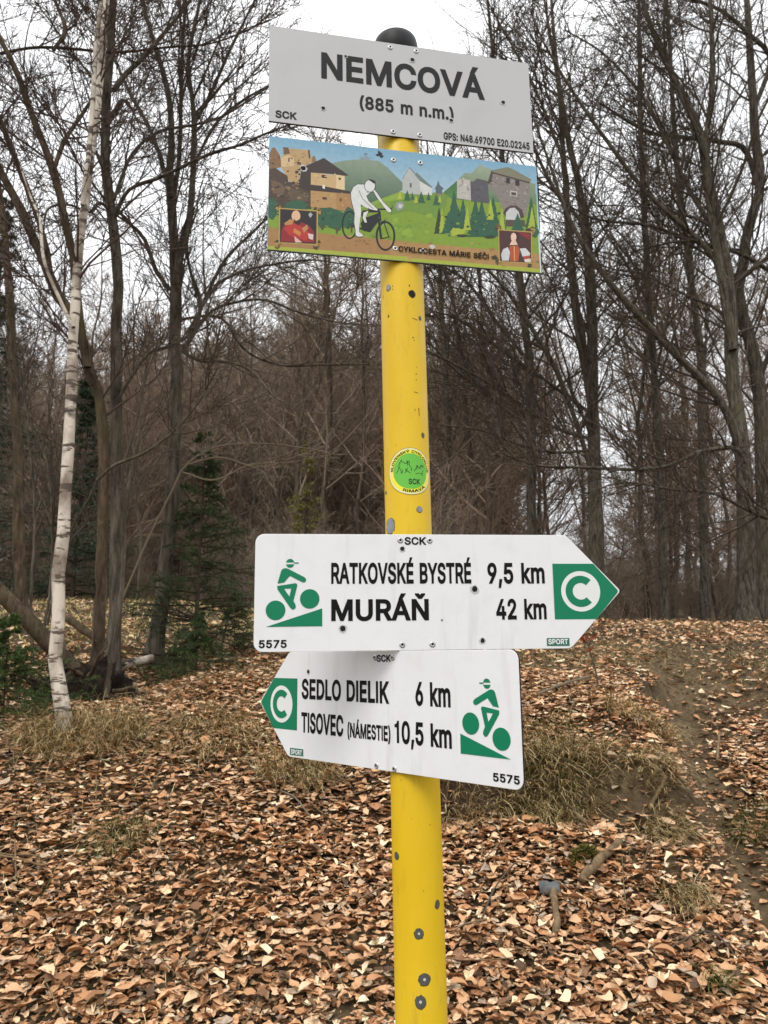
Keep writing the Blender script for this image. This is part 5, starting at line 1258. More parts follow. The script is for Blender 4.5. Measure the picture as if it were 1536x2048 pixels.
 ('8f8b84',None,[(87.0,38.4),(87.1,37.0),(85.5,36.6),(84.0,37.2),(85.3,38.7)]),
 ('8f8b84',None,[(78.2,40.2),(76.8,39.7),(75.3,40.3),(76.3,41.4),(78.5,41.7)]),
 ('cbc7bf',None,[(81.7,35.2),(80.7,34.5),(79.5,34.6),(79.4,35.7),(80.9,36.2)]),
 ('cbc7bf',None,[(74.1,29.9),(75.7,30.7),(78.2,30.1),(76.4,28.0),(74.3,28.2)]),
 ('cbc7bf',None,[(85.4,23.9),(83.9,22.5),(81.9,22.7),(81.6,24.3),(83.9,25.2)]),
 ('8f8b84',None,[(75.0,38.5),(73.3,38.8),(73.0,39.6),(74.8,40.2),(75.8,39.6)]),
 ('a39f98',None,[(75.7,37.6),(74.5,36.5),(72.3,36.4),(72.8,38.0),(74.5,38.5)]),
 ('cbc7bf',None,[(81.8,38.9),(79.2,39.4),(80.0,41.1),(82.4,42.2),(83.5,40.1)]),
 ('8f8b84',None,[(87.9,35.5),(88.0,33.4),(85.9,32.3),(84.4,33.3),(85.5,35.4)]),
 ('4a474d',None,[(91.7,31.9),(93.5,31.6),(94.0,30.7),(92.5,30.1),(91.0,30.4)]),
 ('4a474d',None,[(102.3,23.3),(100.8,24.6),(102.6,26.0),(104.8,25.6),(104.7,24.3)]),
 ('66626a',None,[(104.2,37.9),(104.4,40.7),(107.4,40.8),(108.4,39.2),(106.5,37.7)]),
 ('66626a',None,[(99.3,28.8),(97.6,29.4),(98.1,30.8),(100.0,31.2),(100.8,30.1)]),
 ('4a474d',None,[(92.7,40.7),(92.1,41.6),(92.9,42.6),(94.3,42.3),(94.0,41.0)]),
 ('4a474d',None,[(92.4,36.5),(94.5,36.3),(94.7,34.6),(92.7,33.8),(91.5,35.0)]),
 ('66626a',None,[(102.7,25.7),(103.0,27.5),(105.3,27.7),(105.6,26.2),(104.0,25.2)]),
 ('4a474d',None,[(102.3,37.5),(103.5,35.5),(100.8,33.4),(98.3,34.6),(98.7,36.6)]),
 ('a8834f',None,[(-129.3,-7.6),(-128.4,-9.0),(-130.4,-10.1),(-132.1,-9.4),(-131.4,-7.9)]),
 ('c29c66',None,[(-107.6,4.0),(-105.3,5.8),(-103.6,4.5),(-104.3,3.0),(-106.4,2.4)]),
 ('c29c66',None,[(-104.1,-11.0),(-102.5,-11.2),(-102.4,-12.5),(-103.7,-12.9),(-105.2,-12.4)]),
 ('9c7848',None,[(-90.3,9.7),(-90.9,8.5),(-92.7,8.2),(-93.1,9.3),(-91.7,10.2)]),
 ('a8834f',None,[(-132.3,2.5),(-132.2,3.8),(-130.2,4.2),(-129.7,2.8),(-131.3,2.0)]),
 ('a8834f',None,[(-107.9,3.1),(-110.2,2.4),(-111.6,3.7),(-110.1,5.7),(-107.6,4.8)]),
 ('9c7848',None,[(-128.8,3.3),(-129.9,3.8),(-129.0,4.7),(-127.7,4.7),(-127.3,3.7)]),
 ('a8834f',None,[(-123.0,-5.5),(-122.2,-4.5),(-120.9,-4.6),(-121.0,-5.7),(-122.1,-6.5)]),
 ('c29c66',None,[(-86.0,0.4),(-88.1,1.0),(-87.8,2.5),(-85.5,3.0),(-84.9,1.9)]),
 ('9c7848',None,[(-110.4,-2.3),(-110.8,-3.5),(-112.8,-3.5),(-112.9,-2.1),(-111.3,-1.7)]),
 ('c29c66',None,[(-90.4,-7.7),(-88.9,-8.7),(-89.4,-10.3),(-91.4,-10.6),(-92.3,-9.1)]),
 ('9c7848',None,[(-126.6,-6.9),(-125.2,-4.9),(-123.0,-5.3),(-122.9,-7.3),(-124.8,-7.8)]),
 ('d6b98a',None,[(-120.5,25.6),(-120.2,26.9),(-118.6,27.3),(-117.9,26.3),(-118.9,25.3)]),
 ('d6b98a',None,[(-122.1,25.6),(-122.6,25.0),(-123.8,24.9),(-123.8,25.7),(-122.8,26.3)]),
 ('d6b98a',None,[(-111.5,31.3),(-113.4,30.6),(-114.9,31.0),(-114.2,32.3),(-112.2,32.7)]),
 ('d6b98a',None,[(-114.9,26.8),(-115.3,26.0),(-116.5,25.8),(-116.6,26.9),(-115.7,27.2)]),
 ('bb9c6a',None,[(-125.8,31.7),(-128.1,31.9),(-128.3,33.4),(-126.4,34.1),(-124.6,33.4)]),
 ('d6b98a',None,[(-127.0,32.5),(-125.0,32.1),(-124.8,30.7),(-126.6,29.4),(-128.2,30.6)]),
 ('bb9c6a',None,[(-128.4,23.8),(-126.7,24.4),(-126.2,23.1),(-127.1,22.0),(-128.5,22.7)]),
 ('bb9c6a',None,[(-108.5,25.8),(-108.9,27.1),(-107.3,27.8),(-105.8,27.1),(-106.8,26.0)]),
 ('bb9c6a',None,[(-125.2,27.4),(-124.8,28.9),(-123.2,29.7),(-121.9,28.1),(-123.5,26.7)]),
 ('d6b98a',None,[(-100.2,36.7),(-99.9,35.1),(-102.0,34.5),(-102.5,35.8),(-101.5,37.2)]),
 ('88aa3a',None,[(-13.0,-34.0),(-16.7,-36.7),(-20.4,-34.9),(-18.4,-31.8),(-15.0,-31.9)]),
 ('88aa3a',None,[(-15.6,-32.1),(-9.5,-34.9),(-12.6,-39.5),(-18.0,-40.5),(-20.6,-36.3)]),
 ('6f9230',None,[(6.5,-30.0),(2.2,-35.3),(-4.2,-35.8),(-4.6,-30.7),(-0.1,-28.1)]),
 ('6f9230',None,[(-0.8,-29.9),(-0.2,-27.3),(3.0,-25.9),(4.9,-27.9),(3.0,-29.7)]),
 ('769a34',None,[(-15.1,-39.2),(-23.0,-38.5),(-23.8,-31.9),(-16.7,-28.3),(-9.3,-31.4)]),
 ('88aa3a',None,[(-23.1,-23.1),(-16.4,-19.1),(-11.2,-21.6),(-12.8,-26.9),(-18.7,-26.6)]),
 ('88aa3a',None,[(-23.8,-28.9),(-22.2,-26.8),(-18.2,-26.6),(-18.8,-28.9),(-21.5,-30.6)]),
 ('88aa3a',None,[(-5.0,-35.5),(0.7,-32.5),(5.2,-36.4),(2.3,-41.2),(-4.0,-42.5)]),
 ('88aa3a',None,[(34.6,-12.7),(29.6,-15.1),(24.3,-13.8),(26.3,-8.7),(32.9,-8.1)]),
 ('769a34',None,[(8.5,-49.8),(5.4,-48.5),(7.3,-45.3),(10.4,-45.7),(12.0,-47.7)]),
 ('769a34',None,[(10.7,-31.1),(6.1,-27.4),(12.4,-20.9),(19.9,-23.5),(18.2,-31.2)]),
 ('6f9230',None,[(4.3,-20.7),(3.9,-23.5),(0.3,-23.8),(-1.6,-22.5),(0.5,-20.1)]),
 ('769a34',None,[(-14.9,-24.9),(-15.4,-21.9),(-11.2,-20.6),(-8.1,-22.5),(-10.7,-25.1)]),
 ('88aa3a',None,[(4.4,-40.6),(6.7,-44.6),(2.3,-46.8),(-3.3,-46.0),(-0.8,-41.5)]),
 ('88aa3a',None,[(23.1,-38.4),(21.8,-35.3),(25.3,-33.5),(29.4,-34.5),(27.5,-38.3)]),
 ('6f9230',None,[(-7.3,-49.7),(-10.5,-49.4),(-9.6,-46.0),(-5.5,-45.3),(-4.2,-47.9)]),
 ('769a34',None,[(8.2,-30.1),(8.2,-25.5),(13.8,-23.7),(16.7,-27.2),(13.0,-31.1)]),
 ('6f9230',None,[(23.9,-27.6),(21.1,-25.8),(23.1,-23.0),(26.9,-23.0),(28.1,-25.5)]),
 ('88aa3a',None,[(-19.2,-36.9),(-19.6,-34.9),(-16.9,-32.9),(-14.3,-34.5),(-15.4,-36.5)]),
 ('6f9230',None,[(-53.2,-48.9),(-50.4,-45.7),(-44.3,-45.4),(-44.5,-49.9),(-48.9,-52.0)]),
 ('6f9230',None,[(-9.6,-33.2),(-14.0,-35.6),(-17.4,-32.6),(-14.6,-29.3),(-11.3,-30.3)]),
 ('88aa3a',None,[(-71.2,-37.9),(-70.8,-31.5),(-64.4,-29.7),(-57.6,-32.3),(-63.3,-36.9)]),
 ('6f9230',None,[(-44.0,-49.8),(-43.3,-44.9),(-37.5,-42.2),(-34.6,-46.3),(-37.1,-49.7)]),
 ('6f9230',None,[(-27.2,-52.1),(-28.7,-50.2),(-26.5,-48.1),(-23.8,-49.4),(-24.0,-51.5)]),
 ('6f9230',None,[(-32.6,-23.8),(-33.4,-21.9),(-31.1,-19.8),(-28.8,-21.6),(-29.9,-23.6)]),
 ('88aa3a',None,[(-32.0,-25.9),(-27.1,-27.6),(-30.2,-32.1),(-36.5,-33.4),(-38.3,-28.4)]),
 ('88aa3a',None,[(-9.0,-45.1),(-10.9,-40.2),(-7.0,-36.8),(-1.5,-38.9),(-1.8,-44.0)]),
 ('6f9230',None,[(-47.7,-28.3),(-46.6,-34.5),(-53.0,-39.1),(-59.3,-34.6),(-55.2,-28.5)]),
 ('8e6a3e',None,[(-63.1,-56.6),(-60.3,-56.2),(-59.1,-58.6),(-61.5,-60.7),(-63.5,-59.1)]),
 ('8e6a3e',None,[(-53.6,-55.4),(-52.2,-56.4),(-54.0,-57.6),(-56.4,-57.1),(-55.3,-55.8)]),
 ('8e6a3e',None,[(-65.0,-58.4),(-67.5,-60.1),(-69.0,-58.5),(-68.4,-56.1),(-65.3,-56.8)]),
 ('b28a58',None,[(-82.0,-51.4),(-77.4,-51.9),(-78.0,-55.3),(-83.1,-56.9),(-84.4,-53.6)]),
 ('9a7444',None,[(-3.0,-57.8),(-5.5,-58.1),(-5.8,-56.5),(-4.7,-54.6),(-2.3,-55.9)]),
 ('b28a58',None,[(-59.9,-53.8),(-61.1,-51.8),(-58.1,-50.9),(-56.2,-51.6),(-57.5,-53.7)]),
 ('9a7444',None,[(-103.1,-54.2),(-101.1,-55.2),(-101.8,-57.4),(-105.0,-57.8),(-105.9,-55.5)]),
 ('b28a58',None,[(-57.7,-75.1),(-59.2,-73.6),(-57.8,-72.0),(-55.3,-71.9),(-55.3,-74.0)]),
 ('8e6a3e',None,[(-72.8,-64.2),(-71.1,-64.3),(-71.3,-66.4),(-73.2,-66.4),(-74.8,-65.3)]),
 ('b28a58',None,[(-21.6,-68.6),(-16.9,-68.7),(-17.1,-71.3),(-21.3,-72.7),(-23.6,-71.0)]),
 ('8e6a3e',None,[(-49.6,-48.9),(-47.0,-48.4),(-46.0,-50.4),(-48.6,-51.2),(-50.2,-50.5)]),
 ('8e6a3e',None,[(-60.8,-49.7),(-63.5,-50.4),(-63.2,-48.5),(-61.9,-47.3),(-60.2,-48.3)]),
 ('8e6a3e',None,[(-55.1,-60.4),(-54.6,-62.5),(-57.9,-64.0),(-60.5,-62.3),(-59.0,-60.3)]),
 ('8e6a3e',None,[(-71.4,-57.7),(-70.3,-58.9),(-71.5,-60.4),(-74.5,-59.9),(-73.7,-58.2)]),
 ('8e6a3e',None,[(-87.0,-71.4),(-89.1,-72.5),(-90.4,-70.7),(-88.8,-68.9),(-86.8,-69.7)]),
 ('9a7444',None,[(-71.0,-60.3),(-69.5,-59.4),(-67.5,-59.6),(-67.7,-61.1),(-70.0,-61.6)]),
 ('9a7444',None,[(98.1,-47.9),(98.6,-46.2),(101.5,-46.2),(102.0,-47.7),(99.5,-48.6)]),
 ('9a7444',None,[(113.6,-52.8),(119.0,-50.2),(123.6,-53.0),(120.0,-56.1),(115.1,-56.5)]),
 ('b89058',None,[(42.8,-60.4),(46.5,-62.4),(42.8,-65.2),(39.4,-64.5),(38.0,-61.7)]),
 ('b89058',None,[(91.8,-46.3),(90.5,-48.4),(87.7,-49.0),(86.4,-47.4),(88.6,-45.5)]),
 ('b89058',None,[(73.4,-69.7),(77.6,-67.2),(81.0,-70.4),(77.9,-73.8),(73.2,-73.3)]),
 ('b89058',None,[(2.4,-74.4),(4.8,-77.7),(1.3,-80.2),(-1.6,-79.4),(-1.9,-76.0)]),
 ('9a7444',None,[(104.8,-57.1),(107.1,-59.4),(104.7,-61.1),(101.6,-61.1),(102.1,-58.3)]),
 ('b89058',None,[(-0.4,-67.2),(-0.5,-68.3),(-1.6,-69.2),(-2.6,-68.5),(-2.5,-67.6)]),
 ('9a7444',None,[(28.2,-55.8),(27.1,-52.3),(30.6,-50.4),(33.9,-51.4),(33.2,-54.7)]),
 ('b89058',None,[(64.1,-55.2),(68.9,-54.7),(70.6,-57.1),(68.4,-59.6),(64.6,-58.6)]),
 ('b89058',None,[(55.8,-65.9),(53.7,-65.8),(54.0,-64.5),(55.7,-63.8),(57.0,-64.8)]),
 ('9a7444',None,[(-3.2,-63.1),(-5.2,-62.4),(-4.4,-60.1),(-1.0,-60.1),(-0.3,-62.1)]),
 ('2f5e40',None,[(-1.1,23.9),(-0.1,21.2),(-0.4,21.5),(0.7,18.6),(0.2,18.8),(1.3,15.9),(0.8,16.2),(2.2,13.2),(1.4,13.5),(3.1,10.6),(2.1,10.8),(4.3,8.0),(2.7,8.1),(-5.3,7.2),(-6.4,6.8),(-4.6,10.1),(-5.4,9.7),(-3.9,12.9),(-5.1,12.4),(-3.2,15.7),(-3.9,15.3),(-2.5,18.6),(-2.8,18.2),(-1.8,21.4),(-1.9,21.0)]),
 ('2f5e40',None,[(18.8,24.5),(19.7,21.5),(19.6,21.8),(20.7,18.4),(20.3,18.8),(21.9,15.4),(21.0,15.7),(23.2,12.4),(21.8,12.6),(23.3,9.2),(22.5,9.6),(25.0,6.3),(23.2,6.5),(13.7,5.5),(11.3,4.8),(14.5,8.7),(12.5,8.1),(15.4,11.9),(14.7,11.5),(16.2,15.2),(15.8,14.7),(17.1,18.4),(16.7,18.0),(18.0,21.6),(17.5,21.2)]),
 ('2f5e40',None,[(6.2,21.6),(6.7,19.6),(6.6,19.9),(7.0,17.7),(6.9,17.9),(7.4,15.8),(7.2,16.0),(8.2,13.9),(7.5,14.1),(8.6,12.0),(7.8,12.1),(9.1,10.1),(8.2,10.2),(3.9,9.7),(3.1,9.4),(4.3,11.7),(3.7,11.4),(4.7,13.8),(4.3,13.5),(5.1,15.8),(4.9,15.5),(5.5,17.8),(5.2,17.5),(5.9,19.8),(5.7,19.5)]),
 ('2f5e40',None,[(29.2,24.1),(29.8,22.1),(29.6,22.3),(30.4,20.0),(30.0,20.2),(30.9,18.0),(30.4,18.2),(31.4,15.9),(30.8,16.1),(31.7,13.8),(31.2,14.0),(32.6,11.8),(31.6,12.0),(26.2,11.4),(25.5,11.1),(26.7,13.6),(26.0,13.2),(27.2,15.7),(26.5,15.4),(27.7,17.9),(27.2,17.6),(28.2,20.0),(27.8,19.7),(28.7,22.2),(28.5,21.9)]),
 ('2f5e40',None,[(40.2,22.2),(41.1,19.4),(41.0,19.7),(42.3,16.6),(41.6,16.9),(43.4,13.8),(42.3,14.0),(44.2,11.0),(43.0,11.2),(45.5,8.2),(43.7,8.4),(46.2,5.4),(44.4,5.6),(35.4,4.6),(34.4,4.2),(36.2,7.6),(34.9,7.1),(37.0,10.6),(36.4,10.2),(37.8,13.6),(36.9,13.1),(38.6,16.5),(37.9,16.1),(39.4,19.5),(39.3,19.2)]),
 ('b3b83c',None,[(-11.3,21.2),(-10.7,19.1),(-10.9,19.4),(-9.9,17.1),(-10.4,17.3),(-9.4,15.1),(-10.0,15.3),(-9.0,13.1),(-9.5,13.2),(-8.5,11.0),(-9.0,11.2),(-7.8,9.0),(-8.6,9.2),(-14.5,8.5),(-15.2,8.2),(-13.9,10.7),(-14.6,10.3),(-13.4,12.8),(-14.1,12.5),(-12.9,15.0),(-13.5,14.6),(-12.4,17.1),(-12.8,16.8),(-11.9,19.3),(-12.0,19.0)]),
 ('b3b83c',None,[(11.3,17.4),(11.9,15.5),(11.7,15.7),(12.3,13.6),(12.1,13.8),(13.2,11.7),(12.5,11.9),(13.5,9.8),(12.9,9.9),(13.8,7.8),(13.3,8.0),(14.8,6.0),(13.8,6.1),(8.5,5.5),(7.2,5.2),(8.9,7.5),(8.2,7.2),(9.4,9.6),(9.0,9.3),(9.9,11.6),(9.3,11.3),(10.4,13.6),(10.1,13.3),(10.8,15.6),(10.8,15.3)]),
 ('b3b83c',None,[(45.1,21.1),(45.6,19.3),(45.5,19.5),(46.1,17.5),(45.8,17.7),(46.4,15.7),(46.1,15.9),(46.7,13.9),(46.4,14.1),(47.1,12.1),(46.7,12.3),(47.5,10.3),(47.0,10.5),(42.7,10.0),(42.0,9.7),(43.1,11.9),(42.5,11.6),(43.5,13.8),(43.0,13.5),(43.9,15.7),(43.6,15.4),(44.3,17.6),(44.0,17.3),(44.8,19.4),(44.6,19.2)]),
 ('2c3a26',None,[(43.5,3.6),(44.6,-3.3),(44.4,-2.5),(45.8,-10.1),(45.2,-9.3),(47.1,-16.9),(46.0,-16.1),(48.2,-23.7),(46.8,-23.0),(48.6,-30.5),(47.6,-29.8),(50.9,-37.2),(48.5,-36.6),(36.8,-37.7),(35.1,-38.7),(37.9,-30.8),(36.3,-31.8),(39.0,-23.8),(37.9,-24.7),(40.1,-16.8),(39.5,-17.6),(41.3,-9.7),(40.6,-10.6),(42.4,-2.7),(42.2,-3.5)]),
 ('2a5a42',None,[(65.9,31.4),(67.8,22.0),(67.2,23.1),(69.0,12.6),(68.5,13.7),(71.0,3.4),(69.8,4.3),(73.1,-5.9),(71.0,-5.0),(73.8,-15.3),(72.3,-14.3),(75.7,-24.5),(73.5,-23.6),(55.3,-25.5),(51.2,-27.0),(57.0,-15.9),(54.9,-17.2),(58.8,-6.3),(56.5,-7.7),(60.6,3.4),(58.8,2.0),(62.4,13.1),(61.5,11.8),(64.1,22.8),(63.4,21.6)]),
 ('2a5a42',None,[(78.4,20.0),(80.0,12.5),(79.5,13.4),(81.7,5.0),(80.5,5.8),(82.2,-2.6),(81.5,-1.7),(84.6,-10.0),(82.6,-9.3),(85.8,-17.5),(83.6,-16.8),(87.5,-24.9),(84.6,-24.3),(69.5,-25.8),(68.1,-26.9),(71.0,-18.1),(69.5,-19.1),(72.5,-10.3),(69.9,-11.5),(73.9,-2.5),(72.7,-3.6),(75.4,5.3),(74.8,4.3),(76.9,13.1),(76.5,12.1)]),
 ('2a5a42',None,[(96.6,22.0),(98.8,12.9),(98.0,14.0),(100.2,3.8),(99.5,4.8),(103.3,-5.1),(100.9,-4.3),(104.0,-14.3),(102.3,-13.4),(107.8,-23.1),(103.7,-22.4),(107.2,-32.4),(105.2,-31.5),(84.5,-33.5),(82.1,-34.9),(86.5,-24.2),(84.0,-25.5),(88.5,-14.8),(84.9,-16.2),(90.5,-5.3),(88.0,-6.7),(92.6,4.1),(91.7,2.9),(94.6,13.6),(94.0,12.4)]),
 ('2a5a42',None,[(105.7,23.0),(107.4,14.1),(106.9,15.2),(108.8,5.2),(108.1,6.3),(111.3,-3.5),(109.2,-2.6),(113.3,-12.3),(110.4,-11.5),(114.7,-21.1),(111.5,-20.4),(117.1,-29.8),(112.7,-29.2),(95.2,-30.9),(93.1,-32.2),(97.0,-21.8),(94.3,-23.2),(98.7,-12.7),(96.7,-14.0),(100.5,-3.5),(99.6,-4.7),(102.2,5.6),(101.4,4.5),(104.0,14.9),(103.6,13.7)]),
 ('2a5a42',None,[(122.7,28.1),(124.7,17.9),(124.2,19.1),(127.0,7.7),(125.7,8.8),(128.7,-2.5),(127.1,-1.4),(131.1,-12.6),(128.6,-11.6),(134.4,-22.6),(130.0,-21.8),(137.1,-32.6),(131.5,-31.9),(109.5,-34.0),(103.9,-35.8),(111.7,-23.6),(108.7,-25.1),(113.9,-13.1),(110.4,-14.7),(116.1,-2.5),(114.9,-3.9),(118.3,8.0),(117.2,6.7),(120.5,18.7),(119.8,17.4)]),
 ('2a5a42',None,[(135.7,7.0),(136.9,0.5),(136.6,1.3),(138.5,-6.0),(137.4,-5.3),(139.6,-12.5),(138.3,-11.8),(140.6,-19.0),(139.1,-18.4),(141.1,-25.6),(140.0,-24.9),(144.1,-31.9),(140.8,-31.4),(127.6,-32.7),(126.1,-33.6),(128.9,-26.0),(127.2,-27.0),(130.3,-19.3),(128.7,-20.2),(131.7,-12.5),(129.9,-13.5),(133.0,-5.8),(131.9,-6.7),(134.4,1.0),(134.1,0.2)]),
 ('2a5a42',None,[(158.0,6.2),(159.6,1.0),(159.3,1.6),(161.6,-4.1),(160.6,-3.6),(163.4,-9.3),(161.8,-8.8),(165.5,-14.4),(163.1,-14.0),(167.2,-19.5),(164.3,-19.2),(167.4,-24.8),(165.6,-24.4),(147.8,-26.1),(145.9,-27.0),(149.5,-20.7),(146.8,-21.6),(151.2,-15.2),(148.8,-16.1),(152.9,-9.7),(150.7,-10.6),(154.6,-4.2),(153.4,-5.0),(156.3,1.3),(156.0,0.6)]),
 ('2a5a42',None,[(179.5,33.5),(181.0,24.1),(180.5,25.2),(182.3,14.7),(181.4,15.7),(184.0,5.3),(182.4,6.3),(184.8,-4.1),(183.4,-3.1),(187.2,-13.4),(184.3,-12.5),(187.1,-22.9),(185.3,-21.9),(168.5,-23.6),(166.1,-24.9),(170.3,-14.0),(167.2,-15.4),(172.1,-4.3),(170.8,-5.6),(174.0,5.4),(172.8,4.1),(175.8,15.1),(174.6,13.8),(177.7,24.9),(177.2,23.7)]),
 ('a4b53a',None,[(48.0,4.0),(48.6,-2.7),(48.5,-1.9),(49.3,-9.4),(49.0,-8.7),(49.9,-16.2),(49.4,-15.4),(50.9,-22.9),(49.9,-22.1),(51.6,-29.6),(50.3,-28.9),(52.2,-36.2),(50.8,-35.6),(43.3,-36.3),(42.6,-37.2),(44.1,-29.5),(42.5,-30.5),(44.9,-22.7),(43.6,-23.6),(45.7,-15.8),(44.9,-16.7),(46.5,-8.9),(45.8,-9.8),(47.2,-2.0),(47.0,-2.9)]),
 ('a4b53a',None,[(84.1,9.5),(84.9,3.2),(84.7,4.0),(85.7,-3.0),(85.3,-2.3),(86.3,-9.3),(85.8,-8.6),(87.3,-15.5),(86.4,-14.8),(87.7,-21.7),(87.0,-21.1),(89.5,-27.8),(87.5,-27.3),(78.4,-28.2),(77.0,-29.1),(79.4,-21.8),(78.2,-22.7),(80.3,-15.4),(78.8,-16.4),(81.3,-9.0),(80.3,-9.9),(82.2,-2.6),(81.6,-3.4),(83.2,3.8),(82.8,3.0)]),
 ('a4b53a',None,[(118.8,24.4),(119.6,18.9),(119.4,19.6),(120.2,13.4),(119.9,14.0),(121.6,7.9),(120.5,8.5),(121.9,2.4),(121.1,3.0),(123.4,-3.0),(121.6,-2.5),(123.1,-8.6),(122.2,-8.1),(113.0,-9.0),(111.8,-9.8),(113.9,-3.4),(112.1,-4.2),(114.9,2.3),(113.6,1.5),(115.9,8.0),(114.8,7.2),(116.8,13.7),(116.4,13.0),(117.8,19.4),(117.6,18.7)]),
 ('a4b53a',None,[(179.8,18.2),(180.8,12.6),(180.4,13.3),(181.6,7.1),(180.9,7.7),(182.6,1.5),(181.4,2.1),(183.5,-4.0),(182.0,-3.5),(183.5,-9.6),(182.5,-9.1),(183.8,-15.2),(183.0,-14.6),(173.6,-15.6),(171.3,-16.5),(174.6,-9.8),(172.9,-10.7),(175.7,-4.1),(174.1,-5.0),(176.7,1.6),(176.2,0.9),(177.8,7.3),(177.1,6.6),(178.8,13.1),(178.6,12.4)]),
 ('a4b53a',None,[(135.1,11.8),(135.9,5.7),(135.7,6.4),(136.8,-0.3),(136.2,0.4),(137.7,-6.3),(136.7,-5.7),(137.8,-12.4),(137.2,-11.8),(138.6,-18.4),(137.7,-17.8),(139.2,-24.4),(138.2,-23.8),(129.3,-24.7),(127.5,-25.6),(130.3,-18.5),(128.8,-19.4),(131.3,-12.4),(130.2,-13.2),(132.2,-6.2),(131.7,-6.9),(133.2,0.1),(132.9,-0.7),(134.2,6.3),(133.8,5.5)]),
 ('2a5a42',None,[(56.8,-2.9),(58.6,-8.2),(58.0,-7.6),(60.0,-13.6),(59.2,-13.0),(61.9,-18.9),(60.4,-18.4),(64.3,-24.1),(61.6,-23.7),(65.0,-29.5),(62.8,-29.1),(67.4,-34.7),(64.0,-34.4),(47.9,-36.0),(44.7,-37.0),(49.4,-30.4),(47.5,-31.3),(50.9,-24.8),(48.8,-25.7),(52.3,-19.2),(50.7,-20.0),(53.8,-13.6),(53.0,-14.3),(55.3,-7.9),(54.6,-8.6)]),
 ('2a5a42',None,[(72.0,6.6),(72.9,1.2),(72.7,1.8),(73.9,-4.2),(73.5,-3.6),(75.1,-9.7),(74.2,-9.1),(76.3,-15.0),(75.0,-14.5),(77.0,-20.5),(75.7,-19.9),(77.6,-25.9),(76.5,-25.4),(65.7,-26.4),(64.6,-27.2),(66.7,-20.9),(64.6,-21.7),(67.8,-15.2),(66.3,-16.1),(68.8,-9.6),(68.2,-10.4),(69.9,-4.0),(69.2,-4.7),(70.9,1.6),(70.7,0.9)]),
 ('2a5a42',None,[(97.4,-0.2),(99.4,-6.2),(98.8,-5.5),(101.4,-12.2),(100.1,-11.6),(103.1,-18.2),(101.4,-17.6),(105.2,-24.2),(102.8,-23.7),(106.8,-30.2),(104.1,-29.7),(108.2,-36.2),(105.4,-35.7),(87.0,-37.5),(83.9,-38.6),(88.7,-31.2),(84.7,-32.4),(90.4,-24.9),(88.2,-25.9),(92.2,-18.6),(90.0,-19.5),(93.9,-12.2),(92.3,-13.1),(95.7,-5.8),(95.0,-6.7)]),
 ('2a5a42',None,[(107.9,-2.3),(109.2,-7.7),(108.8,-7.1),(110.2,-13.1),(109.7,-12.5),(111.3,-18.6),(110.6,-18.0),(113.0,-23.9),(111.5,-23.4),(114.5,-29.3),(112.4,-28.8),(114.6,-34.8),(113.3,-34.2),(100.3,-35.5),(98.3,-36.4),(101.5,-29.9),(99.4,-30.8),(102.8,-24.3),(101.1,-25.1),(104.1,-18.6),(103.0,-19.4),(105.4,-13.0),(104.5,-13.7),(106.7,-7.3),(106.2,-8.0)]),
 ('a4b53a',None,[(79.7,-31.2),(78.7,-33.5),(76.8,-36.2),(74.2,-37.9),(70.8,-39.9),(66.8,-39.6),(62.5,-39.4),(58.5,-37.9),(60.8,-35.9),(58.4,-33.3),(59.8,-31.2),(61.1,-29.1),(63.0,-26.3),(68.0,-26.7),(71.4,-26.7),(75.1,-25.6),(77.3,-27.2),(80.7,-28.2)]),
 ('2c3a26',None,[(85.8,-36.0),(84.5,-36.9),(82.4,-37.6),(80.0,-38.2),(76.5,-39.1),(73.5,-39.0),(71.0,-39.4),(68.1,-39.0),(66.7,-38.7),(64.8,-38.1),(68.2,-37.2),(68.3,-36.2),(70.7,-35.4),(73.8,-35.4),(77.0,-34.7),(80.1,-35.0),(82.3,-35.1),(84.5,-35.5)]),
 ('2c3a26',None,[(123.6,-33.9),(124.9,-34.6),(121.6,-35.5),(119.4,-36.9),(116.9,-36.8),(114.2,-37.6),(111.7,-37.5),(108.8,-37.1),(108.0,-36.5),(107.3,-35.5),(109.1,-34.4),(110.5,-33.9),(111.5,-33.1),(114.4,-32.6),(117.7,-32.0),(119.6,-32.0),(123.0,-32.5),(124.3,-32.8)]),
 ('2f5e40',None,[(189.3,-21.1),(187.7,-24.1),(186.1,-24.7),(184.9,-27.5),(183.3,-29.7),(181.0,-28.7),(178.7,-28.4),(177.6,-27.3),(176.2,-25.1),(176.0,-22.4),(175.3,-20.2),(176.3,-17.1),(179.0,-15.7),(181.6,-13.7),(183.9,-12.8),(186.0,-15.2),(187.4,-15.6),(188.9,-18.4)]),
 ('1c3c2c',None,[(96.2,-34.0),(96.8,-32.0),(98.9,-31.8),(99.4,-33.2),(98.2,-34.4)]),
 ('224a36',None,[(93.5,-14.5),(93.7,-17.0),(90.6,-17.9),(90.0,-15.7),(91.5,-13.8)]),
 ('3c7048',None,[(94.4,-6.4),(91.8,-6.0),(92.3,-4.3),(94.7,-3.5),(95.9,-4.8)]),
 ('224a36',None,[(113.1,-14.2),(114.2,-14.1),(115.0,-14.5),(114.0,-15.2),(112.9,-15.2)]),
 ('3c7048',None,[(49.4,-9.3),(47.4,-9.6),(46.8,-8.8),(48.0,-7.6),(49.1,-8.2)]),
 ('7d9636',None,[(83.5,-28.6),(85.4,-29.3),(84.4,-30.6),(82.8,-30.7),(82.0,-29.8)]),
 ('7d9636',None,[(67.2,-19.9),(68.5,-17.4),(72.2,-17.9),(72.4,-20.0),(69.4,-21.3)]),
 ('224a36',None,[(124.4,-4.7),(126.0,-6.4),(123.8,-8.1),(120.8,-7.5),(121.8,-5.6)]),
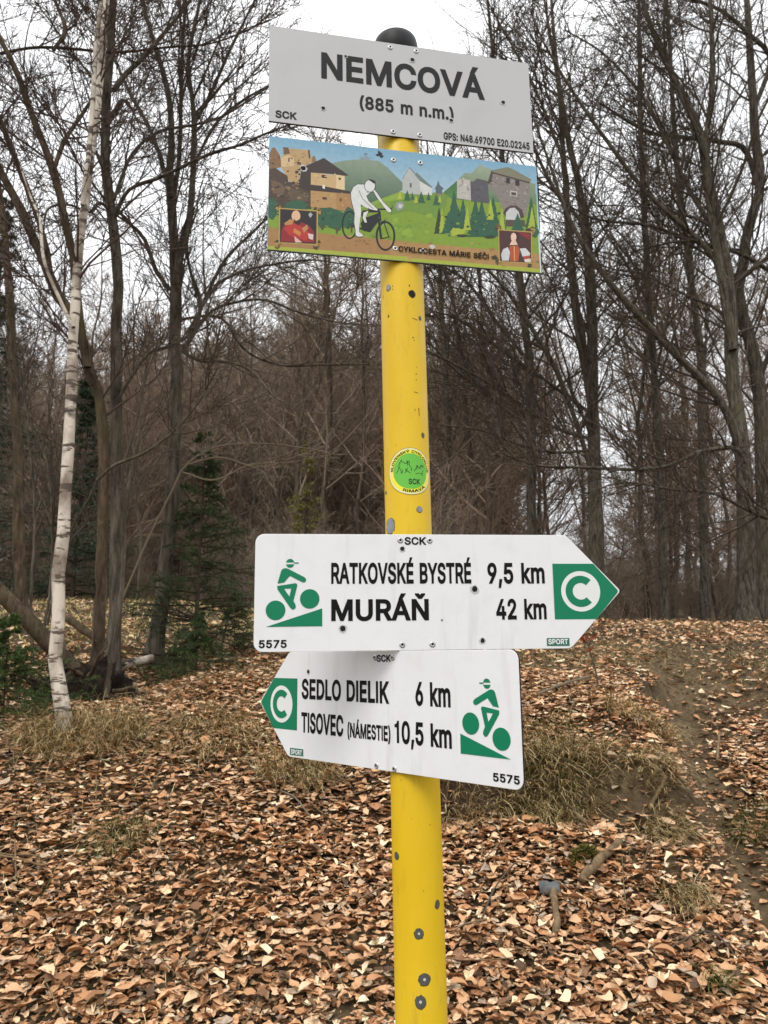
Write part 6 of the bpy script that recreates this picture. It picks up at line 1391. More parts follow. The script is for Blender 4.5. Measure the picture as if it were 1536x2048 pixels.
 ('7d9636',None,[(79.3,-34.5),(79.6,-33.4),(81.2,-33.3),(81.4,-34.3),(80.4,-34.7)]),
 ('224a36',None,[(105.3,-20.5),(102.3,-20.5),(101.7,-18.9),(103.7,-17.5),(106.4,-18.3)]),
 ('1c3c2c',None,[(102.8,-1.5),(100.5,-2.9),(99.1,-1.1),(100.2,0.3),(102.9,0.7)]),
 ('7d9636',None,[(108.2,-15.7),(109.6,-15.4),(109.9,-16.3),(109.0,-17.2),(107.9,-16.8)]),
 ('7d9636',None,[(131.7,-19.4),(130.3,-19.1),(130.4,-18.0),(132.2,-17.7),(133.2,-18.4)]),
 ('224a36',None,[(76.5,-26.3),(74.9,-27.7),(73.3,-27.2),(73.4,-25.5),(75.7,-25.0)]),
 ('224a36',None,[(83.1,-20.7),(85.8,-21.1),(86.5,-22.8),(83.7,-24.6),(81.8,-23.1)]),
 ('7d9636',None,[(108.9,-25.0),(106.9,-25.6),(105.7,-24.6),(107.3,-23.1),(108.8,-23.8)]),
 ('224a36',None,[(60.0,-27.1),(58.8,-25.6),(59.9,-23.5),(62.4,-24.4),(63.2,-26.0)]),
 ('356a4c',None,[(52.0,-20.6),(53.7,-20.8),(54.2,-21.8),(52.5,-22.6),(51.3,-22.0)]),
 ('1c3c2c',None,[(54.1,-9.1),(55.4,-10.9),(53.2,-12.7),(51.2,-11.7),(51.4,-9.8)]),
 ('356a4c',None,[(126.3,-20.6),(129.3,-20.5),(130.5,-21.6),(128.3,-23.4),(125.7,-22.7)]),
 ('3c7048',None,[(117.2,-27.1),(116.0,-26.4),(116.4,-25.3),(118.1,-25.0),(118.3,-26.1)]),
 ('224a36',None,[(79.3,-13.2),(79.6,-14.3),(77.9,-15.2),(77.0,-14.2),(77.8,-12.9)]),
 ('1c3c2c',None,[(102.5,-12.9),(102.3,-14.0),(100.7,-14.4),(100.2,-13.5),(101.2,-12.7)]),
 ('1c3c2c',None,[(74.2,-5.3),(73.0,-7.8),(69.5,-7.0),(70.4,-4.8),(72.7,-4.1)]),
 ('3c7048',None,[(123.2,-7.2),(121.5,-7.5),(120.7,-7.0),(121.3,-6.2),(122.5,-6.1)]),
 ('356a4c',None,[(52.2,-31.9),(49.7,-31.1),(50.7,-28.5),(54.0,-28.6),(54.0,-30.6)]),
 ('1c3c2c',None,[(133.8,-21.3),(131.9,-23.1),(129.7,-23.0),(129.6,-21.0),(131.7,-20.1)]),
 ('356a4c',None,[(74.0,0.0),(75.0,2.3),(77.5,2.9),(79.2,1.4),(77.5,-0.5)]),
 ('7d9636',None,[(97.0,-13.5),(95.7,-14.5),(94.2,-13.5),(95.0,-12.4),(96.6,-12.3)]),
 ('356a4c',None,[(55.0,-38.2),(56.5,-36.8),(58.8,-36.6),(59.4,-39.0),(56.3,-39.7)]),
 ('1c3c2c',None,[(98.1,-27.3),(98.5,-29.5),(95.3,-30.6),(93.6,-28.7),(95.2,-26.6)]),
 ('224a36',None,[(126.8,-18.5),(124.9,-18.6),(124.0,-17.5),(125.5,-16.1),(127.0,-17.0)]),
 ('224a36',None,[(91.6,-25.3),(93.4,-26.4),(92.4,-28.0),(89.6,-28.8),(89.3,-26.8)]),
 ('1c3c2c',None,[(132.8,3.0),(131.2,0.9),(127.9,0.7),(128.4,3.1),(131.3,4.6)]),
 ('224a36',None,[(65.5,-22.6),(68.5,-22.8),(68.5,-24.9),(65.8,-26.9),(62.9,-25.0)]),
 ('3c7048',None,[(112.2,-3.1),(114.2,-4.7),(112.8,-6.4),(110.0,-6.8),(109.8,-4.4)]),
 ('1c3c2c',None,[(116.0,-3.4),(114.1,-2.3),(114.9,-0.5),(117.0,-0.4),(117.6,-1.8)]),
 ('1c3c2c',None,[(63.5,-18.0),(62.7,-19.8),(60.1,-20.0),(59.7,-18.1),(62.0,-17.0)]),
 ('224a36',None,[(103.9,-21.6),(104.5,-20.7),(106.3,-20.5),(106.5,-21.4),(105.5,-22.1)]),
 ('1c3c2c',None,[(78.0,-10.6),(76.7,-10.4),(77.3,-9.4),(78.5,-9.5),(79.0,-10.0)]),
 ('224a36',None,[(-81.9,-23.1),(-79.5,-23.1),(-79.7,-25.1),(-81.3,-26.4),(-82.9,-25.0)]),
 ('1c3c2c',None,[(-105.9,-41.0),(-106.9,-41.7),(-107.5,-40.9),(-107.2,-39.9),(-105.8,-39.9)]),
 ('1c3c2c',None,[(-80.1,-36.8),(-82.9,-37.6),(-83.6,-35.7),(-81.0,-33.9),(-79.5,-35.2)]),
 ('224a36',None,[(-106.2,-29.3),(-105.6,-27.5),(-104.0,-27.2),(-102.8,-28.4),(-103.9,-29.6)]),
 ('1c3c2c',None,[(-79.3,-34.8),(-77.9,-33.5),(-75.7,-33.7),(-76.0,-36.0),(-78.1,-36.5)]),
 ('386e4a',None,[(-112.3,-24.4),(-111.9,-22.2),(-109.4,-22.2),(-108.9,-23.7),(-110.5,-25.6)]),
 ('386e4a',None,[(-124.0,-24.3),(-123.4,-22.3),(-120.7,-22.4),(-120.0,-23.9),(-122.2,-25.6)]),
 ('386e4a',None,[(-94.1,-16.3),(-92.2,-17.5),(-92.0,-20.0),(-95.2,-19.9),(-96.7,-18.3)]),
 ('386e4a',None,[(-82.0,-31.1),(-81.9,-28.6),(-79.7,-27.6),(-77.4,-29.2),(-79.3,-30.7)]),
 ('1c3c2c',None,[(-84.5,-39.8),(-82.0,-39.2),(-80.9,-40.5),(-82.8,-41.8),(-85.3,-41.2)]),
 ('224a36',None,[(-102.1,-28.1),(-104.0,-28.5),(-105.7,-27.9),(-104.3,-26.6),(-102.5,-26.4)]),
 ('224a36',None,[(-114.7,-34.2),(-116.4,-34.7),(-117.4,-33.9),(-116.7,-32.4),(-114.7,-32.7)]),
 ('386e4a',None,[(-107.6,-40.8),(-109.1,-40.7),(-108.8,-39.9),(-107.2,-39.4),(-106.5,-40.2)]),
 ('224a36',None,[(-112.4,-24.0),(-110.8,-24.4),(-110.8,-26.1),(-112.5,-26.1),(-113.8,-25.3)]),
 ('386e4a',None,[(-108.4,-23.1),(-108.0,-20.8),(-105.9,-20.1),(-104.5,-21.8),(-106.0,-23.1)]),
 ('1c3c2c',None,[(-92.7,-20.3),(-91.3,-19.7),(-90.2,-20.4),(-91.0,-21.4),(-92.6,-21.3)]),
 ('224a36',None,[(-83.8,-30.9),(-82.3,-29.8),(-79.7,-29.9),(-80.2,-31.5),(-82.3,-32.6)]),
 ('224a36',None,[(-76.6,-28.2),(-75.8,-29.6),(-77.3,-30.5),(-78.4,-29.9),(-78.7,-28.9)]),
 ('386e4a',None,[(-86.6,-41.0),(-88.7,-41.7),(-90.3,-40.7),(-88.6,-39.4),(-87.1,-39.4)]),
 ('1c3c2c',None,[(-99.8,-25.1),(-100.3,-24.3),(-99.4,-23.7),(-98.3,-24.2),(-98.9,-25.1)]),
 ('1c3c2c',None,[(-113.6,-21.1),(-113.7,-22.1),(-115.0,-21.8),(-115.1,-21.2),(-114.3,-20.7)]),
 ('386e4a',None,[(-124.3,-34.9),(-122.9,-33.4),(-120.5,-34.0),(-120.9,-35.5),(-123.4,-36.0)]),
 ('386e4a',None,[(-115.1,-24.6),(-116.3,-25.5),(-117.8,-25.2),(-117.5,-24.0),(-116.0,-23.5)]),
 ('386e4a',None,[(-99.9,-39.6),(-98.3,-39.4),(-98.2,-40.6),(-99.4,-41.1),(-100.7,-40.7)]),
 ('386e4a',None,[(-114.4,-43.0),(-113.2,-42.2),(-111.7,-42.5),(-112.1,-43.6),(-114.0,-44.2)]),
 ('386e4a',None,[(-74.6,-17.2),(-75.8,-19.1),(-77.5,-18.8),(-78.0,-17.0),(-75.7,-16.1)]),
 ('1c3c2c',None,[(-88.1,-31.3),(-90.2,-32.7),(-92.1,-31.6),(-91.0,-30.0),(-89.1,-29.6)]),
 ('1c3c2c',None,[(-119.6,-32.1),(-118.4,-29.9),(-115.2,-29.3),(-115.0,-31.5),(-116.8,-33.2)]),
 ('224a36',None,[(-114.9,-28.6),(-116.6,-28.2),(-116.7,-27.0),(-115.0,-26.3),(-114.0,-27.4)]),
 ('1c3c2c',None,[(-120.2,-23.5),(-118.7,-22.7),(-117.2,-23.0),(-117.5,-24.0),(-119.3,-24.3)]),
 ('386e4a',None,[(-178.8,-17.7),(-178.9,-16.0),(-177.2,-15.5),(-175.5,-16.3),(-176.9,-17.9)]),
 ('386e4a',None,[(-174.8,-23.9),(-175.2,-25.3),(-177.3,-25.5),(-177.5,-24.4),(-176.7,-23.5)]),
 ('224a36',None,[(-188.1,-22.0),(-186.2,-22.3),(-186.5,-23.6),(-188.1,-24.6),(-189.3,-23.3)]),
 ('386e4a',None,[(-182.5,-16.8),(-181.4,-15.9),(-180.2,-16.6),(-180.8,-17.6),(-182.2,-17.7)]),
 ('386e4a',None,[(-184.8,-21.9),(-184.9,-22.9),(-186.3,-23.0),(-186.7,-22.2),(-185.7,-21.6)]),
 ('386e4a',None,[(-177.3,-23.5),(-175.1,-23.6),(-174.8,-25.0),(-176.7,-25.7),(-177.7,-24.8)]),
 ('386e4a',None,[(-184.9,-33.3),(-184.8,-34.0),(-185.4,-35.0),(-186.6,-34.4),(-186.2,-33.4)]),
 ('224a36',None,[(-175.8,-30.4),(-175.4,-31.5),(-177.0,-32.7),(-178.5,-31.6),(-177.7,-30.1)]),
 ('386e4a',None,[(-184.0,-16.1),(-182.1,-16.8),(-183.7,-18.6),(-185.9,-18.5),(-185.8,-16.7)]),
 ('224a36',None,[(-179.2,-34.9),(-180.5,-35.2),(-181.1,-34.8),(-180.9,-34.0),(-179.6,-33.8)]),
 ('386e4a',None,[(-184.1,-18.0),(-184.6,-17.3),(-183.7,-16.6),(-182.2,-16.8),(-182.8,-18.0)]),
 ('224a36',None,[(-183.7,-17.6),(-182.8,-18.5),(-183.3,-19.5),(-184.6,-19.3),(-185.1,-18.5)]),
 ('386e4a',None,[(-184.8,-33.9),(-183.9,-35.1),(-185.5,-35.9),(-187.0,-35.8),(-186.6,-34.0)]),
 ('224a36',None,[(-178.8,-27.8),(-180.5,-27.1),(-180.9,-25.2),(-178.8,-24.9),(-177.2,-26.0)]),
 ('6a5528',None,[(-173.2,-21.4),(-171.5,-23.5),(-175.0,-24.7),(-178.1,-27.2),(-178.9,-23.6),(-178.4,-19.8),(-178.0,-19.3),(-174.9,-17.1),(-172.6,-18.4)]),
 ('3f3018',None,[(-172.8,-20.2),(-174.8,-24.2),(-176.1,-23.6),(-177.9,-24.6),(-180.6,-22.4),(-180.5,-20.4),(-178.2,-18.1),(-176.2,-16.6),(-175.8,-16.1)]),
 ('a58a4a',None,[(-173.6,-22.8),(-174.8,-23.2),(-176.8,-26.9),(-178.2,-25.2),(-178.0,-24.7),(-180.3,-22.7),(-178.6,-20.7),(-176.9,-20.3),(-174.9,-20.6)]),
 ('4a3a1c',None,[(-169.7,-21.4),(-170.3,-22.5),(-171.2,-23.9),(-173.1,-24.5),(-173.3,-22.9),(-174.4,-21.0),(-173.2,-19.9),(-171.7,-19.2),(-170.5,-19.3)]),
 ('8a7038',None,[(-172.3,-20.1),(-172.3,-21.7),(-174.0,-22.3),(-175.4,-22.7),(-176.3,-21.3),(-175.7,-20.0),(-175.0,-18.6),(-174.0,-17.2),(-173.3,-19.4)]),
 ('6a5528',None,[(-119.6,-21.2),(-118.8,-24.8),(-121.0,-26.4),(-123.7,-24.2),(-124.9,-22.9),(-126.0,-21.0),(-122.8,-17.4),(-120.9,-15.7),(-118.0,-19.7)]),
 ('3f3018',None,[(-122.4,-18.6),(-123.1,-21.2),(-125.2,-22.6),(-127.8,-22.4),(-129.7,-21.0),(-129.1,-18.0),(-127.1,-14.9),(-125.2,-16.1),(-122.6,-16.9)]),
 ('a58a4a',None,[(-119.7,-22.9),(-119.9,-25.4),(-122.4,-25.1),(-124.7,-26.5),(-123.7,-24.0),(-125.4,-22.8),(-124.3,-20.6),(-122.1,-21.2),(-120.1,-19.8)]),
 ('4a3a1c',None,[(-122.6,-24.0),(-124.0,-25.3),(-125.5,-27.6),(-127.4,-27.7),(-128.8,-25.8),(-127.9,-24.0),(-127.2,-21.8),(-125.4,-22.8),(-124.2,-23.2)]),
 ('8a7038',None,[(-121.4,-17.1),(-121.7,-19.3),(-123.2,-18.1),(-124.8,-20.3),(-126.2,-18.5),(-125.7,-16.8),(-124.1,-15.8),(-123.0,-15.4),(-120.9,-16.3)]),
 ('6a5528',None,[(-122.1,-73.4),(-123.4,-75.5),(-124.2,-77.9),(-127.2,-76.8),(-129.4,-75.5),(-127.6,-72.7),(-127.1,-69.2),(-124.5,-69.1),(-120.6,-71.3)]),
 ('3f3018',None,[(-123.5,-73.2),(-124.5,-75.3),(-126.5,-76.6),(-129.2,-75.7),(-129.5,-75.0),(-129.8,-72.3),(-128.8,-71.1),(-126.6,-70.5),(-125.8,-71.9)]),
 ('a58a4a',None,[(-123.1,-69.1),(-123.5,-72.2),(-125.4,-72.2),(-128.2,-73.2),(-128.4,-70.7),(-129.7,-68.5),(-128.0,-66.5),(-125.5,-66.5),(-123.6,-67.3)]),
 ('4a3a1c',None,[(-119.5,-65.3),(-120.0,-67.1),(-121.7,-67.5),(-123.2,-67.8),(-124.5,-67.0),(-124.0,-64.6),(-122.9,-63.9),(-121.8,-62.0),(-120.7,-64.8)]),
 ('8a7038',None,[(-121.5,-70.2),(-121.6,-71.7),(-122.4,-71.5),(-124.6,-72.4),(-124.6,-71.4),(-124.9,-69.2),(-124.3,-68.7),(-122.6,-68.4),(-121.4,-68.4)]),
 ('6a5528',None,[(-173.0,-76.9),(-172.9,-77.9),(-176.0,-81.7),(-178.2,-80.8),(-180.2,-78.7),(-179.7,-76.7),(-177.4,-72.6),(-176.1,-74.1),(-172.7,-73.5)]),
 ('3f3018',None,[(-173.2,-70.9),(-173.4,-73.3),(-175.7,-75.4),(-178.2,-76.1),(-180.6,-72.2),(-180.1,-70.8),(-177.3,-67.7),(-175.9,-68.1),(-173.1,-69.1)]),
 ('a58a4a',None,[(-173.3,-73.3),(-176.0,-75.2),(-176.7,-78.4),(-178.9,-77.2),(-180.8,-75.0),(-180.2,-72.8),(-178.2,-71.1),(-176.7,-71.6),(-174.6,-71.0)]),
 ('4a3a1c',None,[(-169.8,-69.9),(-170.0,-71.3),(-171.8,-73.9),(-173.5,-72.9),(-176.4,-71.5),(-174.6,-69.8),(-173.4,-67.0),(-172.0,-68.4),(-171.0,-68.3)]),
 ('8a7038',None,[(-170.6,-70.1),(-171.3,-71.8),(-172.6,-72.2),(-174.0,-72.6),(-174.2,-71.2),(-175.3,-69.5),(-174.1,-68.6),(-172.7,-68.6),(-171.6,-68.6)]),
 ('c2a35c',None,[(-175.1,-21.8),(-123.8,-20.3),(-124.1,-70.4),(-175.0,-72.5)]),
 ('5e4420',None,[(-173.9,-23.0),(-125.2,-21.6),(-125.4,-69.2),(-173.8,-71.2)]),
 ('241a1e',None,[(-172.8,-24.0),(-126.2,-22.7),(-126.4,-68.2),(-172.8,-70.2)]),
 ('6a5528',None,[(132.8,-18.3),(132.9,-20.7),(129.6,-21.6),(126.6,-23.3),(123.7,-20.1),(123.9,-17.8),(127.4,-14.5),(129.7,-14.7),(131.6,-15.4)]),
 ('3f3018',None,[(130.7,-21.2),(131.1,-24.7),(128.4,-27.0),(126.0,-24.0),(123.7,-22.9),(124.0,-20.1),(126.4,-18.3),(129.3,-17.2),(131.2,-18.0)]),
 ('a58a4a',None,[(131.3,-21.4),(131.1,-22.9),(127.8,-25.7),(125.8,-23.8),(124.2,-22.9),(125.1,-21.4),(126.4,-18.6),(128.3,-18.0),(130.9,-19.3)]),
 ('4a3a1c',None,[(130.2,-20.9),(128.2,-23.0),(126.2,-24.6),(124.3,-24.0),(123.7,-22.3),(122.8,-20.4),(124.1,-18.9),(126.3,-17.8),(128.5,-20.0)]),
 ('8a7038',None,[(133.9,-23.3),(131.3,-25.5),(130.3,-25.6),(129.3,-25.2),(129.2,-24.6),(127.3,-23.0),(128.9,-21.8),(130.9,-20.7),(132.7,-22.5)]),
 ('6a5528',None,[(184.1,-16.6),(181.3,-19.9),(180.0,-22.1),(176.5,-20.2),(175.9,-18.4),(175.1,-15.4),(176.9,-13.4),(180.0,-12.0),(182.4,-15.5)]),
 ('3f3018',None,[(175.6,-20.1),(175.6,-21.8),(173.0,-26.1),(171.1,-24.8),(168.5,-22.7),(168.5,-19.6),(170.6,-17.0),(173.8,-16.4),(177.6,-17.4)]),
 ('a58a4a',None,[(183.1,-18.3),(182.1,-21.3),(179.9,-21.2),(177.1,-21.7),(176.8,-20.6),(175.5,-18.8),(178.2,-15.0),(180.4,-15.6),(183.5,-16.6)]),
 ('4a3a1c',None,[(180.3,-21.1),(180.2,-23.1),(178.0,-23.8),(175.8,-25.6),(174.4,-23.1),(174.9,-20.7),(176.0,-18.8),(177.9,-18.3),(180.2,-18.5)]),
 ('8a7038',None,[(181.6,-22.7),(179.3,-25.4),(178.8,-25.6),(176.9,-24.8),(176.9,-24.1),(177.1,-22.0),(177.5,-20.7),(179.2,-19.0),(180.2,-20.6)]),
 ('6a5528',None,[(177.9,-67.9),(175.7,-71.5),(173.7,-71.0),(170.7,-74.1),(169.0,-70.5),(168.0,-67.7),(170.3,-63.1),(174.4,-62.2),(176.0,-65.8)]),
 ('3f3018',None,[(176.8,-67.0),(178.0,-69.0),(174.6,-69.6),(172.0,-69.9),(171.9,-68.8),(170.2,-66.4),(172.3,-65.0),(174.6,-64.0),(177.1,-65.4)]),
 ('a58a4a',None,[(181.4,-71.0),(179.4,-73.0),(176.8,-74.8),(174.1,-76.1),(175.9,-72.4),(173.9,-70.9),(175.1,-68.5),(177.4,-68.0),(178.2,-69.7)]),
 ('4a3a1c',None,[(174.7,-72.8),(175.8,-74.6),(173.7,-75.2),(171.4,-76.4),(168.5,-74.6),(169.3,-72.3),(171.8,-69.2),(174.0,-68.7),(176.1,-69.5)]),
 ('8a7038',None,[(187.4,-66.2),(185.7,-68.0),(184.0,-68.2),(182.5,-68.4),(181.0,-67.9),(180.8,-65.9),(182.6,-65.6),(184.2,-63.9),(185.8,-64.0)]),
 ('6a5528',None,[(128.2,-70.8),(130.1,-72.9),(127.6,-73.9),(124.9,-77.2),(121.9,-73.3),(122.1,-69.6),(124.9,-64.7),(127.8,-65.6),(130.1,-68.1)]),
 ('3f3018',None,[(125.8,-65.7),(122.7,-68.5),(121.0,-68.8),(117.3,-68.8),(117.5,-66.7),(115.1,-65.3),(117.5,-64.0),(121.1,-62.1),(123.5,-61.8)]),
 ('a58a4a',None,[(137.1,-74.9),(137.6,-77.4),(134.6,-79.0),(132.8,-78.5),(129.4,-76.4),(130.9,-74.0),(133.2,-72.4),(134.5,-72.4),(135.7,-73.4)]),
 ('4a3a1c',None,[(128.6,-70.5),(129.1,-72.2),(126.2,-73.1),(124.3,-72.7),(123.5,-71.8),(122.8,-70.2),(124.4,-68.0),(126.6,-66.7),(128.2,-69.3)]),
 ('8a7038',None,[(130.6,-71.5),(131.3,-73.2),(128.6,-74.0),(126.5,-74.0),(126.5,-72.4),(125.6,-70.9),(127.7,-70.1),(128.9,-68.5),(129.4,-70.2)]),
 ('c2a35c',None,[(127.9,-22.1),(178.0,-20.9),(176.0,-69.8),(127.3,-71.4)]),
 ('5e4420',None,[(129.1,-23.3),(176.7,-22.2),(174.8,-68.7),(128.6,-70.2)]),
 ('4a2a26',None,[(130.1,-24.3),(175.7,-23.2),(173.9,-67.7),(129.6,-69.2)]),
 ('8e1c20',None,[(-171.9,-69.8),(-171.5,-53.8),(-166.5,-42.0),(-158.9,-36.3),(-144.7,-39.8),(-135.7,-43.1),(-129.4,-50.9),(-128.4,-59.3),(-127.7,-66.9)]),
 ('b5302c',None,[(-169.0,-50.7),(-157.6,-41.1),(-146.0,-45.6),(-135.6,-53.0),(-138.1,-65.8),(-161.2,-59.7)]),
 ('b88550',None,[(-168.4,-43.6),(-160.2,-36.5),(-155.7,-38.8),(-157.6,-43.9),(-166.5,-46.2)]),
 ('b88550',None,[(-144.7,-48.2),(-138.2,-42.0),(-136.3,-47.4),(-142.0,-55.0)]),
 ('c8863c',None,[(-154.9,-49.3),(-145.9,-54.0),(-147.1,-59.7),(-156.1,-55.0)]),
 ('dcb8a8',None,[(-154.8,-60.5),(-148.3,-65.4),(-144.5,-68.6),(-153.4,-69.4)]),
 ('d8c8bc',None,[(-136.9,-54.5),(-129.3,-55.9),(-130.3,-63.7),(-135.5,-62.1)]),
 ('e0b592',None,[(-147.0,-30.9),(-147.3,-28.4),(-148.2,-26.1),(-149.5,-24.5),(-151.1,-23.5),(-152.9,-23.3),(-154.7,-23.9),(-156.3,-25.2),(-157.5,-27.1),(-158.3,-29.5),(-158.6,-32.1),(-158.3,-34.6),(-157.4,-36.8),(-156.1,-38.4),(-154.5,-39.4),(-152.7,-39.6),(-150.9,-39.0),(-149.3,-37.7),(-148.1,-35.8),(-147.3,-33.4)]),
 ('2a1c18',None,[(-156.4,-35.4),(-152.5,-38.5),(-147.1,-35.1),(-146.0,-39.9),(-149.2,-44.5),(-154.4,-41.5)]),
 ('aab0b4',None,[(-133.8,-23.8),(-130.6,-27.0),(-133.8,-32.3),(-136.4,-27.6)]),
 ('8c2226',None,[(156.0,-22.8),(174.4,-24.9),(174.0,-33.7),(163.5,-28.4)]),
 ('b5522c',None,[(144.3,-46.1),(156.6,-44.9),(158.6,-51.0),(155.6,-67.8),(144.1,-68.8),(142.5,-52.5)]),
 ('d8a050',None,[(149.7,-45.5),(151.2,-45.4),(151.0,-68.2),(149.5,-68.3)]),
 ('c9cdd0',None,[(134.2,-51.7),(141.2,-47.9),(143.9,-55.5),(141.9,-68.2),(132.0,-69.2),(130.8,-59.9)]),
 ('d2d4d6',None,[(158.7,-48.6),(167.2,-47.0),(173.8,-54.3),(171.1,-64.0),(162.1,-60.1)]),
 ('b04a3a',None,[(162.8,-60.0),(172.2,-57.6),(172.7,-62.3),(164.2,-64.6)]),
 ('d9d3ca',None,[(164.2,-64.6),(174.2,-62.1),(174.0,-68.1),(165.5,-68.4)]),
 ('3a2018',None,[(159.1,-29.6),(158.9,-27.4),(158.1,-25.4),(156.7,-23.9),(154.9,-23.1),(152.9,-22.9),(150.9,-23.5),(149.1,-24.7),(147.6,-26.5),(146.6,-28.6),(146.2,-30.9),(146.4,-33.1),(147.2,-35.1),(148.6,-36.5),(150.3,-37.4),(152.3,-37.6),(154.3,-37.0),(156.2,-35.8),(157.7,-34.0),(158.7,-31.9)]),
 ('e6c4ae',None,[(154.4,-31.7),(154.3,-29.6),(153.8,-27.8),(152.9,-26.4),(151.8,-25.6),(150.5,-25.4),(149.2,-25.8),(148.0,-26.9),(147.0,-28.5),(146.4,-30.4),(146.1,-32.5),(146.2,-34.5),(146.7,-36.3),(147.6,-37.7),(148.7,-38.5),(150.0,-38.7),(151.3,-38.3),(152.5,-37.2),(153.4,-35.7),(154.1,-33.7)]),
 ('e6c4ae',None,[(147.7,-37.1),(153.1,-36.5),(155.9,-43.4),(143.6,-44.6)]),
 ('161a1c',None,[(-70.1,-35.7),(-70.4,-31.1),(-72.3,-31.8),(-72.1,-35.9)]),
 ('161a1c',None,[(-70.4,-31.1),(-71.2,-26.8),(-73.0,-28.0),(-72.3,-31.8)]),
 ('161a1c',None,[(-71.2,-26.8),(-72.5,-23.0),(-74.0,-24.5),(-73.0,-28.0)]),
 ('161a1c',None,[(-72.5,-23.0),(-74.2,-19.9),(-75.4,-21.7),(-74.0,-24.5)]),
 ('161a1c',None,[(-74.2,-19.9),(-76.2,-17.6),(-77.1,-19.7),(-75.4,-21.7)]),
 ('161a1c',None,[(-76.2,-17.6),(-78.5,-16.3),(-79.0,-18.5),(-77.1,-19.7)]),
 ('161a1c',None,[(-78.5,-16.3),(-81.0,-16.1),(-81.0,-18.2),(-79.0,-18.5)]),
 ('161a1c',None,[(-81.0,-16.1),(-83.4,-16.9),(-83.0,-18.9),(-81.0,-18.2)]),
 ('161a1c',None,[(-83.4,-16.9),(-85.7,-18.6),(-84.8,-20.5),(-83.0,-18.9)]),
 ('161a1c',None,[(-85.7,-18.6),(-87.8,-21.3),(-86.5,-22.9),(-84.8,-20.5)]),
 ('161a1c',None,[(-87.8,-21.3),(-89.5,-24.8),(-87.9,-26.0),(-86.5,-22.9)]),
 ('161a1c',None,[(-89.5,-24.8),(-90.8,-28.9),(-89.0,-29.6),(-87.9,-26.0)]),
 ('161a1c',None,[(-90.8,-28.9),(-91.5,-33.3),(-89.6,-33.6),(-89.0,-29.6)]),
 ('161a1c',None,[(-91.5,-33.3),(-91.8,-38.0),(-89.8,-37.8),(-89.6,-33.6)]),
 ('161a1c',None,[(-91.8,-38.0),(-91.5,-42.5),(-89.6,-41.8),(-89.8,-37.8)]),
 ('161a1c',None,[(-91.5,-42.5),(-90.8,-46.8),(-89.0,-45.7),(-89.6,-41.8)]),
 ('161a1c',None,[(-90.8,-46.8),(-89.5,-50.6),(-87.9,-49.1),(-89.0,-45.7)]),
 ('161a1c',None,[(-89.5,-50.6),(-87.8,-53.6),(-86.5,-51.9),(-87.9,-49.1)]),
 ('161a1c',None,[(-87.8,-53.6),(-85.7,-55.9),(-84.9,-53.9),(-86.5,-51.9)]),
 ('161a1c',None,[(-85.7,-55.9),(-83.5,-57.2),(-83.0,-55.1),(-84.9,-53.9)]),
 ('161a1c',None,[(-83.5,-57.2),(-81.0,-57.5),(-81.0,-55.4),(-83.0,-55.1)]),
 ('161a1c',None,[(-81.0,-57.5),(-78.6,-56.7),(-79.1,-54.7),(-81.0,-55.4)]),
 ('161a1c',None,[(-78.6,-56.7),(-76.3,-55.0),(-77.2,-53.1),(-79.1,-54.7)]),
 ('161a1c',None,[(-76.3,-55.0),(-74.3,-52.3),(-75.5,-50.8),(-77.2,-53.1)]),
 ('161a1c',None,[(-74.3,-52.3),(-72.6,-48.9),(-74.1,-47.7),(-75.5,-50.8)]),
 ('161a1c',None,[(-72.6,-48.9),(-71.2,-44.8),(-73.0,-44.1),(-74.1,-47.7)]),
 ('161a1c',None,[(-71.2,-44.8),(-70.4,-40.4),(-72.4,-40.1),(-73.0,-44.1)]),
 ('161a1c',None,[(-70.4,-40.4),(-70.1,-35.7),(-72.1,-35.9),(-72.4,-40.1)]),
 ('161a1c',None,[(-18.6,-46.8),(-18.9,-41.9),(-21.5,-42.8),(-21.3,-47.0)]),
 ('161a1c',None,[(-18.9,-41.9),(-19.8,-37.4),(-22.2,-38.8),(-21.5,-42.8)]),
 ('161a1c',None,[(-19.8,-37.4),(-21.4,-33.3),(-23.5,-35.3),(-22.2,-38.8)]),
 ('161a1c',None,[(-21.4,-33.3),(-23.5,-30.0),(-25.2,-32.5),(-23.5,-35.3)]),
 ('161a1c',None,[(-23.5,-30.0),(-26.1,-27.7),(-27.3,-30.4),(-25.2,-32.5)]),
 ('161a1c',None,[(-26.1,-27.7),(-28.9,-26.3),(-29.6,-29.2),(-27.3,-30.4)]),
 ('161a1c',None,[(-28.9,-26.3),(-32.0,-26.1),(-32.0,-29.0),(-29.6,-29.2)]),
 ('161a1c',None,[(-32.0,-26.1),(-35.0,-26.9),(-34.4,-29.7),(-32.0,-29.0)]),
 ('161a1c',None,[(-35.0,-26.9),(-37.9,-28.9),(-36.7,-31.4),(-34.4,-29.7)]),
 ('161a1c',None,[(-37.9,-28.9),(-40.5,-31.8),(-38.8,-33.9),(-36.7,-31.4)]),
 ('161a1c',None,[(-40.5,-31.8),(-42.7,-35.5),(-40.6,-37.1),(-38.8,-33.9)]),
 ('161a1c',None,[(-42.7,-35.5),(-44.3,-39.8),(-41.9,-40.8),(-40.6,-37.1)]),
 ('161a1c',None,[(-44.3,-39.8),(-45.4,-44.5),(-42.7,-44.9),(-41.9,-40.8)]),
 ('161a1c',None,[(-45.4,-44.5),(-45.7,-49.5),(-43.0,-49.2),(-42.7,-44.9)]),
 ('161a1c',None,[(-45.7,-49.5),(-45.4,-54.3),(-42.8,-53.4),(-43.0,-49.2)]),
 ('161a1c',None,[(-45.4,-54.3),(-44.5,-58.8),(-42.0,-57.3),(-42.8,-53.4)]),
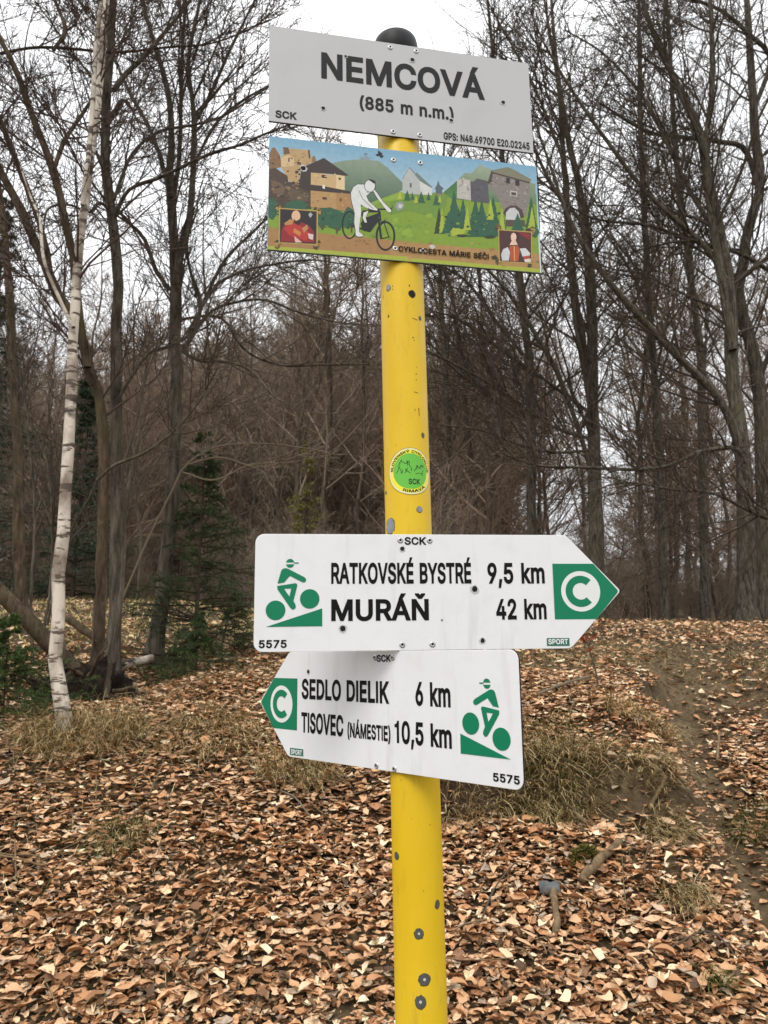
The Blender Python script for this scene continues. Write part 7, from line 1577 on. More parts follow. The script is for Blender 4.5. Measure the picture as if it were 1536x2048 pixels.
 ('161a1c',None,[(-44.5,-58.8),(-42.9,-62.8),(-40.8,-60.8),(-42.0,-57.3)]),
 ('161a1c',None,[(-42.9,-62.8),(-40.8,-66.0),(-39.1,-63.6),(-40.8,-60.8)]),
 ('161a1c',None,[(-40.8,-66.0),(-38.2,-68.4),(-37.1,-65.7),(-39.1,-63.6)]),
 ('161a1c',None,[(-38.2,-68.4),(-35.4,-69.7),(-34.8,-66.9),(-37.1,-65.7)]),
 ('161a1c',None,[(-35.4,-69.7),(-32.4,-70.0),(-32.4,-67.1),(-34.8,-66.9)]),
 ('161a1c',None,[(-32.4,-70.0),(-29.4,-69.2),(-30.0,-66.4),(-32.4,-67.1)]),
 ('161a1c',None,[(-29.4,-69.2),(-26.5,-67.3),(-27.6,-64.8),(-30.0,-66.4)]),
 ('161a1c',None,[(-26.5,-67.3),(-23.9,-64.4),(-25.6,-62.4),(-27.6,-64.8)]),
 ('161a1c',None,[(-23.9,-64.4),(-21.7,-60.8),(-23.8,-59.2),(-25.6,-62.4)]),
 ('161a1c',None,[(-21.7,-60.8),(-20.0,-56.5),(-22.4,-55.4),(-23.8,-59.2)]),
 ('161a1c',None,[(-20.0,-56.5),(-19.0,-51.7),(-21.6,-51.3),(-22.4,-55.4)]),
 ('161a1c',None,[(-19.0,-51.7),(-18.6,-46.8),(-21.3,-47.0),(-21.6,-51.3)]),
 ('161a1c',None,[(-63.4,-16.5),(-39.9,-14.0),(-39.9,-10.8),(-63.4,-13.3)]),
 ('161a1c',None,[(-41.2,-12.7),(-40.0,-27.1),(-37.4,-26.5),(-38.6,-12.2)]),
 ('161a1c',None,[(-41.3,-13.8),(-58.2,-42.9),(-55.6,-44.5),(-38.6,-15.4)]),
 ('161a1c',None,[(-66.2,-16.4),(-59.0,-42.9),(-56.1,-41.8),(-63.3,-15.2)]),
 ('161a1c',None,[(-56.6,-41.3),(-79.2,-36.4),(-79.7,-38.4),(-57.1,-43.3)]),
 ('161a1c',None,[(-42.8,-23.8),(-39.7,-52.9),(-36.8,-52.2),(-39.9,-23.1)]),
 ('161a1c',None,[(-38.1,-53.1),(-26.0,-49.1),(-26.2,-48.0),(-38.4,-52.0)]),
 ('161a1c',None,[(-55.4,-12.3),(-23.0,-8.5),(-23.0,-6.1),(-55.4,-10.0)]),
 ('161a1c',None,[(-38.4,-29.6),(-31.6,-25.2),(-32.2,-24.0),(-39.0,-28.3)]),
 ('161a1c',None,[(-35.2,-26.6),(-28.1,-49.6),(-26.9,-49.1),(-34.1,-26.1)]),
 ('161a1c',None,[(-22.8,-2.5),(-24.2,-9.9),(-23.1,-10.1),(-21.7,-2.6)]),
 ('161a1c',None,[(-62.1,-25.6),(-40.6,-14.7),(-41.4,-26.3),(-52.9,-44.0),(-63.5,-42.9),(-66.2,-33.2)]),
 ('3a3e40',None,[(-60.6,25.9),(-70.2,25.1),(-76.4,19.9),(-79.9,10.6),(-79.4,0.4),(-76.8,-11.3),(-74.8,-20.1),(-75.3,-33.3),(-73.5,-44.7),(-73.2,-52.5),(-70.5,-53.7),(-63.7,-52.8),(-63.0,-50.9),(-68.9,-46.4),(-67.8,-32.7),(-65.9,-17.9),(-66.7,-4.7),(-57.5,-9.1),(-49.2,-11.4),(-42.5,-12.2),(-42.4,-9.4),(-55.1,2.0),(-58.2,8.9),(-53.7,13.8),(-48.2,17.3),(-42.5,7.5),(-34.3,-3.7),(-27.6,-12.8),(-23.6,-12.8),(-22.9,-9.2),(-34.3,2.3),(-42.6,14.9),(-46.8,19.7)]),
 ('d9dbd8',None,[(-60.5,25.0),(-69.9,24.3),(-76.0,19.2),(-79.3,10.1),(-78.7,0.0),(-76.0,-11.2),(-74.1,-19.7),(-74.8,-32.6),(-73.1,-43.9),(-72.8,-51.7),(-70.2,-52.9),(-63.6,-51.9),(-62.9,-50.0),(-68.6,-45.6),(-67.5,-31.9),(-65.3,-17.3),(-66.0,-5.1),(-57.4,-10.0),(-50.0,-11.3),(-43.3,-12.1),(-43.2,-9.5),(-55.3,1.1),(-58.2,8.1),(-53.9,12.9),(-48.4,16.5),(-43.1,6.8),(-35.1,-4.0),(-28.4,-12.7),(-24.4,-12.7),(-23.7,-9.3),(-35.0,1.9),(-43.1,14.1),(-47.1,18.8)]),
 ('d9dbd8',None,[(-62.1,-16.9),(-55.4,-13.4),(-59.4,-23.9),(-57.5,-30.9),(-60.8,-31.2),(-63.4,-24.3)]),
 ('3a3e40',None,[(-68.9,15.5),(-63.6,3.0),(-63.0,3.4),(-68.3,15.8)]),
 ('3a3e40',None,[(-63.5,2.9),(-48.9,-10.0),(-48.4,-9.5),(-63.1,3.5)]),
 ('3a3e40',None,[(-55.6,-9.1),(-55.0,-11.9),(-54.4,-11.7),(-55.1,-8.9)]),
 ('3a3e40',None,[(-45.4,24.9),(-45.8,27.8),(-46.9,30.4),(-48.6,32.3),(-50.8,33.5),(-53.2,33.6),(-55.6,32.9),(-57.8,31.3),(-59.5,28.9),(-60.7,26.1),(-61.1,23.1),(-60.7,20.1),(-59.6,17.6),(-57.9,15.6),(-55.7,14.5),(-53.3,14.3),(-50.9,15.1),(-48.7,16.7),(-47.0,19.0),(-45.8,21.8)]),
 ('dddfdc',None,[(-46.2,24.6),(-46.5,27.3),(-47.5,29.6),(-49.1,31.4),(-51.0,32.4),(-53.2,32.6),(-55.4,31.9),(-57.3,30.5),(-58.9,28.3),(-59.9,25.8),(-60.3,23.0),(-59.9,20.4),(-59.0,18.0),(-57.4,16.3),(-55.5,15.2),(-53.3,15.0),(-51.1,15.7),(-49.2,17.2),(-47.6,19.3),(-46.6,21.9)]),
 ('161a1c',None,[(-55.8,32.8),(-51.0,33.8),(-45.6,31.7),(-45.4,27.8),(-48.4,28.2),(-51.7,30.7)]),
 ('3a3e40',None,[(-57.9,13.6),(-51.1,14.3),(-51.1,15.1),(-57.9,14.3)]),
 ('8f9692',None,[(-5.4,-0.8),(-7.0,-3.7),(-9.1,-6.4),(-10.9,-6.8),(-13.8,-9.1),(-16.4,-7.8),(-17.6,-5.5),(-18.0,-2.1),(-17.6,0.6),(-15.7,3.1),(-13.5,4.4),(-10.8,5.7),(-7.9,4.0),(-5.7,1.8)]),
 ('c9cecb',None,[(-8.7,-0.8),(-7.8,-1.7),(-10.2,-4.7),(-11.4,-5.4),(-12.5,-4.0),(-15.1,-3.1),(-13.4,-1.3),(-13.1,-0.2),(-14.0,1.9),(-11.3,0.9),(-9.3,1.5),(-7.8,0.6)]),
 ('c2c4bc',None,[(37.2,-57.8),(35.6,-58.9),(33.9,-60.6),(31.7,-61.2),(29.5,-60.6),(29.6,-58.6),(27.7,-56.8),(31.7,-54.5),(34.6,-55.0),(36.4,-56.4)]),
 ('1c1c1e',None,[(-35.8,72.9),(-33.2,71.5),(-36.2,67.9),(-38.2,68.7),(-40.0,71.0),(-41.7,69.8),(-45.3,71.7),(-41.3,74.9),(-41.4,79.5),(-38.1,77.7),(-37.2,76.8),(-34.9,75.0)]),
 ('8898a0',None,[(-50.2,66.4),(-54.3,64.3),(-55.3,61.9),(-58.8,62.9),(-61.1,61.8),(-63.0,62.9),(-67.0,63.4),(-64.8,64.6),(-68.1,66.0),(-62.5,66.8),(-60.6,67.2),(-58.4,69.8),(-55.5,67.7),(-55.3,66.7)]),
 ('70828a',None,[(-55.8,71.9),(-56.3,71.4),(-57.1,70.8),(-57.4,70.2),(-58.3,70.1),(-59.3,69.6),(-60.4,69.9),(-60.5,70.0),(-61.6,70.6),(-61.4,71.2),(-61.3,71.9),(-60.9,72.6),(-60.2,72.9),(-59.4,73.3),(-58.4,73.3),(-57.4,73.2),(-56.7,73.2),(-56.2,72.4)])]
GLYPH = {'(':(273,[[(64,167),(68,127),(75,87),(85,47),(98,7),(114,-32),(132,-71),(160,-123),(278,-123),(247,-55),(234,-27),(223,0),(214,25),(205,50),(198,74),(192,97),(187,120),(183,142),(180,163),(179,185),(178,207),(179,231),(181,256),(184,282),(188,309),(194,336),(200,364),(208,392),(216,420),(226,448),(237,475),(248,501),(278,566),(161,566),(140,530),(128,505),(117,478),(106,450),(96,421),(88,390),(80,360),(74,329),(69,297),(65,266),(63,236),(62,206)]]),
 ')':(273,[[(113,-123),(141,-72),(159,-33),(174,6),(187,46),(198,86),(205,126),(210,166),(211,206),(210,236),(208,266),(204,297),(199,328),(193,360),(185,390),(177,421),(167,450),(156,478),(145,505),(133,530),(112,566),(-5,566),(25,501),(37,475),(47,448),(57,420),(65,392),(73,364),(80,336),(85,309),(89,282),(92,256),(94,231),(95,207),(94,186),(93,165),(90,143),(87,121),(82,99),(76,76),(69,52),(60,27),(51,1),(40,-26),(27,-54),(-5,-123)]]),
 ',':(188,[[(105,-146),(172,98),(45,98),(6,-146)]]),
 '.':(188,[[(110,-30),(123,-26),(136,-19),(147,-10),(156,1),(163,13),(167,27),(168,41),(167,55),(163,69),(156,82),(147,93),(136,102),(123,108),(110,113),(95,114),(81,113),(67,108),(55,102),(44,93),(35,82),(28,69),(24,55),(22,41),(24,27),(28,13),(35,1),(44,-10),(55,-19),(67,-26),(81,-30),(95,-32)]]),
 '0':(453,[[(258,-32),(287,-25),(315,-13),(340,3),(362,23),(381,47),(397,74),(410,104),(420,138),(427,174),(431,212),(432,254),(431,296),(427,334),(420,371),(410,404),(396,435),(381,462),(362,486),(340,506),(315,522),(287,534),(258,540),(227,543),(196,540),(166,534),(139,522),(114,506),(92,486),(73,462),(57,435),(44,404),(34,371),(26,334),(22,296),(21,254),(22,212),(26,174),(33,138),(43,104),(56,74),(72,47),(91,23),(113,3),(138,-13),(166,-25),(195,-32),(227,-34)],[(213,78),(202,81),(191,86),(181,94),(172,104),(163,117),(156,133),(149,152),(143,173),(140,198),(137,225),(136,254),(137,284),(140,311),(143,335),(149,357),(156,376),(163,392),(172,405),(181,415),(191,423),(202,428),(213,431),(227,432),(240,431),(251,428),(262,423),(272,415),(281,405),(290,392),(298,376),(304,357),(310,335),(314,311),(316,284),(317,254),(316,224),(314,198),(310,173),(304,152),(298,133),(290,117),(281,104),(272,94),(262,86),(251,81),(240,78),(227,77)]]),
 '1':(360,[[(262,-24),(262,533),(172,533),(155,480),(110,448),(40,440),(40,362),(150,362),(150,-24)]]),
 '2':(453,[[(416,-27),(416,84),(180,84),(180,50),(287,161),(308,184),(327,205),(343,224),(357,242),(370,259),(380,276),(389,292),(396,308),(401,324),(405,340),(407,356),(408,373),(407,396),(402,418),(395,439),(384,459),(371,478),(356,494),(338,508),(319,520),(297,530),(274,537),(250,541),(225,543),(200,541),(175,537),(152,530),(130,520),(110,508),(92,493),(76,476),(63,456),(52,435),(45,412),(40,387),(37,335),(153,335),(155,373),(156,384),(159,393),(163,401),(167,408),(172,414),(178,419),(185,424),(193,427),(202,430),(212,432),(224,433),(234,432),(244,430),(253,428),(261,425),(269,421),(275,416),(280,410),(285,404),(288,397),(291,390),(293,381),(293,371),(293,362),(291,354),(289,346),(286,338),(282,329),(276,320),(269,310),(261,299),(252,288),(241,275),(228,262),(215,247),(37,58),(37,-27)]]),
 '4':(453,[[(440,78),(440,190),(136,190),(136,159),(358,536),(231,536),(13,166),(13,78)],[(370,-27),(370,345),(255,345),(255,146),(255,121),(255,-27)]]),
 '5':(453,[[(248,-32),(274,-28),(299,-20),(322,-8),(343,6),(362,22),(378,41),(392,62),(404,85),(412,110),(416,136),(418,163),(417,184),(414,203),(410,223),(404,241),(396,258),(387,275),(377,290),(365,304),(351,317),(337,328),(321,338),(304,346),(287,352),(268,357),(249,360),(230,361),(214,360),(198,358),(183,355),(169,350),(155,345),(142,338),(129,331),(127,328),(164,328),(175,425),(393,425),(393,536),(72,536),(37,229),(136,218),(152,231),(159,235),(167,239),(176,243),(187,246),(197,248),(207,249),(218,250),(230,249),(241,247),(251,244),(261,239),(269,233),(277,226),(284,218),(290,208),(295,198),(298,187),(300,175),(301,162),(300,149),(298,138),(295,127),(290,117),(285,108),(278,100),(271,93),(262,88),(253,83),(243,80),(233,78),(221,77),(211,77),(202,79),(193,81),(185,85),(177,89),(171,94),(165,99),(160,105),(156,111),(152,118),(150,125),(145,157),(30,157),(35,107),(41,85),(49,64),(60,45),(74,27),(90,12),(108,-2),(128,-13),(150,-22),(172,-29),(196,-33),(221,-34)]]),
 '6':(453,[[(252,-32),(277,-28),(301,-20),(324,-9),(344,4),(362,20),(378,39),(391,59),(402,82),(410,106),(414,131),(416,157),(415,183),(410,208),(403,231),(393,253),(381,273),(366,290),(349,305),(329,318),(308,328),(285,336),(260,340),(235,341),(222,341),(209,339),(197,336),(186,332),(175,327),(165,321),(155,315),(147,307),(139,299),(132,291),(126,282),(100,234),(165,234),(373,536),(238,536),(115,355),(95,326),(79,298),(65,272),(55,249),(47,227),(41,205),(38,183),(36,162),(38,135),(42,109),(50,85),(61,61),(74,40),(90,22),(108,5),(129,-9),(151,-20),(175,-28),(200,-32),(226,-34)],[(215,76),(205,78),(196,81),(188,86),(180,91),(173,98),(167,105),(162,114),(158,124),(155,134),(153,146),(152,158),(153,171),(155,182),(158,192),(162,201),(167,209),(173,217),(180,223),(188,228),(196,233),(205,236),(215,238),(226,238),(237,238),(247,236),(256,233),(265,228),(272,223),(279,217),(285,209),(290,201),(295,191),(298,181),(300,170),(300,157),(300,145),(298,134),(295,124),(290,114),(285,105),(279,98),(272,91),(264,86),(256,81),(247,78),(237,76),(226,76)]]),
 '7':(453,[[(182,-27),(418,442),(418,536),(35,536),(35,425),(296,425),(296,455),(53,-27)]]),
 '8':(453,[[(254,-33),(280,-29),(305,-22),(328,-13),(350,-2),(369,12),(386,28),(401,46),(413,67),(421,88),(426,111),(428,135),(427,154),(424,172),(419,190),(412,207),(403,223),(393,237),(381,250),(368,262),(354,272),(339,281),(322,287),(327,286),(327,248),(329,248),(349,260),(366,274),(381,292),(393,312),(402,334),(407,357),(409,380),(407,403),(403,425),(395,445),(384,465),(371,482),(355,498),(338,511),(318,522),(297,531),(275,538),(251,541),(226,543),(201,541),(178,538),(155,531),(134,522),(114,511),(97,498),(81,482),(68,465),(57,445),(49,425),(45,403),(43,380),(45,357),(50,334),(59,312),(71,292),(86,274),(104,259),(124,248),(126,248),(126,286),(131,287),(114,281),(99,272),(84,262),(71,250),(59,237),(49,223),(41,207),(34,190),(29,172),(26,154),(25,135),(26,111),(32,88),(40,67),(52,46),(66,28),(83,12),(103,-2),(124,-13),(148,-22),(173,-29),(199,-33),(226,-34)],[(212,77),(200,79),(188,81),(178,85),(170,89),(162,95),(156,100),(151,107),(148,113),(145,121),(143,129),(142,139),(143,149),(145,158),(148,166),(152,174),(158,181),(164,188),(172,193),(181,199),(191,203),(202,206),(214,208),(226,208),(239,208),(250,206),(261,203),(271,199),(280,193),(288,188),(294,181),(300,174),(304,166),(307,158),(309,149),(310,139),(309,129),(307,121),(304,113),(301,107),(296,100),(289,95),(282,89),(274,85),(264,81),(253,78),(240,77),(226,76)],[(216,317),(206,319),(198,321),(190,324),(183,329),(177,333),(172,338),(168,344),(164,351),(162,358),(160,366),(160,376),(160,385),(162,393),(164,400),(168,406),(172,412),(177,417),(183,421),(189,425),(197,428),(206,431),(216,432),(226,433),(237,432),(247,431),(255,428),(263,425),(270,421),(276,417),(280,412),(284,406),(288,400),(290,393),(292,385),(292,376),(292,367),(290,359),(288,351),(284,345),(280,339),(275,333),(269,328),(262,324),(254,321),(246,319),(237,317),(226,317)]]),
 '9':(453,[[(200,541),(175,536),(151,529),(129,518),(109,504),(91,488),(75,470),(61,450),(50,427),(43,403),(38,378),(36,352),(38,326),(42,301),(49,278),(59,256),(72,236),(87,218),(104,203),(124,190),(145,180),(168,173),(192,169),(218,168),(231,168),(243,170),(255,173),(267,177),(278,182),(288,187),(297,194),(306,201),(314,209),(321,218),(327,226),(353,275),(287,275),(79,-27),(215,-27),(338,153),(357,183),(374,211),(387,236),(398,260),(406,282),(411,304),(415,325),(416,347),(414,374),(410,400),(402,424),(392,447),(378,468),(362,487),(344,504),(324,517),(301,528),(278,536),(252,541),(226,543)],[(237,432),(247,431),(256,427),(265,423),(272,417),(279,411),(285,403),(290,395),(295,385),(298,374),(300,363),(300,350),(300,338),(298,327),(295,317),(291,308),(285,299),(279,292),(273,286),(265,280),(256,276),(247,273),(237,271),(226,270),(215,271),(206,273),(197,276),(188,280),(180,286),(173,292),(167,300),(162,308),(158,318),(155,328),(153,339),(152,352),(153,364),(155,375),(158,385),(162,395),(168,403),(174,411),(180,417),(188,423),(197,427),(206,431),(215,433),(226,433)]]),
 ':':(188,[[(110,-30),(123,-26),(136,-19),(147,-10),(156,1),(163,13),(167,27),(168,41),(167,55),(163,69),(156,82),(147,93),(136,102),(123,108),(110,113),(95,114),(81,113),(67,108),(55,102),(44,93),(35,82),(28,69),(24,55),(22,41),(24,27),(28,13),(35,1),(44,-10),(55,-19),(67,-26),(81,-30),(95,-32)],[(110,245),(123,249),(136,256),(147,265),(156,276),(163,288),(167,302),(168,316),(167,330),(163,344),(156,357),(147,368),(136,377),(123,384),(110,388),(95,389),(81,388),(67,384),(55,377),(44,368),(35,357),(28,344),(24,330),(22,316),(24,302),(28,288),(35,276),(44,265),(55,256),(67,249),(81,245),(95,244)]]),
 'A':(480,[[(104,-27),(216,294),(221,308),(226,324),(232,343),(239,363),(246,385),(254,411),(262,440),(281,505),(196,505),(215,440),(224,412),(231,386),(238,364),(245,344),(251,325),(256,309),(262,294),(376,-27),(502,-27),(295,536),(183,536),(-22,-27)],[(397,115),(397,226),(83,226),(83,115)]]),
 'B':(456,[[(247,-27),(277,-26),(306,-22),(332,-16),(356,-7),(377,5),(395,19),(411,35),(424,53),(433,72),(440,93),(444,114),(445,136),(444,158),(440,179),(434,198),(426,216),(416,232),(405,246),(392,258),(378,268),(363,276),(348,283),(332,287),(342,286),(342,247),(335,245),(348,250),(360,256),(372,264),(383,273),(394,283),(403,295),(411,308),(417,322),(422,338),(424,356),(425,374),(424,395),(420,416),(414,436),(404,455),(392,473),(378,489),(361,503),(341,515),(319,524),(295,531),(269,534),(242,536),(33,536),(33,-27)],[(152,204),(248,204),(262,203),(273,201),(284,198),(293,194),(301,189),(308,183),(314,177),(319,170),(323,162),(326,154),(328,146),(328,137),(327,126),(324,116),(319,108),(312,100),(303,94),(289,89),(269,85),(244,84),(152,84)],[(152,425),(239,425),(259,423),(274,420),(286,415),(294,409),(300,401),(305,393),(308,383),(309,372),(308,363),(307,355),(304,348),(300,341),(296,335),(290,330),(284,325),(276,321),(268,317),(259,315),(249,313),(237,312),(152,312)]]),
 'C':(510,[[(289,-33),(309,-31),(329,-27),(349,-21),(368,-14),(386,-5),(403,5),(419,17),(434,30),(448,44),(460,60),(471,77),(481,95),(489,115),(495,135),(506,187),(388,187),(379,156),(376,146),(372,137),(367,129),(361,121),(355,114),(349,108),(341,102),(334,97),(325,93),(317,89),(307,86),(298,83),(288,81),(278,80),(268,80),(248,81),(231,85),(214,91),(198,99),(184,110),(171,123),(160,138),(150,156),(141,177),(135,200),(132,225),(130,254),(132,283),(135,309),(141,332),(149,352),(159,370),(171,386),(184,399),(198,409),(214,418),(230,424),(248,427),(268,429),(278,428),(288,427),(298,426),(308,423),(317,420),(325,416),(334,412),(341,406),(349,401),(355,394),(361,387),(367,380),(372,372),(376,363),(379,353),(388,321),(506,321),(495,374),(489,395),(481,414),(471,432),(460,449),(448,465),(434,479),(419,492),(403,504),(386,514),(368,523),(349,530),(329,535),(309,539),(288,542),(267,543),(232,540),(198,534),(166,522),(136,507),(109,487),(84,463),(63,436),(45,405),(31,371),(21,335),(15,296),(13,254),(15,213),(21,174),(31,137),(45,103),(63,73),(84,45),(109,22),(136,2),(166,-14),(198,-25),(232,-32),(267,-34)]]),
 'D':(502,[[(259,-25),(297,-19),(332,-8),(364,7),(393,26),(418,50),(440,76),(457,107),(471,140),(481,176),(487,214),(489,255),(487,296),(481,334),(471,370),(458,403),(440,433),(419,460),(394,483),(366,502),(335,517),(301,527),(264,534),(226,536),(66,536),(66,425),(220,425),(246,423),(269,419),(288,413),(306,405),(321,394),(334,382),(345,367),(355,349),(362,329),(368,307),(371,282),(372,255),(371,228),(368,203),(362,180),(354,160),(345,143),(333,128),(320,115),(304,104),(286,96),(265,89),(242,85),(214,84),(69,84),(69,-27),(220,-27)],[(33,536),(33,-27),(152,-27),(152,536)]]),
 'E':(419,[[(402,-27),(402,84),(152,84),(152,202),(382,202),(382,313),(152,313),(152,425),(399,425),(399,536),(33,536),(33,-27)]]),
 'G':(520,[[(301,-32),(332,-27),(362,-18),(389,-5),(415,11),(438,30),(457,52),(474,77),(488,105),(497,135),(503,167),(505,199),(505,283),(256,283),(256,172),(434,172),(389,234),(387,183),(384,166),(379,151),(372,136),(364,123),(355,112),(344,103),(332,95),(318,88),(303,84),(287,81),(269,80),(249,81),(231,85),(214,91),(199,99),(184,110),(171,123),(160,138),(150,156),(141,177),(135,200),(132,225),(130,254),(132,283),(135,309),(141,332),(149,352),(159,371),(171,386),(184,399),(198,410),(213,418),(229,424),(247,428),(266,429),(277,428),(287,427),(298,425),(307,423),(316,419),(324,415),(332,411),(339,406),(346,400),(353,393),(359,386),(365,378),(370,370),(374,361),(379,351),(389,322),(508,322),(496,374),(490,394),(482,412),(472,430),(461,447),(449,463),(435,477),(420,490),(404,502),(387,513),(368,522),(349,529),(329,535),(308,539),(287,542),(265,543),(230,540),(196,534),(164,522),(134,507),(107,487),(83,463),(62,436),(45,405),(31,371),(21,335),(15,296),(13,254),(15,213),(21,174),(31,137),(45,104),(62,73),(83,46),(108,22),(135,2),(165,-14),(198,-25),(232,-32),(269,-34)]]),
 'I':(185,[[(36,-24),(149,-24),(149,533),(36,533)]]),
 'K':(467,[[(238,248),(242,248),(503,532),(352,536),(192,363),(182,352),(173,342),(163,332),(154,321),(145,311),(136,300),(127,289),(118,278),(109,267),(100,255),(92,244),(77,225),(83,90)],[(152,-27),(152,194),(151,225),(152,334),(152,536),(33,536),(33,-27)],[(501,-27),(229,354),(154,260),(358,-27)]]),
 'L':(393,[[(388,-27),(388,84),(152,84),(152,536),(33,536),(33,-27)]]),
 'M':(628,[[(149,-27),(149,291),(149,329),(148,372),(147,417),(145,484),(74,484),(104,399),(119,352),(134,312),(145,281),(268,-27),(360,-27),(481,281),(493,313),(507,354),(523,401),(527,413),(531,425),(535,437),(549,484),(481,484),(479,414),(478,369),(477,327),(477,291),(477,-27),(595,-27),(595,536),(458,536),(327,196),(317,167),(304,129),(292,91),(271,22),(358,22),(337,92),(325,131),(313,168),(303,197),(170,536),(33,536),(33,-27)]]),
 'N':(523,[[(152,-27),(152,291),(151,329),(149,385),(145,485),(65,473),(125,368),(133,354),(140,340),(147,328),(154,317),(179,276),(372,-27),(490,-27),(490,536),(372,536),(372,195),(372,157),(372,145),(373,133),(373,120),(374,107),(374,93),(375,79),(377,65),(381,23),(454,34),(432,80),(425,94),(418,107),(411,120),(405,132),(398,143),(392,154),(386,164),(380,174),(375,183),(370,191),(366,197),(151,536),(33,536),(33,-27)]]),
 'O':(533,[[(302,-32),(336,-25),(368,-14),(398,2),(425,22),(449,45),(470,73),(488,103),(502,137),(512,174),(518,213),(520,254),(518,296),(512,335),(502,371),(488,405),(470,436),(449,463),(425,487),(398,507),(368,522),(336,534),(302,540),(267,543),(232,540),(198,534),(166,522),(136,507),(109,487),(85,463),(63,436),(46,405),(31,371),(21,335),(15,296),(13,254),(15,213),(21,174),(31,137),(46,103),(64,72),(85,45),(109,22),(136,2),(166,-14),(198,-25),(232,-32),(267,-34)],[(248,81),(231,85),(214,91),(199,99),(184,110),(171,123),(160,138),(150,156),(141,176),(135,199),(132,225),(130,254),(132,283),(135,309),(141,332),(150,353),(160,371),(171,386),(184,399),(199,410),(214,418),(231,424),(248,428),(267,429),(286,428),(303,424),(319,418),(335,410),(349,399),(362,386),(374,371),(384,353),(392,332),(398,309),(402,283),(403,254),(402,225),(398,199),(392,176),(384,156),(374,138),(362,122),(349,109),(335,99),(319,91),(303,85),(286,81),(267,80)]]),
 'P':(445,[[(152,-27),(152,425),(232,425),(249,424),(263,422),(274,419),(284,415),(292,410),(299,404),(304,397),(309,389),(312,381),(315,371),(317,360),(317,348),(317,336),(315,325),(312,315),(309,306),(304,298),(299,291),(292,285),(284,280),(275,276),(263,272),(249,270),(232,269),(82,269),(82,159),(236,159),(266,160),(295,165),(321,172),(345,184),(367,197),(385,214),(401,232),(414,253),(423,275),(430,298),(434,322),(436,348),(434,373),(430,397),(423,420),(414,442),(401,463),(385,481),(367,497),(345,511),(321,522),(295,530),(266,534),(236,536),(33,536),(33,-27)]]),
 'R':(449,[[(152,-27),(152,425),(232,425),(249,424),(264,422),(276,419),(285,415),(294,411),(300,405),(305,399),(310,392),(313,384),(316,375),(318,364),(318,352),(318,340),(316,330),(313,321),(310,313),(306,307),(300,301),(294,296),(286,291),(276,287),(264,285),(250,283),(233,282),(69,282),(69,171),(237,171),(266,172),(295,176),(321,183),(345,193),(366,206),(385,221),(401,238),(414,258),(424,280),(431,303),(435,327),(436,352),(435,377),(431,401),(424,424),(414,446),(401,466),(385,484),(367,500),(346,513),(322,523),(295,530),(267,534),(237,536),(33,536),(33,-27)],[(473,-27),(319,256),(185,256),(337,-27)]]),
 'S':(447,[[(254,-35),(283,-31),(310,-24),(335,-14),(357,-2),(377,13),(395,30),(409,49),(421,69),(429,91),(434,115),(435,138),(434,158),(431,177),(426,195),(418,211),(409,225),(399,238),(387,249),(375,259),(362,268),(349,276),(335,283),(322,289),(308,294),(296,298),(283,302),(271,305),(220,319),(210,322),(200,325),(190,329),(180,333),(171,337),(163,342),(156,347),(151,352),(147,357),(144,362),(143,368),(142,376),(143,383),(144,390),(147,396),(151,402),(156,408),(162,414),(169,418),(178,423),(188,427),(199,429),(211,431),(225,431),(244,430),(260,427),(274,422),(287,415),(296,407),(303,398),(308,388),(315,351),(431,351),(425,402),(420,424),(411,445),(399,464),(385,482),(368,497),(349,511),(327,522),(304,531),(280,538),(254,541),(227,543),(200,541),(174,538),(150,531),(127,522),(105,511),(85,498),(68,482),(53,463),(41,443),(32,421),(27,397),(25,372),(27,343),(35,316),(49,291),(67,270),(90,252),(115,236),(144,224),(176,213),(237,196),(251,193),(263,189),(274,184),(284,180),(293,176),(301,171),(307,166),(311,161),(314,157),(316,153),(318,147),(318,139),(318,130),(316,123),(313,115),(308,108),(302,102),(295,96),(286,90),(276,85),(264,81),(252,79),(238,77),(224,76),(211,77),(198,78),(187,81),(176,84),(166,88),(158,93),(150,99),(144,105),(139,112),(136,120),(133,128),(128,164),(8,164),(14,110),(20,87),(29,65),(42,45),(57,26),(74,10),(94,-4),(117,-16),(141,-25),(167,-31),(194,-35),(224,-36)]]),
 'T':(449,[[(166,425),(166,-27),(284,-27),(284,425),(444,425),(444,536),(5,536),(5,425)]]),
 'U':(517,[[(291,-34),(321,-29),(349,-20),(376,-9),(400,6),(421,23),(440,43),(456,66),(468,91),(477,117),(482,144),(484,172),(484,536),(366,536),(366,179),(365,164),(362,150),(358,138),(353,126),(346,116),(338,107),(329,99),(318,92),(305,86),(292,82),(276,79),(259,79),(242,79),(226,82),(212,86),(200,92),(189,99),(179,107),(171,116),(164,126),(159,138),(155,150),(152,164),(151,179),(151,536),(33,536),(33,172),(35,144),(40,117),(49,91),(61,66),(77,43),(96,23),(117,6),(141,-9),(168,-20),(197,-29),(227,-34),(259,-35)]]),
 'V':(480,[[(297,-27),(502,536),(375,536),(264,215),(259,201),(254,185),(248,167),(241,146),(234,123),(226,98),(218,69),(199,4),(284,4),(265,69),(256,97),(248,123),(241,146),(234,166),(228,185),(223,201),(218,215),(103,536),(-22,536),(185,-27)]]),
 'Y':(472,[[(295,-27),(295,201),(504,536),(366,536),(257,358),(249,345),(242,332),(234,319),(227,305),(220,291),(213,276),(206,258),(184,203),(289,203),(268,258),(260,275),(253,291),(246,305),(239,318),(232,331),(224,345),(215,359),(106,536),(-32,536),(176,201),(176,-27)]]),
 'k':(381,[[(188,172),(195,172),(415,402),(273,406),(109,239),(83,239),(86,82)],[(141,-27),(141,536),(26,536),(26,-27)],[(426,-26),(194,269),(112,188),(281,-27)]]),
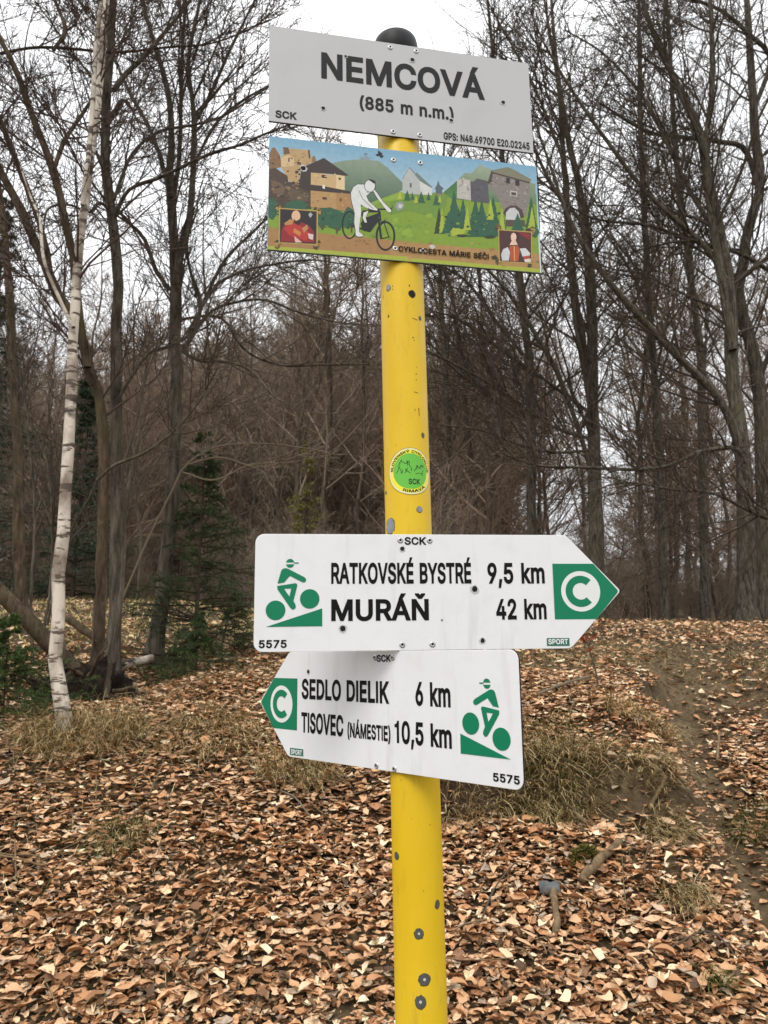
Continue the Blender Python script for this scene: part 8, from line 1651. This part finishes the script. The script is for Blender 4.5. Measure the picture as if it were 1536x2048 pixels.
 'm':(610,[[(141,-27),(141,237),(141,250),(143,260),(146,268),(149,276),(154,282),(159,288),(164,292),(170,296),(177,299),(184,302),(192,303),(199,303),(210,303),(220,300),(228,296),(235,291),(240,285),(244,278),(246,270),(247,259),(247,-27),(362,-27),(362,246),(363,256),(364,264),(366,271),(369,277),(373,283),(377,288),(382,292),(388,296),(394,299),(401,302),(409,303),(418,303),(429,303),(439,300),(448,297),(455,292),(461,286),(465,279),(468,268),(469,253),(469,-27),(584,-27),(584,256),(583,279),(579,301),(573,322),(564,341),(553,358),(541,373),(526,386),(510,396),(493,403),(475,409),(456,412),(437,413),(419,412),(402,410),(386,406),(370,400),(355,392),(341,383),(328,373),(317,361),(306,348),(298,333),(291,318),(276,268),(356,268),(342,323),(333,344),(321,363),(306,380),(288,395),(267,405),(244,411),(220,413),(204,412),(189,410),(175,406),(161,401),(147,394),(135,385),(123,375),(112,363),(102,350),(93,335),(87,319),(71,268),(139,268),(139,406),(26,406),(26,-27)]]),
 'n':(410,[[(141,240),(143,251),(146,261),(150,270),(155,277),(160,284),(167,289),(174,294),(182,297),(190,300),(200,302),(210,302),(224,301),(236,298),(245,293),(253,286),(260,277),(265,266),(268,252),(269,234),(269,-27),(384,-27),(384,241),(383,266),(379,290),(373,313),(365,333),(354,351),(340,367),(325,381),(308,392),(289,401),(270,407),(249,410),(227,411),(203,410),(179,405),(157,396),(136,384),(117,368),(101,347),(88,323),(63,260),(139,260),(139,406),(26,406),(26,-27),(141,-27),(141,226)]]),
 'Á':(480,[[(104,-27),(216,294),(221,308),(226,324),(232,343),(239,363),(246,385),(254,411),(262,440),(281,505),(196,505),(215,440),(224,412),(231,386),(238,364),(245,344),(251,325),(256,309),(262,294),(376,-27),(502,-27),(295,536),(183,536),(-22,-27)],[(397,115),(397,226),(83,226),(83,115)],[(277,531),(379,686),(243,686),(170,531)]]),
 'É':(419,[[(402,-27),(402,84),(152,84),(152,202),(382,202),(382,313),(152,313),(152,425),(399,425),(399,536),(33,536),(33,-27)],[(256,531),(357,686),(222,686),(148,531)]]),
 'Ý':(472,[[(295,-27),(295,201),(504,536),(366,536),(257,358),(249,345),(242,332),(234,319),(227,305),(220,291),(213,276),(206,258),(184,203),(289,203),(268,258),(260,275),(253,291),(246,305),(239,318),(232,331),(224,345),(215,359),(106,536),(-32,536),(176,201),(176,-27)],[(274,531),(375,686),(240,686),(166,531)]]),
 'Č':(510,[[(289,-33),(309,-31),(329,-27),(349,-21),(368,-14),(386,-5),(403,5),(419,17),(434,30),(448,44),(460,60),(471,77),(481,95),(489,115),(495,135),(506,187),(388,187),(379,156),(376,146),(372,137),(367,129),(361,121),(355,114),(349,108),(341,102),(334,97),(325,93),(317,89),(307,86),(298,83),(288,81),(278,80),(268,80),(248,81),(231,85),(214,91),(198,99),(184,110),(171,123),(160,138),(150,156),(141,177),(135,200),(132,225),(130,254),(132,283),(135,309),(141,332),(149,352),(159,370),(171,386),(184,399),(198,409),(214,418),(230,424),(248,427),(268,429),(278,428),(288,427),(298,426),(308,423),(317,420),(325,416),(334,412),(341,406),(349,401),(355,394),(361,387),(367,380),(372,372),(376,363),(379,353),(388,321),(506,321),(495,374),(489,395),(481,414),(471,432),(460,449),(448,465),(434,479),(419,492),(403,504),(386,514),(368,523),(349,530),(329,535),(309,539),(288,542),(267,543),(232,540),(198,534),(166,522),(136,507),(109,487),(84,463),(63,436),(45,405),(31,371),(21,335),(15,296),(13,254),(15,213),(21,174),(31,137),(45,103),(63,73),(84,45),(109,22),(136,2),(166,-14),(198,-25),(232,-32),(267,-34)],[(130,686),(130,646),(225,538),(307,538),(403,646),(403,686),(302,686),(266,642),(230,686)]]),
 'Ň':(523,[[(152,-27),(152,291),(151,329),(149,385),(145,485),(65,473),(125,368),(133,354),(140,340),(147,328),(154,317),(179,276),(372,-27),(490,-27),(490,536),(372,536),(372,195),(372,157),(372,145),(373,133),(373,120),(374,107),(374,93),(375,79),(377,65),(381,23),(454,34),(432,80),(425,94),(418,107),(411,120),(405,132),(398,143),(392,154),(386,164),(380,174),(375,183),(370,191),(366,197),(151,536),(33,536),(33,-27)],[(126,686),(126,646),(221,538),(303,538),(398,646),(398,686),(297,686),(262,642),(225,686)]])}
# ------------------------------------------------------------------ signpost
AX0 = np.array([.0347, .9551, 1.6]); AXD = np.array([-.0195, .0181, 1.]); AXD /= np.linalg.norm(AXD)
PXv = np.cross([0, 1., 0], AXD); PXv /= np.linalg.norm(PXv); PXv = PXv if PXv[0] > 0 else -PXv
PYv = np.cross(AXD, PXv)                                    # away from the camera
RP = .030
foot_s = float(zg(AX0[0] - .0195 * -1.2, AX0[1])) - 1.6
foot = AX0 + AXD * foot_s
post = empty('signpost', tuple(foot), 'yellow tubular signpost with black cap carrying four sign boards', 'signpost')
def pole_pt(s, az, r):
    a = math.radians(az)
    return AX0 + AXD * s + (PXv * math.sin(a) - PYv * math.cos(a)) * r - foot
def lathe_pole(name, prof, mat, parent, S=48, smooth=True):
    V = []
    for s, r in prof:
        for j in range(S):
            V.append(pole_pt(s, 360 * j / S, r))
    n = len(prof)
    F = [[i * S + j, i * S + (j + 1) % S, (i + 1) * S + (j + 1) % S, (i + 1) * S + j] for i in range(n - 1) for j in range(S)]
    return mobj(name, np_mesh(name, np.array(V), np.array(F), mat, smooth), parent)
pole = lathe_pole('pole', [(foot_s - .4, RP)] + [(foot_s + (.846 - foot_s) * k / 12, RP) for k in range(13)] + [(.848, RP - .002)], M['yellow'], post)
lathe_pole('pole_cap', [(.832, RP + .0002), (.832, RP + .0026), (.880, RP + .0026), (.888, RP + .0012), (.8925, RP - .004), (.895, RP - .012), (.896, .008), (.8962, .0001)], M['cap'], post)
# welded seam shade line is left to the light; paint chips follow the tube's curve
def wrap_poly(name, s0, az0, loops, off, mat, parent):
    """outline of (x mm along the curve, y mm up) filled in rings and wrapped round the tube"""
    lp = np.array(loops[0], float); c = lp.mean(0); n = len(lp)
    r = RP + off; V = []; F = []
    rings = [1., .8, .6, .4, .2]
    for q in rings:
        for x, y in c + (lp - c) * q: V.append(pole_pt(s0 + y / 1000, az0 + math.degrees(x / 1000 / RP), r))
    V.append(pole_pt(s0 + c[1] / 1000, az0 + math.degrees(c[0] / 1000 / RP), r))
    for k in range(len(rings) - 1):
        for i in range(n):
            a_, b_ = k * n + i, k * n + (i + 1) % n
            F += [(a_, b_, b_ + n), (a_, b_ + n, a_ + n)]
    k = (len(rings) - 1) * n
    F += [(k + i, k + (i + 1) % n, len(V) - 1) for i in range(n)]
    return np_mesh(name, np.array(V), np.array(F), mat)
def blob(rx, ry, n=18, j=.1, rg=rng, rot=0):
    o = []
    for k in range(n):
        a = 2 * math.pi * k / n; q = 1 + rg.normal(0, j)
        x, y = rx * q * math.cos(a), ry * q * math.sin(a); c, s = math.cos(rot), math.sin(rot)
        o.append((x * c - y * s, x * s + y * c))
    return o
CHIPS = [(.4829, -39.9, 3.6, 4.6, 'zinc_light', 0), (.439, 47.6, 2.6, 3., 'zinc', 0), (.4418, -42, 1.2, 1.6, 'scratch', 0), (.2749, 45, 2.8, 3.4, 'zinc', 0),
         (.1758, 26.9, 4., 3.9, 'zinc_light', 0), (.1563, -53, 8., 10, 'zinc_light', 0), (.2019, -70, 2.4, 2.2, 'zinc', 0), (.1405, -47, 4.2, 3., 'zinc', 0), (-.2346, -55.5, 4.2, 4., 'zinc', 0), (-.2865, 44.7, 3.8, 4.6, 'zinc', .5),
         (-.3143, -2.5, 4.9, 5.4, 'zinc', 1), (-.3615, 6.6, 6.0, 6.3, 'zinc', 1), (-.3839, -3.2, 5.6, 6.6, 'zinc', 1)]
for s, az, rx, ry, mt, ctr in CHIPS:
    c = mobj('paint_chip', wrap_poly('paint_chip', s, az, [blob(rx, ry, 22, .055)], .00018, M[mt], pole), pole)
    mobj('paint_chip', wrap_poly('paint_chip', s - .0006, az, [blob(rx * 1.13, ry * 1.12, 22, .05)], .00010, M['scratch'], pole), pole)
    if ctr == 1: mobj('rivet_stub', wrap_poly('rivet_stub', s, az, [blob(rx * .26, ry * .26)], .0006, M['hole_rim'], pole), pole)
mobj('screw_hole', wrap_poly('screw_hole', .4704, 23.6, [blob(4.6, 4.9, 20, .03)], .0002, M['dark_hole'], pole), pole)
mobj('screw_hole', wrap_poly('screw_hole', .4704, 23.6, [blob(5.6, 5.7, 20, .05)], .0001, M['scratch'], pole), pole)
for s, az, rx, ry, ro in [(.435, 30.2, 5, .5, -.15), (.4078, 22.8, .8, 1.2, 0), (.404, 26, .6, .9, 0), (.3662, 30.4, .5, .8, 0), (.357, 29, .9, .9, 0), (.349, 28.5, .8, .7, 0), (.3313, 28.2, 4, .45, -.1), (.3044, 33.9, .5, 4.8, .05),
                          (.309, 34, 1., 1.6, 0), (.3069, 22.5, .5, 1.8, .2), (.482, 17, .9, 1.8, .1), (.4829, -27, .5, 1.3, 0), (.478, -27.5, .5, 1.1, 0), (.4729, -60, .3, 4, 0), (.26, -28, .4, .9, .3), (.12, 10, .7, .5, 0), (-.12, 12, .5, 1.2, .3), (-.2, 30, 1.6, .3, .4), (-.27, 10, .4, .8, 0), (-.15, -35, .3, 1.5, 0)]:
    mobj('scratch', wrap_poly('scratch', s, az, [blob(rx, ry, 10, .2, rng, ro)], .0002, M['scratch'], pole), pole)

# ---- lettering from embedded outlines
CAP, BASE = 557, -24
_gc = {}
def glyph_mesh(ch):
    """triangles of one letter, non-zero winding, so overlapping strokes stay solid"""
    if ch in _gc: return _gc[ch]
    adv, loops = GLYPH[ch]
    vs = []; es = []
    for lp in loops:
        o = len(vs); n = len(lp)
        vs += [Vector(p) for p in lp]; es += [(o + i, o + (i + 1) % n) for i in range(n)]
    r = delaunay_2d_cdt(vs, es, [], 0, 1e-4)
    V = np.array([tuple(v) for v in r[0]]); F = np.array([list(f) for f in r[2]])
    c = V[F].mean(1); wn = np.zeros(len(F), int)
    for lp in loops:
        for i in range(len(lp)):
            (x1, y1), (x2, y2) = lp[i - 1], lp[i]
            cr = (x2 - x1) * (c[:, 1] - y1) - (c[:, 0] - x1) * (y2 - y1)
            wn += ((y1 <= c[:, 1]) & (y2 > c[:, 1]) & (cr > 0)).astype(int) - ((y1 > c[:, 1]) & (y2 <= c[:, 1]) & (cr < 0)).astype(int)
    _gc[ch] = (adv, V, F[wn != 0])
    return _gc[ch]

def glyph_tris(s):
    """per glyph tessellation: list of (loops,x offset)"""
    x = 0; V = []; F = []
    for ch in s:
        if ch == ' ': x += 260; continue
        adv, gv, gf = glyph_mesh(ch)
        o = len(V)
        V += [(px + x, py) for px, py in gv]
        F += [tuple(int(i) + o for i in t_) for t_ in gf]
        x += adv + 12
    V = np.array(V, float)
    return V, F

def sticker():
    s0, az0 = .2248, 7.7
    st = mobj('round_sticker', wrap_poly('round_sticker', s0, az0, [[(30.5 * math.cos(a), 30.5 * math.sin(a)) for a in np.linspace(0, 2 * math.pi, 60, endpoint=False)]], .00025, plain('sticker_cream', s2l('e8e6b0'), .4), post), post)
    tag(st, 'round green and yellow club sticker on the yellow pole')
    def disc(name, r0, r1, off, mat):
        n = 60; V = []; F = []
        rr = [r0 + (r1 - r0) * k / 6 for k in range(7)]
        for r in rr:
            for k in range(n):
                a = 2 * math.pi * k / n
                V.append(pole_pt(s0 + r * math.sin(a) / 1000, az0 + math.degrees(r * math.cos(a) / 1000 / RP), RP + off))
        for i in range(6):
            for k in range(n): F.append([i * n + k, i * n + (k + 1) % n, (i + 1) * n + (k + 1) % n, (i + 1) * n + k])
        mobj(name, np_mesh(name, np.array(V), np.array(F), mat), st)
    yl = plain('sticker_yellow', s2l('f4e83c'), .4); gr = plain('sticker_green', s2l('6cc048'), .4); dk = plain('sticker_ink', s2l('16301a'), .5); cr = st.data.materials[0]
    disc('cream_border', .001, 30.4, .00030, cr); disc('border_line', 30.4, 30.9, .00034, plain('sticker_line', s2l('6a5a30'), .5))
    disc('yellow_ring', .001, 28.2, .00036, yl); disc('green_disc', .001, 23.4, .00042, gr)
    def arc_text(s, r, a_start, a_end, cap, flip):
        x = 0; Vs = []; Fs = []
        V, F = glyph_tris(s); xs = V[:, 0]; x0, x1 = xs.min(), xs.max()
        P = []
        for px, py in V:
            u = (px - x0) / (x1 - x0); a = math.radians(a_start + (a_end - a_start) * u); h = (py - BASE) / CAP * cap
            rr = r - h if flip else r + h
            P.append(pole_pt(s0 + rr * math.sin(a) / 1000, az0 + math.degrees(rr * math.cos(a) / 1000 / RP), RP + .0005))
        mobj('lettering', np_mesh('lettering', np.array(P), np.array(F), dk), st)
    arc_text('SLOVENSKÝ CYKLOKLUB', 24.0, 178, 2, 3.7, False)
    arc_text('RIMAVA', 27.9, 246, 316, 3.7, True)
    V, F = glyph_tris('SCK'); V = V - V.min(0); V = V / V.max(0) * np.array([15.5, 7.5]) + np.array([-3.5, -17.5])
    mobj('lettering', np_mesh('lettering', np.array([pole_pt(s0 + y / 1000, az0 + math.degrees(x / 1000 / RP), RP + .0005) for x, y in V]), np.array(F), dk), st)
    # drawing of two ruins on hills
    def strokes(name, pls, w):
        Vv = []; Ff = []
        for pl in pls:
            for (xa, ya), (xb, yb) in zip(pl[:-1], pl[1:]):
                d = math.hypot(xb - xa, yb - ya) + 1e-6; nx, ny = -(yb - ya) / d * w / 2, (xb - xa) / d * w / 2; o = len(Vv)
                for x, y in ((xa + nx, ya + ny), (xb + nx, yb + ny), (xb - nx, yb - ny), (xa - nx, ya - ny)):
                    Vv.append(pole_pt(s0 + y / 1000, az0 + math.degrees(x / 1000 / RP), RP + .0005))
                Ff.append([o, o + 1, o + 2, o + 3])
        mobj(name, np_mesh(name, np.array(Vv), np.array(Ff), dk), st)
    strokes('drawing', [[(-16, 6), (-14, 12), (-13, 12), (-12, 15), (-11, 12), (-9, 12), (-8, 10), (-5, 10), (-5, 13), (-2, 13), (-2, 8), (-1, 6), (-14, 7)], [(-14, 8), (-3, 9)], [(-13, 10), (-3, 11)], [(-4, 13), (-4, 7)],
                        [(-19, -2), (-16, 2), (-15, 6), (-13, 2), (-12, -3), (-10, 2)], [(-7, 3), (-6, -1), (-8, -2)], [(-4, 4), (-6, 1), (-3, -1), (-1, -3)], [(-1, 6), (1, 3), (0, 0)],
                        [(4, 0), (7, 4), (8, 8), (10, 5), (12, 4), (13, 8), (16, 9), (17, 6), (18, 8)], [(7, 3), (13, 4)], [(8, 6), (12, 4)], [(6, -4), (10, -2), (15, -3), (17, 2)], [(14, -2), (16, -5)], [(12, 6), (16, 7)]], .75)
sticker()

# ---- boards
BOARD = {}
def rounded(pts, rad, n=6):
    out = []
    N = len(pts)
    for i in range(N):
        p = np.array(pts[i], float); r = rad[i]
        if r <= 0: out.append(tuple(p)); continue
        a = np.array(pts[i - 1], float) - p; b_ = np.array(pts[(i + 1) % N], float) - p
        a /= np.linalg.norm(a); b_ /= np.linalg.norm(b_)
        half = math.acos(max(-1, min(1, float(a @ b_)))) / 2
        t_ = r / math.tan(half); bis = (a + b_) / np.linalg.norm(a + b_); c = p + bis * (r / math.sin(half))
        s = p + a * t_; e = p + b_ * t_
        a0 = math.atan2(*(s - c)[::-1]); a1 = math.atan2(*(e - c)[::-1]); d = (a1 - a0 + math.pi) % (2 * math.pi) - math.pi
        for k in range(n + 1):
            q = a0 + d * k / n; out.append((c[0] + r * math.cos(q), c[1] + r * math.sin(q)))
    return out

class Board:
    def __init__(self, key, outline, face, label, thick=3.0):
        d = SIGNS[key]
        self.c, self.u, self.v, self.n = (np.array(d[k]) for k in ('c', 'u', 'v', 'n'))
        Mx = Matrix([[*(float(q[i]) for q in (self.u, self.v, self.n)), float(self.c[i] - foot[i])] for i in range(3)] + [[0, 0, 0, 1]])
        o = outline; n = len(o)
        # slight bevel so that the edge catches light
        inner = []
        cen = np.mean(o, 0)
        for i in range(n):
            p = np.array(o[i]); a = p - np.array(o[i - 1]); b_ = np.array(o[(i + 1) % n]) - p
            na = np.array([a[1], -a[0]]) / (np.linalg.norm(a) + 1e-9); nb = np.array([b_[1], -b_[0]]) / (np.linalg.norm(b_) + 1e-9)
            m_ = na + nb; m_ /= np.linalg.norm(m_) + 1e-9
            if (cen - p) @ m_ < 0: m_ = -m_
            inner.append(tuple(p + m_ * .35))
        V = [(x / 1000, y / 1000, 0) for x, y in inner] + [(x / 1000, y / 1000, -.00035) for x, y in o] + [(x / 1000, y / 1000, -thick / 1000) for x, y in o]
        tri = tessellate_polygon([[Vector((x, y, 0)) for x, y in inner]])
        def ccw(t_):
            a, b_, c = (np.array(inner[i]) for i in t_)
            return t_ if (b_ - a)[0] * (c - a)[1] - (b_ - a)[1] * (c - a)[0] > 0 else t_[::-1]
        F = [list(ccw(tuple(t_))) for t_ in tri]; mi = [0] * len(F)
        for i in range(n):
            j = (i + 1) % n
            F.append([i, n + i, n + j, j]); mi.append(0)
            F.append([n + i, 2 * n + i, 2 * n + j, n + j]); mi.append(1)
        for t_ in tri: F.append([2 * n + i for i in ccw(tuple(t_))][::-1]); mi.append(2)
        self.o = mobj('sign_board', py_mesh('sign_board', V, F, [face, M['sheet_edge'], M['sheet_back']], False, mi), post)
        self.o.matrix_local = Mx
        tag(self.o, label)
    def flat(self, name, V, F, mat, z=.25):
        return mobj(name, np_mesh(name, np.array([(x / 1000, y / 1000, z / 1000) for x, y in V]), np.array([list(f) for f in F]), mat), self.o)
    def poly(self, name, loops, mat, z=.25):
        tri = tessellate_polygon([[Vector((x, y, 0)) for x, y in lp] for lp in loops])
        return self.flat(name, [p for lp in loops for p in lp], tri, mat, z)
    def text(self, s, a, b_, cap, mat, z=.45):
        V, F = glyph_tris(s)
        x0, x1 = V[:, 0].min(), V[:, 0].max(); vb = (a[1] + b_[1]) / 2
        X = a[0] + (V[:, 0] - x0) / (x1 - x0) * (b_[0] - a[0]); Y = vb + (V[:, 1] - BASE) / CAP * cap
        return self.flat('lettering', list(zip(X, Y)), F, mat, z)
    def rivet(self, p, r=3.6):
        prof = [(r * 1.12, 0.05), (r, .7), (r * .8, 1.15), (r * .42, 1.2), (r * .36, .5), (.001, .5)]
        S = 16; V = []
        for rr, h in prof:
            for j in range(S): a = 2 * math.pi * j / S; V.append(((p[0] + rr * math.cos(a)) / 1000, (p[1] + rr * math.sin(a)) / 1000, h / 1000))
        F = [[i * S + j, i * S + (j + 1) % S, (i + 1) * S + (j + 1) % S, (i + 1) * S + j] for i in range(len(prof) - 1) for j in range(S)]
        mi = [0] * (3 * S) + [1] * (2 * S)
        return mobj('rivet', np_mesh('rivet', np.array(V), np.array(F), [M['rivet'], M['dark_hole']], False, None, mi), self.o)
    def hole(self, p, r):
        self.poly('screw_hole', [[(p[0] + q[0], p[1] + q[1]) for q in blob(r * 1.45, r * 1.5, 16, .1)]], M['hole_rim'], .5)
        self.poly('screw_hole', [[(p[0] + q[0], p[1] + q[1]) for q in blob(r, r, 16, .07)]], M['dark_hole'], .62)
def rect(w, h): return [(-w / 2, -h / 2), (w / 2, -h / 2), (w / 2, h / 2), (-w / 2, h / 2)]

def circle(cx, cy, r, n=40, a0=0, a1=360):
    return [(cx + r * math.cos(math.radians(a0 + (a1 - a0) * k / n)), cy + r * math.sin(math.radians(a0 + (a1 - a0) * k / n))) for k in range(n + (0 if a1 - a0 == 360 else 1))]

def c_emblem(bd, cx, cy):
    R_ = 25.3
    bd.poly('emblem_disc', [circle(cx, cy, R_, 48)], M['ink_white'], .40)
    arc = circle(cx, cy, 19.6, 36, 46, 314) + circle(cx, cy, 10.4, 36, 314, 46)
    bd.poly('emblem_letter', [arc], M['ink_green'], .58)

def cyclist(bd, f):
    """pictogram of a rider on a slope; f maps board mm"""
    g = lambda pts: [f(x, y) for x, y in pts]
    z = .4
    parts = [[g([(-214.1, -41.2), (-147.2, -19.6), (-147.0, -40.8)])], [g(circle(-202.9, -21.6, 11.7, 32))], [g(circle(-162.2, -8.1, 11.7, 32))],
             [g([(-201, 10.4), (-196.8, 25.8), (-195, 28.3), (-191.5, 29.1), (-188.7, 28.3), (-169, 18.2), (-166.9, 16.1), (-166.6, 14.2), (-167.9, 12.2), (-170, 11.7), (-171.9, 12.3), (-186.2, 19.8), (-193.2, 11.6)])],
             [g([(-201.4, 7.5), (-179.9, 10.8), (-177.9, 10.3), (-177.2, 8.1), (-181.7, -10.4), (-179.2, -15), (-178.8, -18.2), (-180.7, -20.6), (-183.2, -20.6), (-185.1, -19.1), (-200.9, 3.3)]), g([(-193.1, 4.1), (-184.5, 4.5), (-186.5, -5.3)])],
             [g(circle(-186.1, 35.4, 4.9, 14, 8, 172))], [g(circle(-186.1, 34.4, 4.9, 16, 188, 352))], [g([(-181.5, 36.0), (-175.9, 36.0), (-175.9, 34.6), (-181.5, 34.6)])]]
    V = []; F = []
    for loops in parts:
        tri = tessellate_polygon([[Vector((x, y, 0)) for x, y in lp] for lp in loops]); o = len(V)
        V += [p for lp in loops for p in lp]; F += [tuple(i + o for i in t_) for t_ in tri]
    bd.flat('cyclist_pictogram', V, F, M['ink_green'], z)

s_ = SIGNS['name']; BN = Board('name', rect(s_['w'], s_['h']), M['sign_grey'], 'grey rectangular place-name board at the top of the signpost, reading NEMCOVÁ')
s_ = SIGNS['pic']; BP = Board('pic', rect(s_['w'], s_['h']), plain('printed_sky_base', s2l('8fbcd0'), .4), 'colourful picture board with castles, trees and a white cyclist')
RO = rounded([(-228.3, -70.8), (160.6, -70.8), (228.8, 0), (160.6, 70.8), (-228.3, 70.8)], [11, 14, 4, 14, 11])
LO = [(-x, y) for x, y in RO][::-1]
BR = Board('arrowR', RO, M['sign_white'], 'white cycling arrow board pointing right, reading RATKOVSKÉ BYSTRÉ and MURÁŇ')
BL = Board('arrowL', LO, M['sign_white'], 'white cycling arrow board pointing left, lowest on the post, reading SEDLO DIELIK')
BOARD = {'name': BN, 'pic': BP, 'arrowR': BR, 'arrowL': BL}
for k, s, a, b_, cap in TEXTS:
    mt = M['ink_grey'] if k == 'name' else M['ink_black']
    if s == 'SPORT': mt = M['ink_white']
    BOARD[k].text(s, a, b_, cap, mt, .6 if s == 'SPORT' else (1.6 if k == 'pic' else .4))
for k, p in RIVETS: BOARD[k].rivet(p, 3.5 if k in ('name', 'pic') else 3.4)
for k, p, r in HOLES: BOARD[k].hole(p, r)
FR = rounded([(141.5, -35), (194.8, -35), (226.2, -.3), (194.8, 34.4), (141.5, 34.4)], [0, 0, 3.5, 0, 0])
BR.poly('green_arrow_field', [FR], M['ink_green'], .25)
BL.poly('green_arrow_field', [[(-x, y) for x, y in FR]], M['ink_green'], .25)
c_emblem(BR, 176.5, -.3); c_emblem(BL, -177.0, -1.2)
# the left-pointing board also shows an upright C, so its emblem is not mirrored
cyclist(BR, lambda x, y: (x, y)); cyclist(BL, lambda x, y: (-x, y))
BR.poly('small_green_tag', [[(129.8, -67.4), (158.6, -67.6), (158.8, -58), (130, -57.8)]], M['ink_sport'], .3)
BL.poly('small_green_tag', [[(-156.2, -68.4), (-127.4, -67.8), (-127.3, -58.6), (-156.1, -58.8)]], M['ink_sport'], .3)

# mounting straps between boards and pole
for bd, hw, hh in ((BN, 22, 72), (BP, 22, 80), (BR, 20, 68), (BL, 18, 67)):
    ax = AX0 + AXD * ((bd.c[2] - 1.6) / AXD[2]); lat = float((ax - bd.c) @ bd.u) * 1000
    o = rect(hw * 2, hh * 2 - 6); V = [((x + lat) / 1000, y / 1000, z) for z in (-.00305, -.0070) for x, y in o]
    F = [[0, 1, 2, 3], [7, 6, 5, 4]] + [[i, 4 + i, 4 + (i + 1) % 4, (i + 1) % 4] for i in range(4)]
    mobj('mounting_bracket', py_mesh('mounting_bracket', V, F, M['zinc']), bd.o)

# ---- printed picture, flat ink layers
V = []; F = []; Cc = []
boxes = []
def add_ink(pts, top, bot=None):
    global V, F, Cc
    hw, hh = SIGNS['pic']['w'] / 2 - .5, SIGNS['pic']['h'] / 2 - .5
    P = [(max(-hw, min(hw, x)), max(-hh, min(hh, y))) for x, y in pts]
    a = np.array(P); bx = (*a.min(0), *a.max(0))
    lay = 1
    for q, l_ in boxes:
        if l_ >= lay and q[0] < bx[2] and q[2] > bx[0] and q[1] < bx[3] and q[3] > bx[1]: lay = l_ + 1
    boxes.append((bx, lay))
    tri = tessellate_polygon([[Vector((x, y, 0)) for x, y in P]]); o = len(V)
    z = .05 + lay * .018
    ct = np.array(s2l(top)); cb = np.array(s2l(bot)) if bot else ct
    for x, y in P:
        k = (y - bx[1]) / max(1e-6, bx[3] - bx[1]); V.append((x / 1000, y / 1000, z / 1000)); Cc.append(cb * (1 - k) + ct * k)
    F += [[i + o for i in t_] for t_ in tri]
hw, hh = SIGNS['pic']['w'] / 2, SIGNS['pic']['h'] / 2
add_ink([(-hw, -hh), (hw, -hh), (hw, hh), (-hw, hh)], '7aa9c4', 'dbe9ee')
for top, bot, pts in INKS: add_ink(pts, top, bot)
mobj('printed_picture', np_mesh('printed_picture', np.array(V), np.array(F), M['print'], False, np.array(Cc)), BP.o)
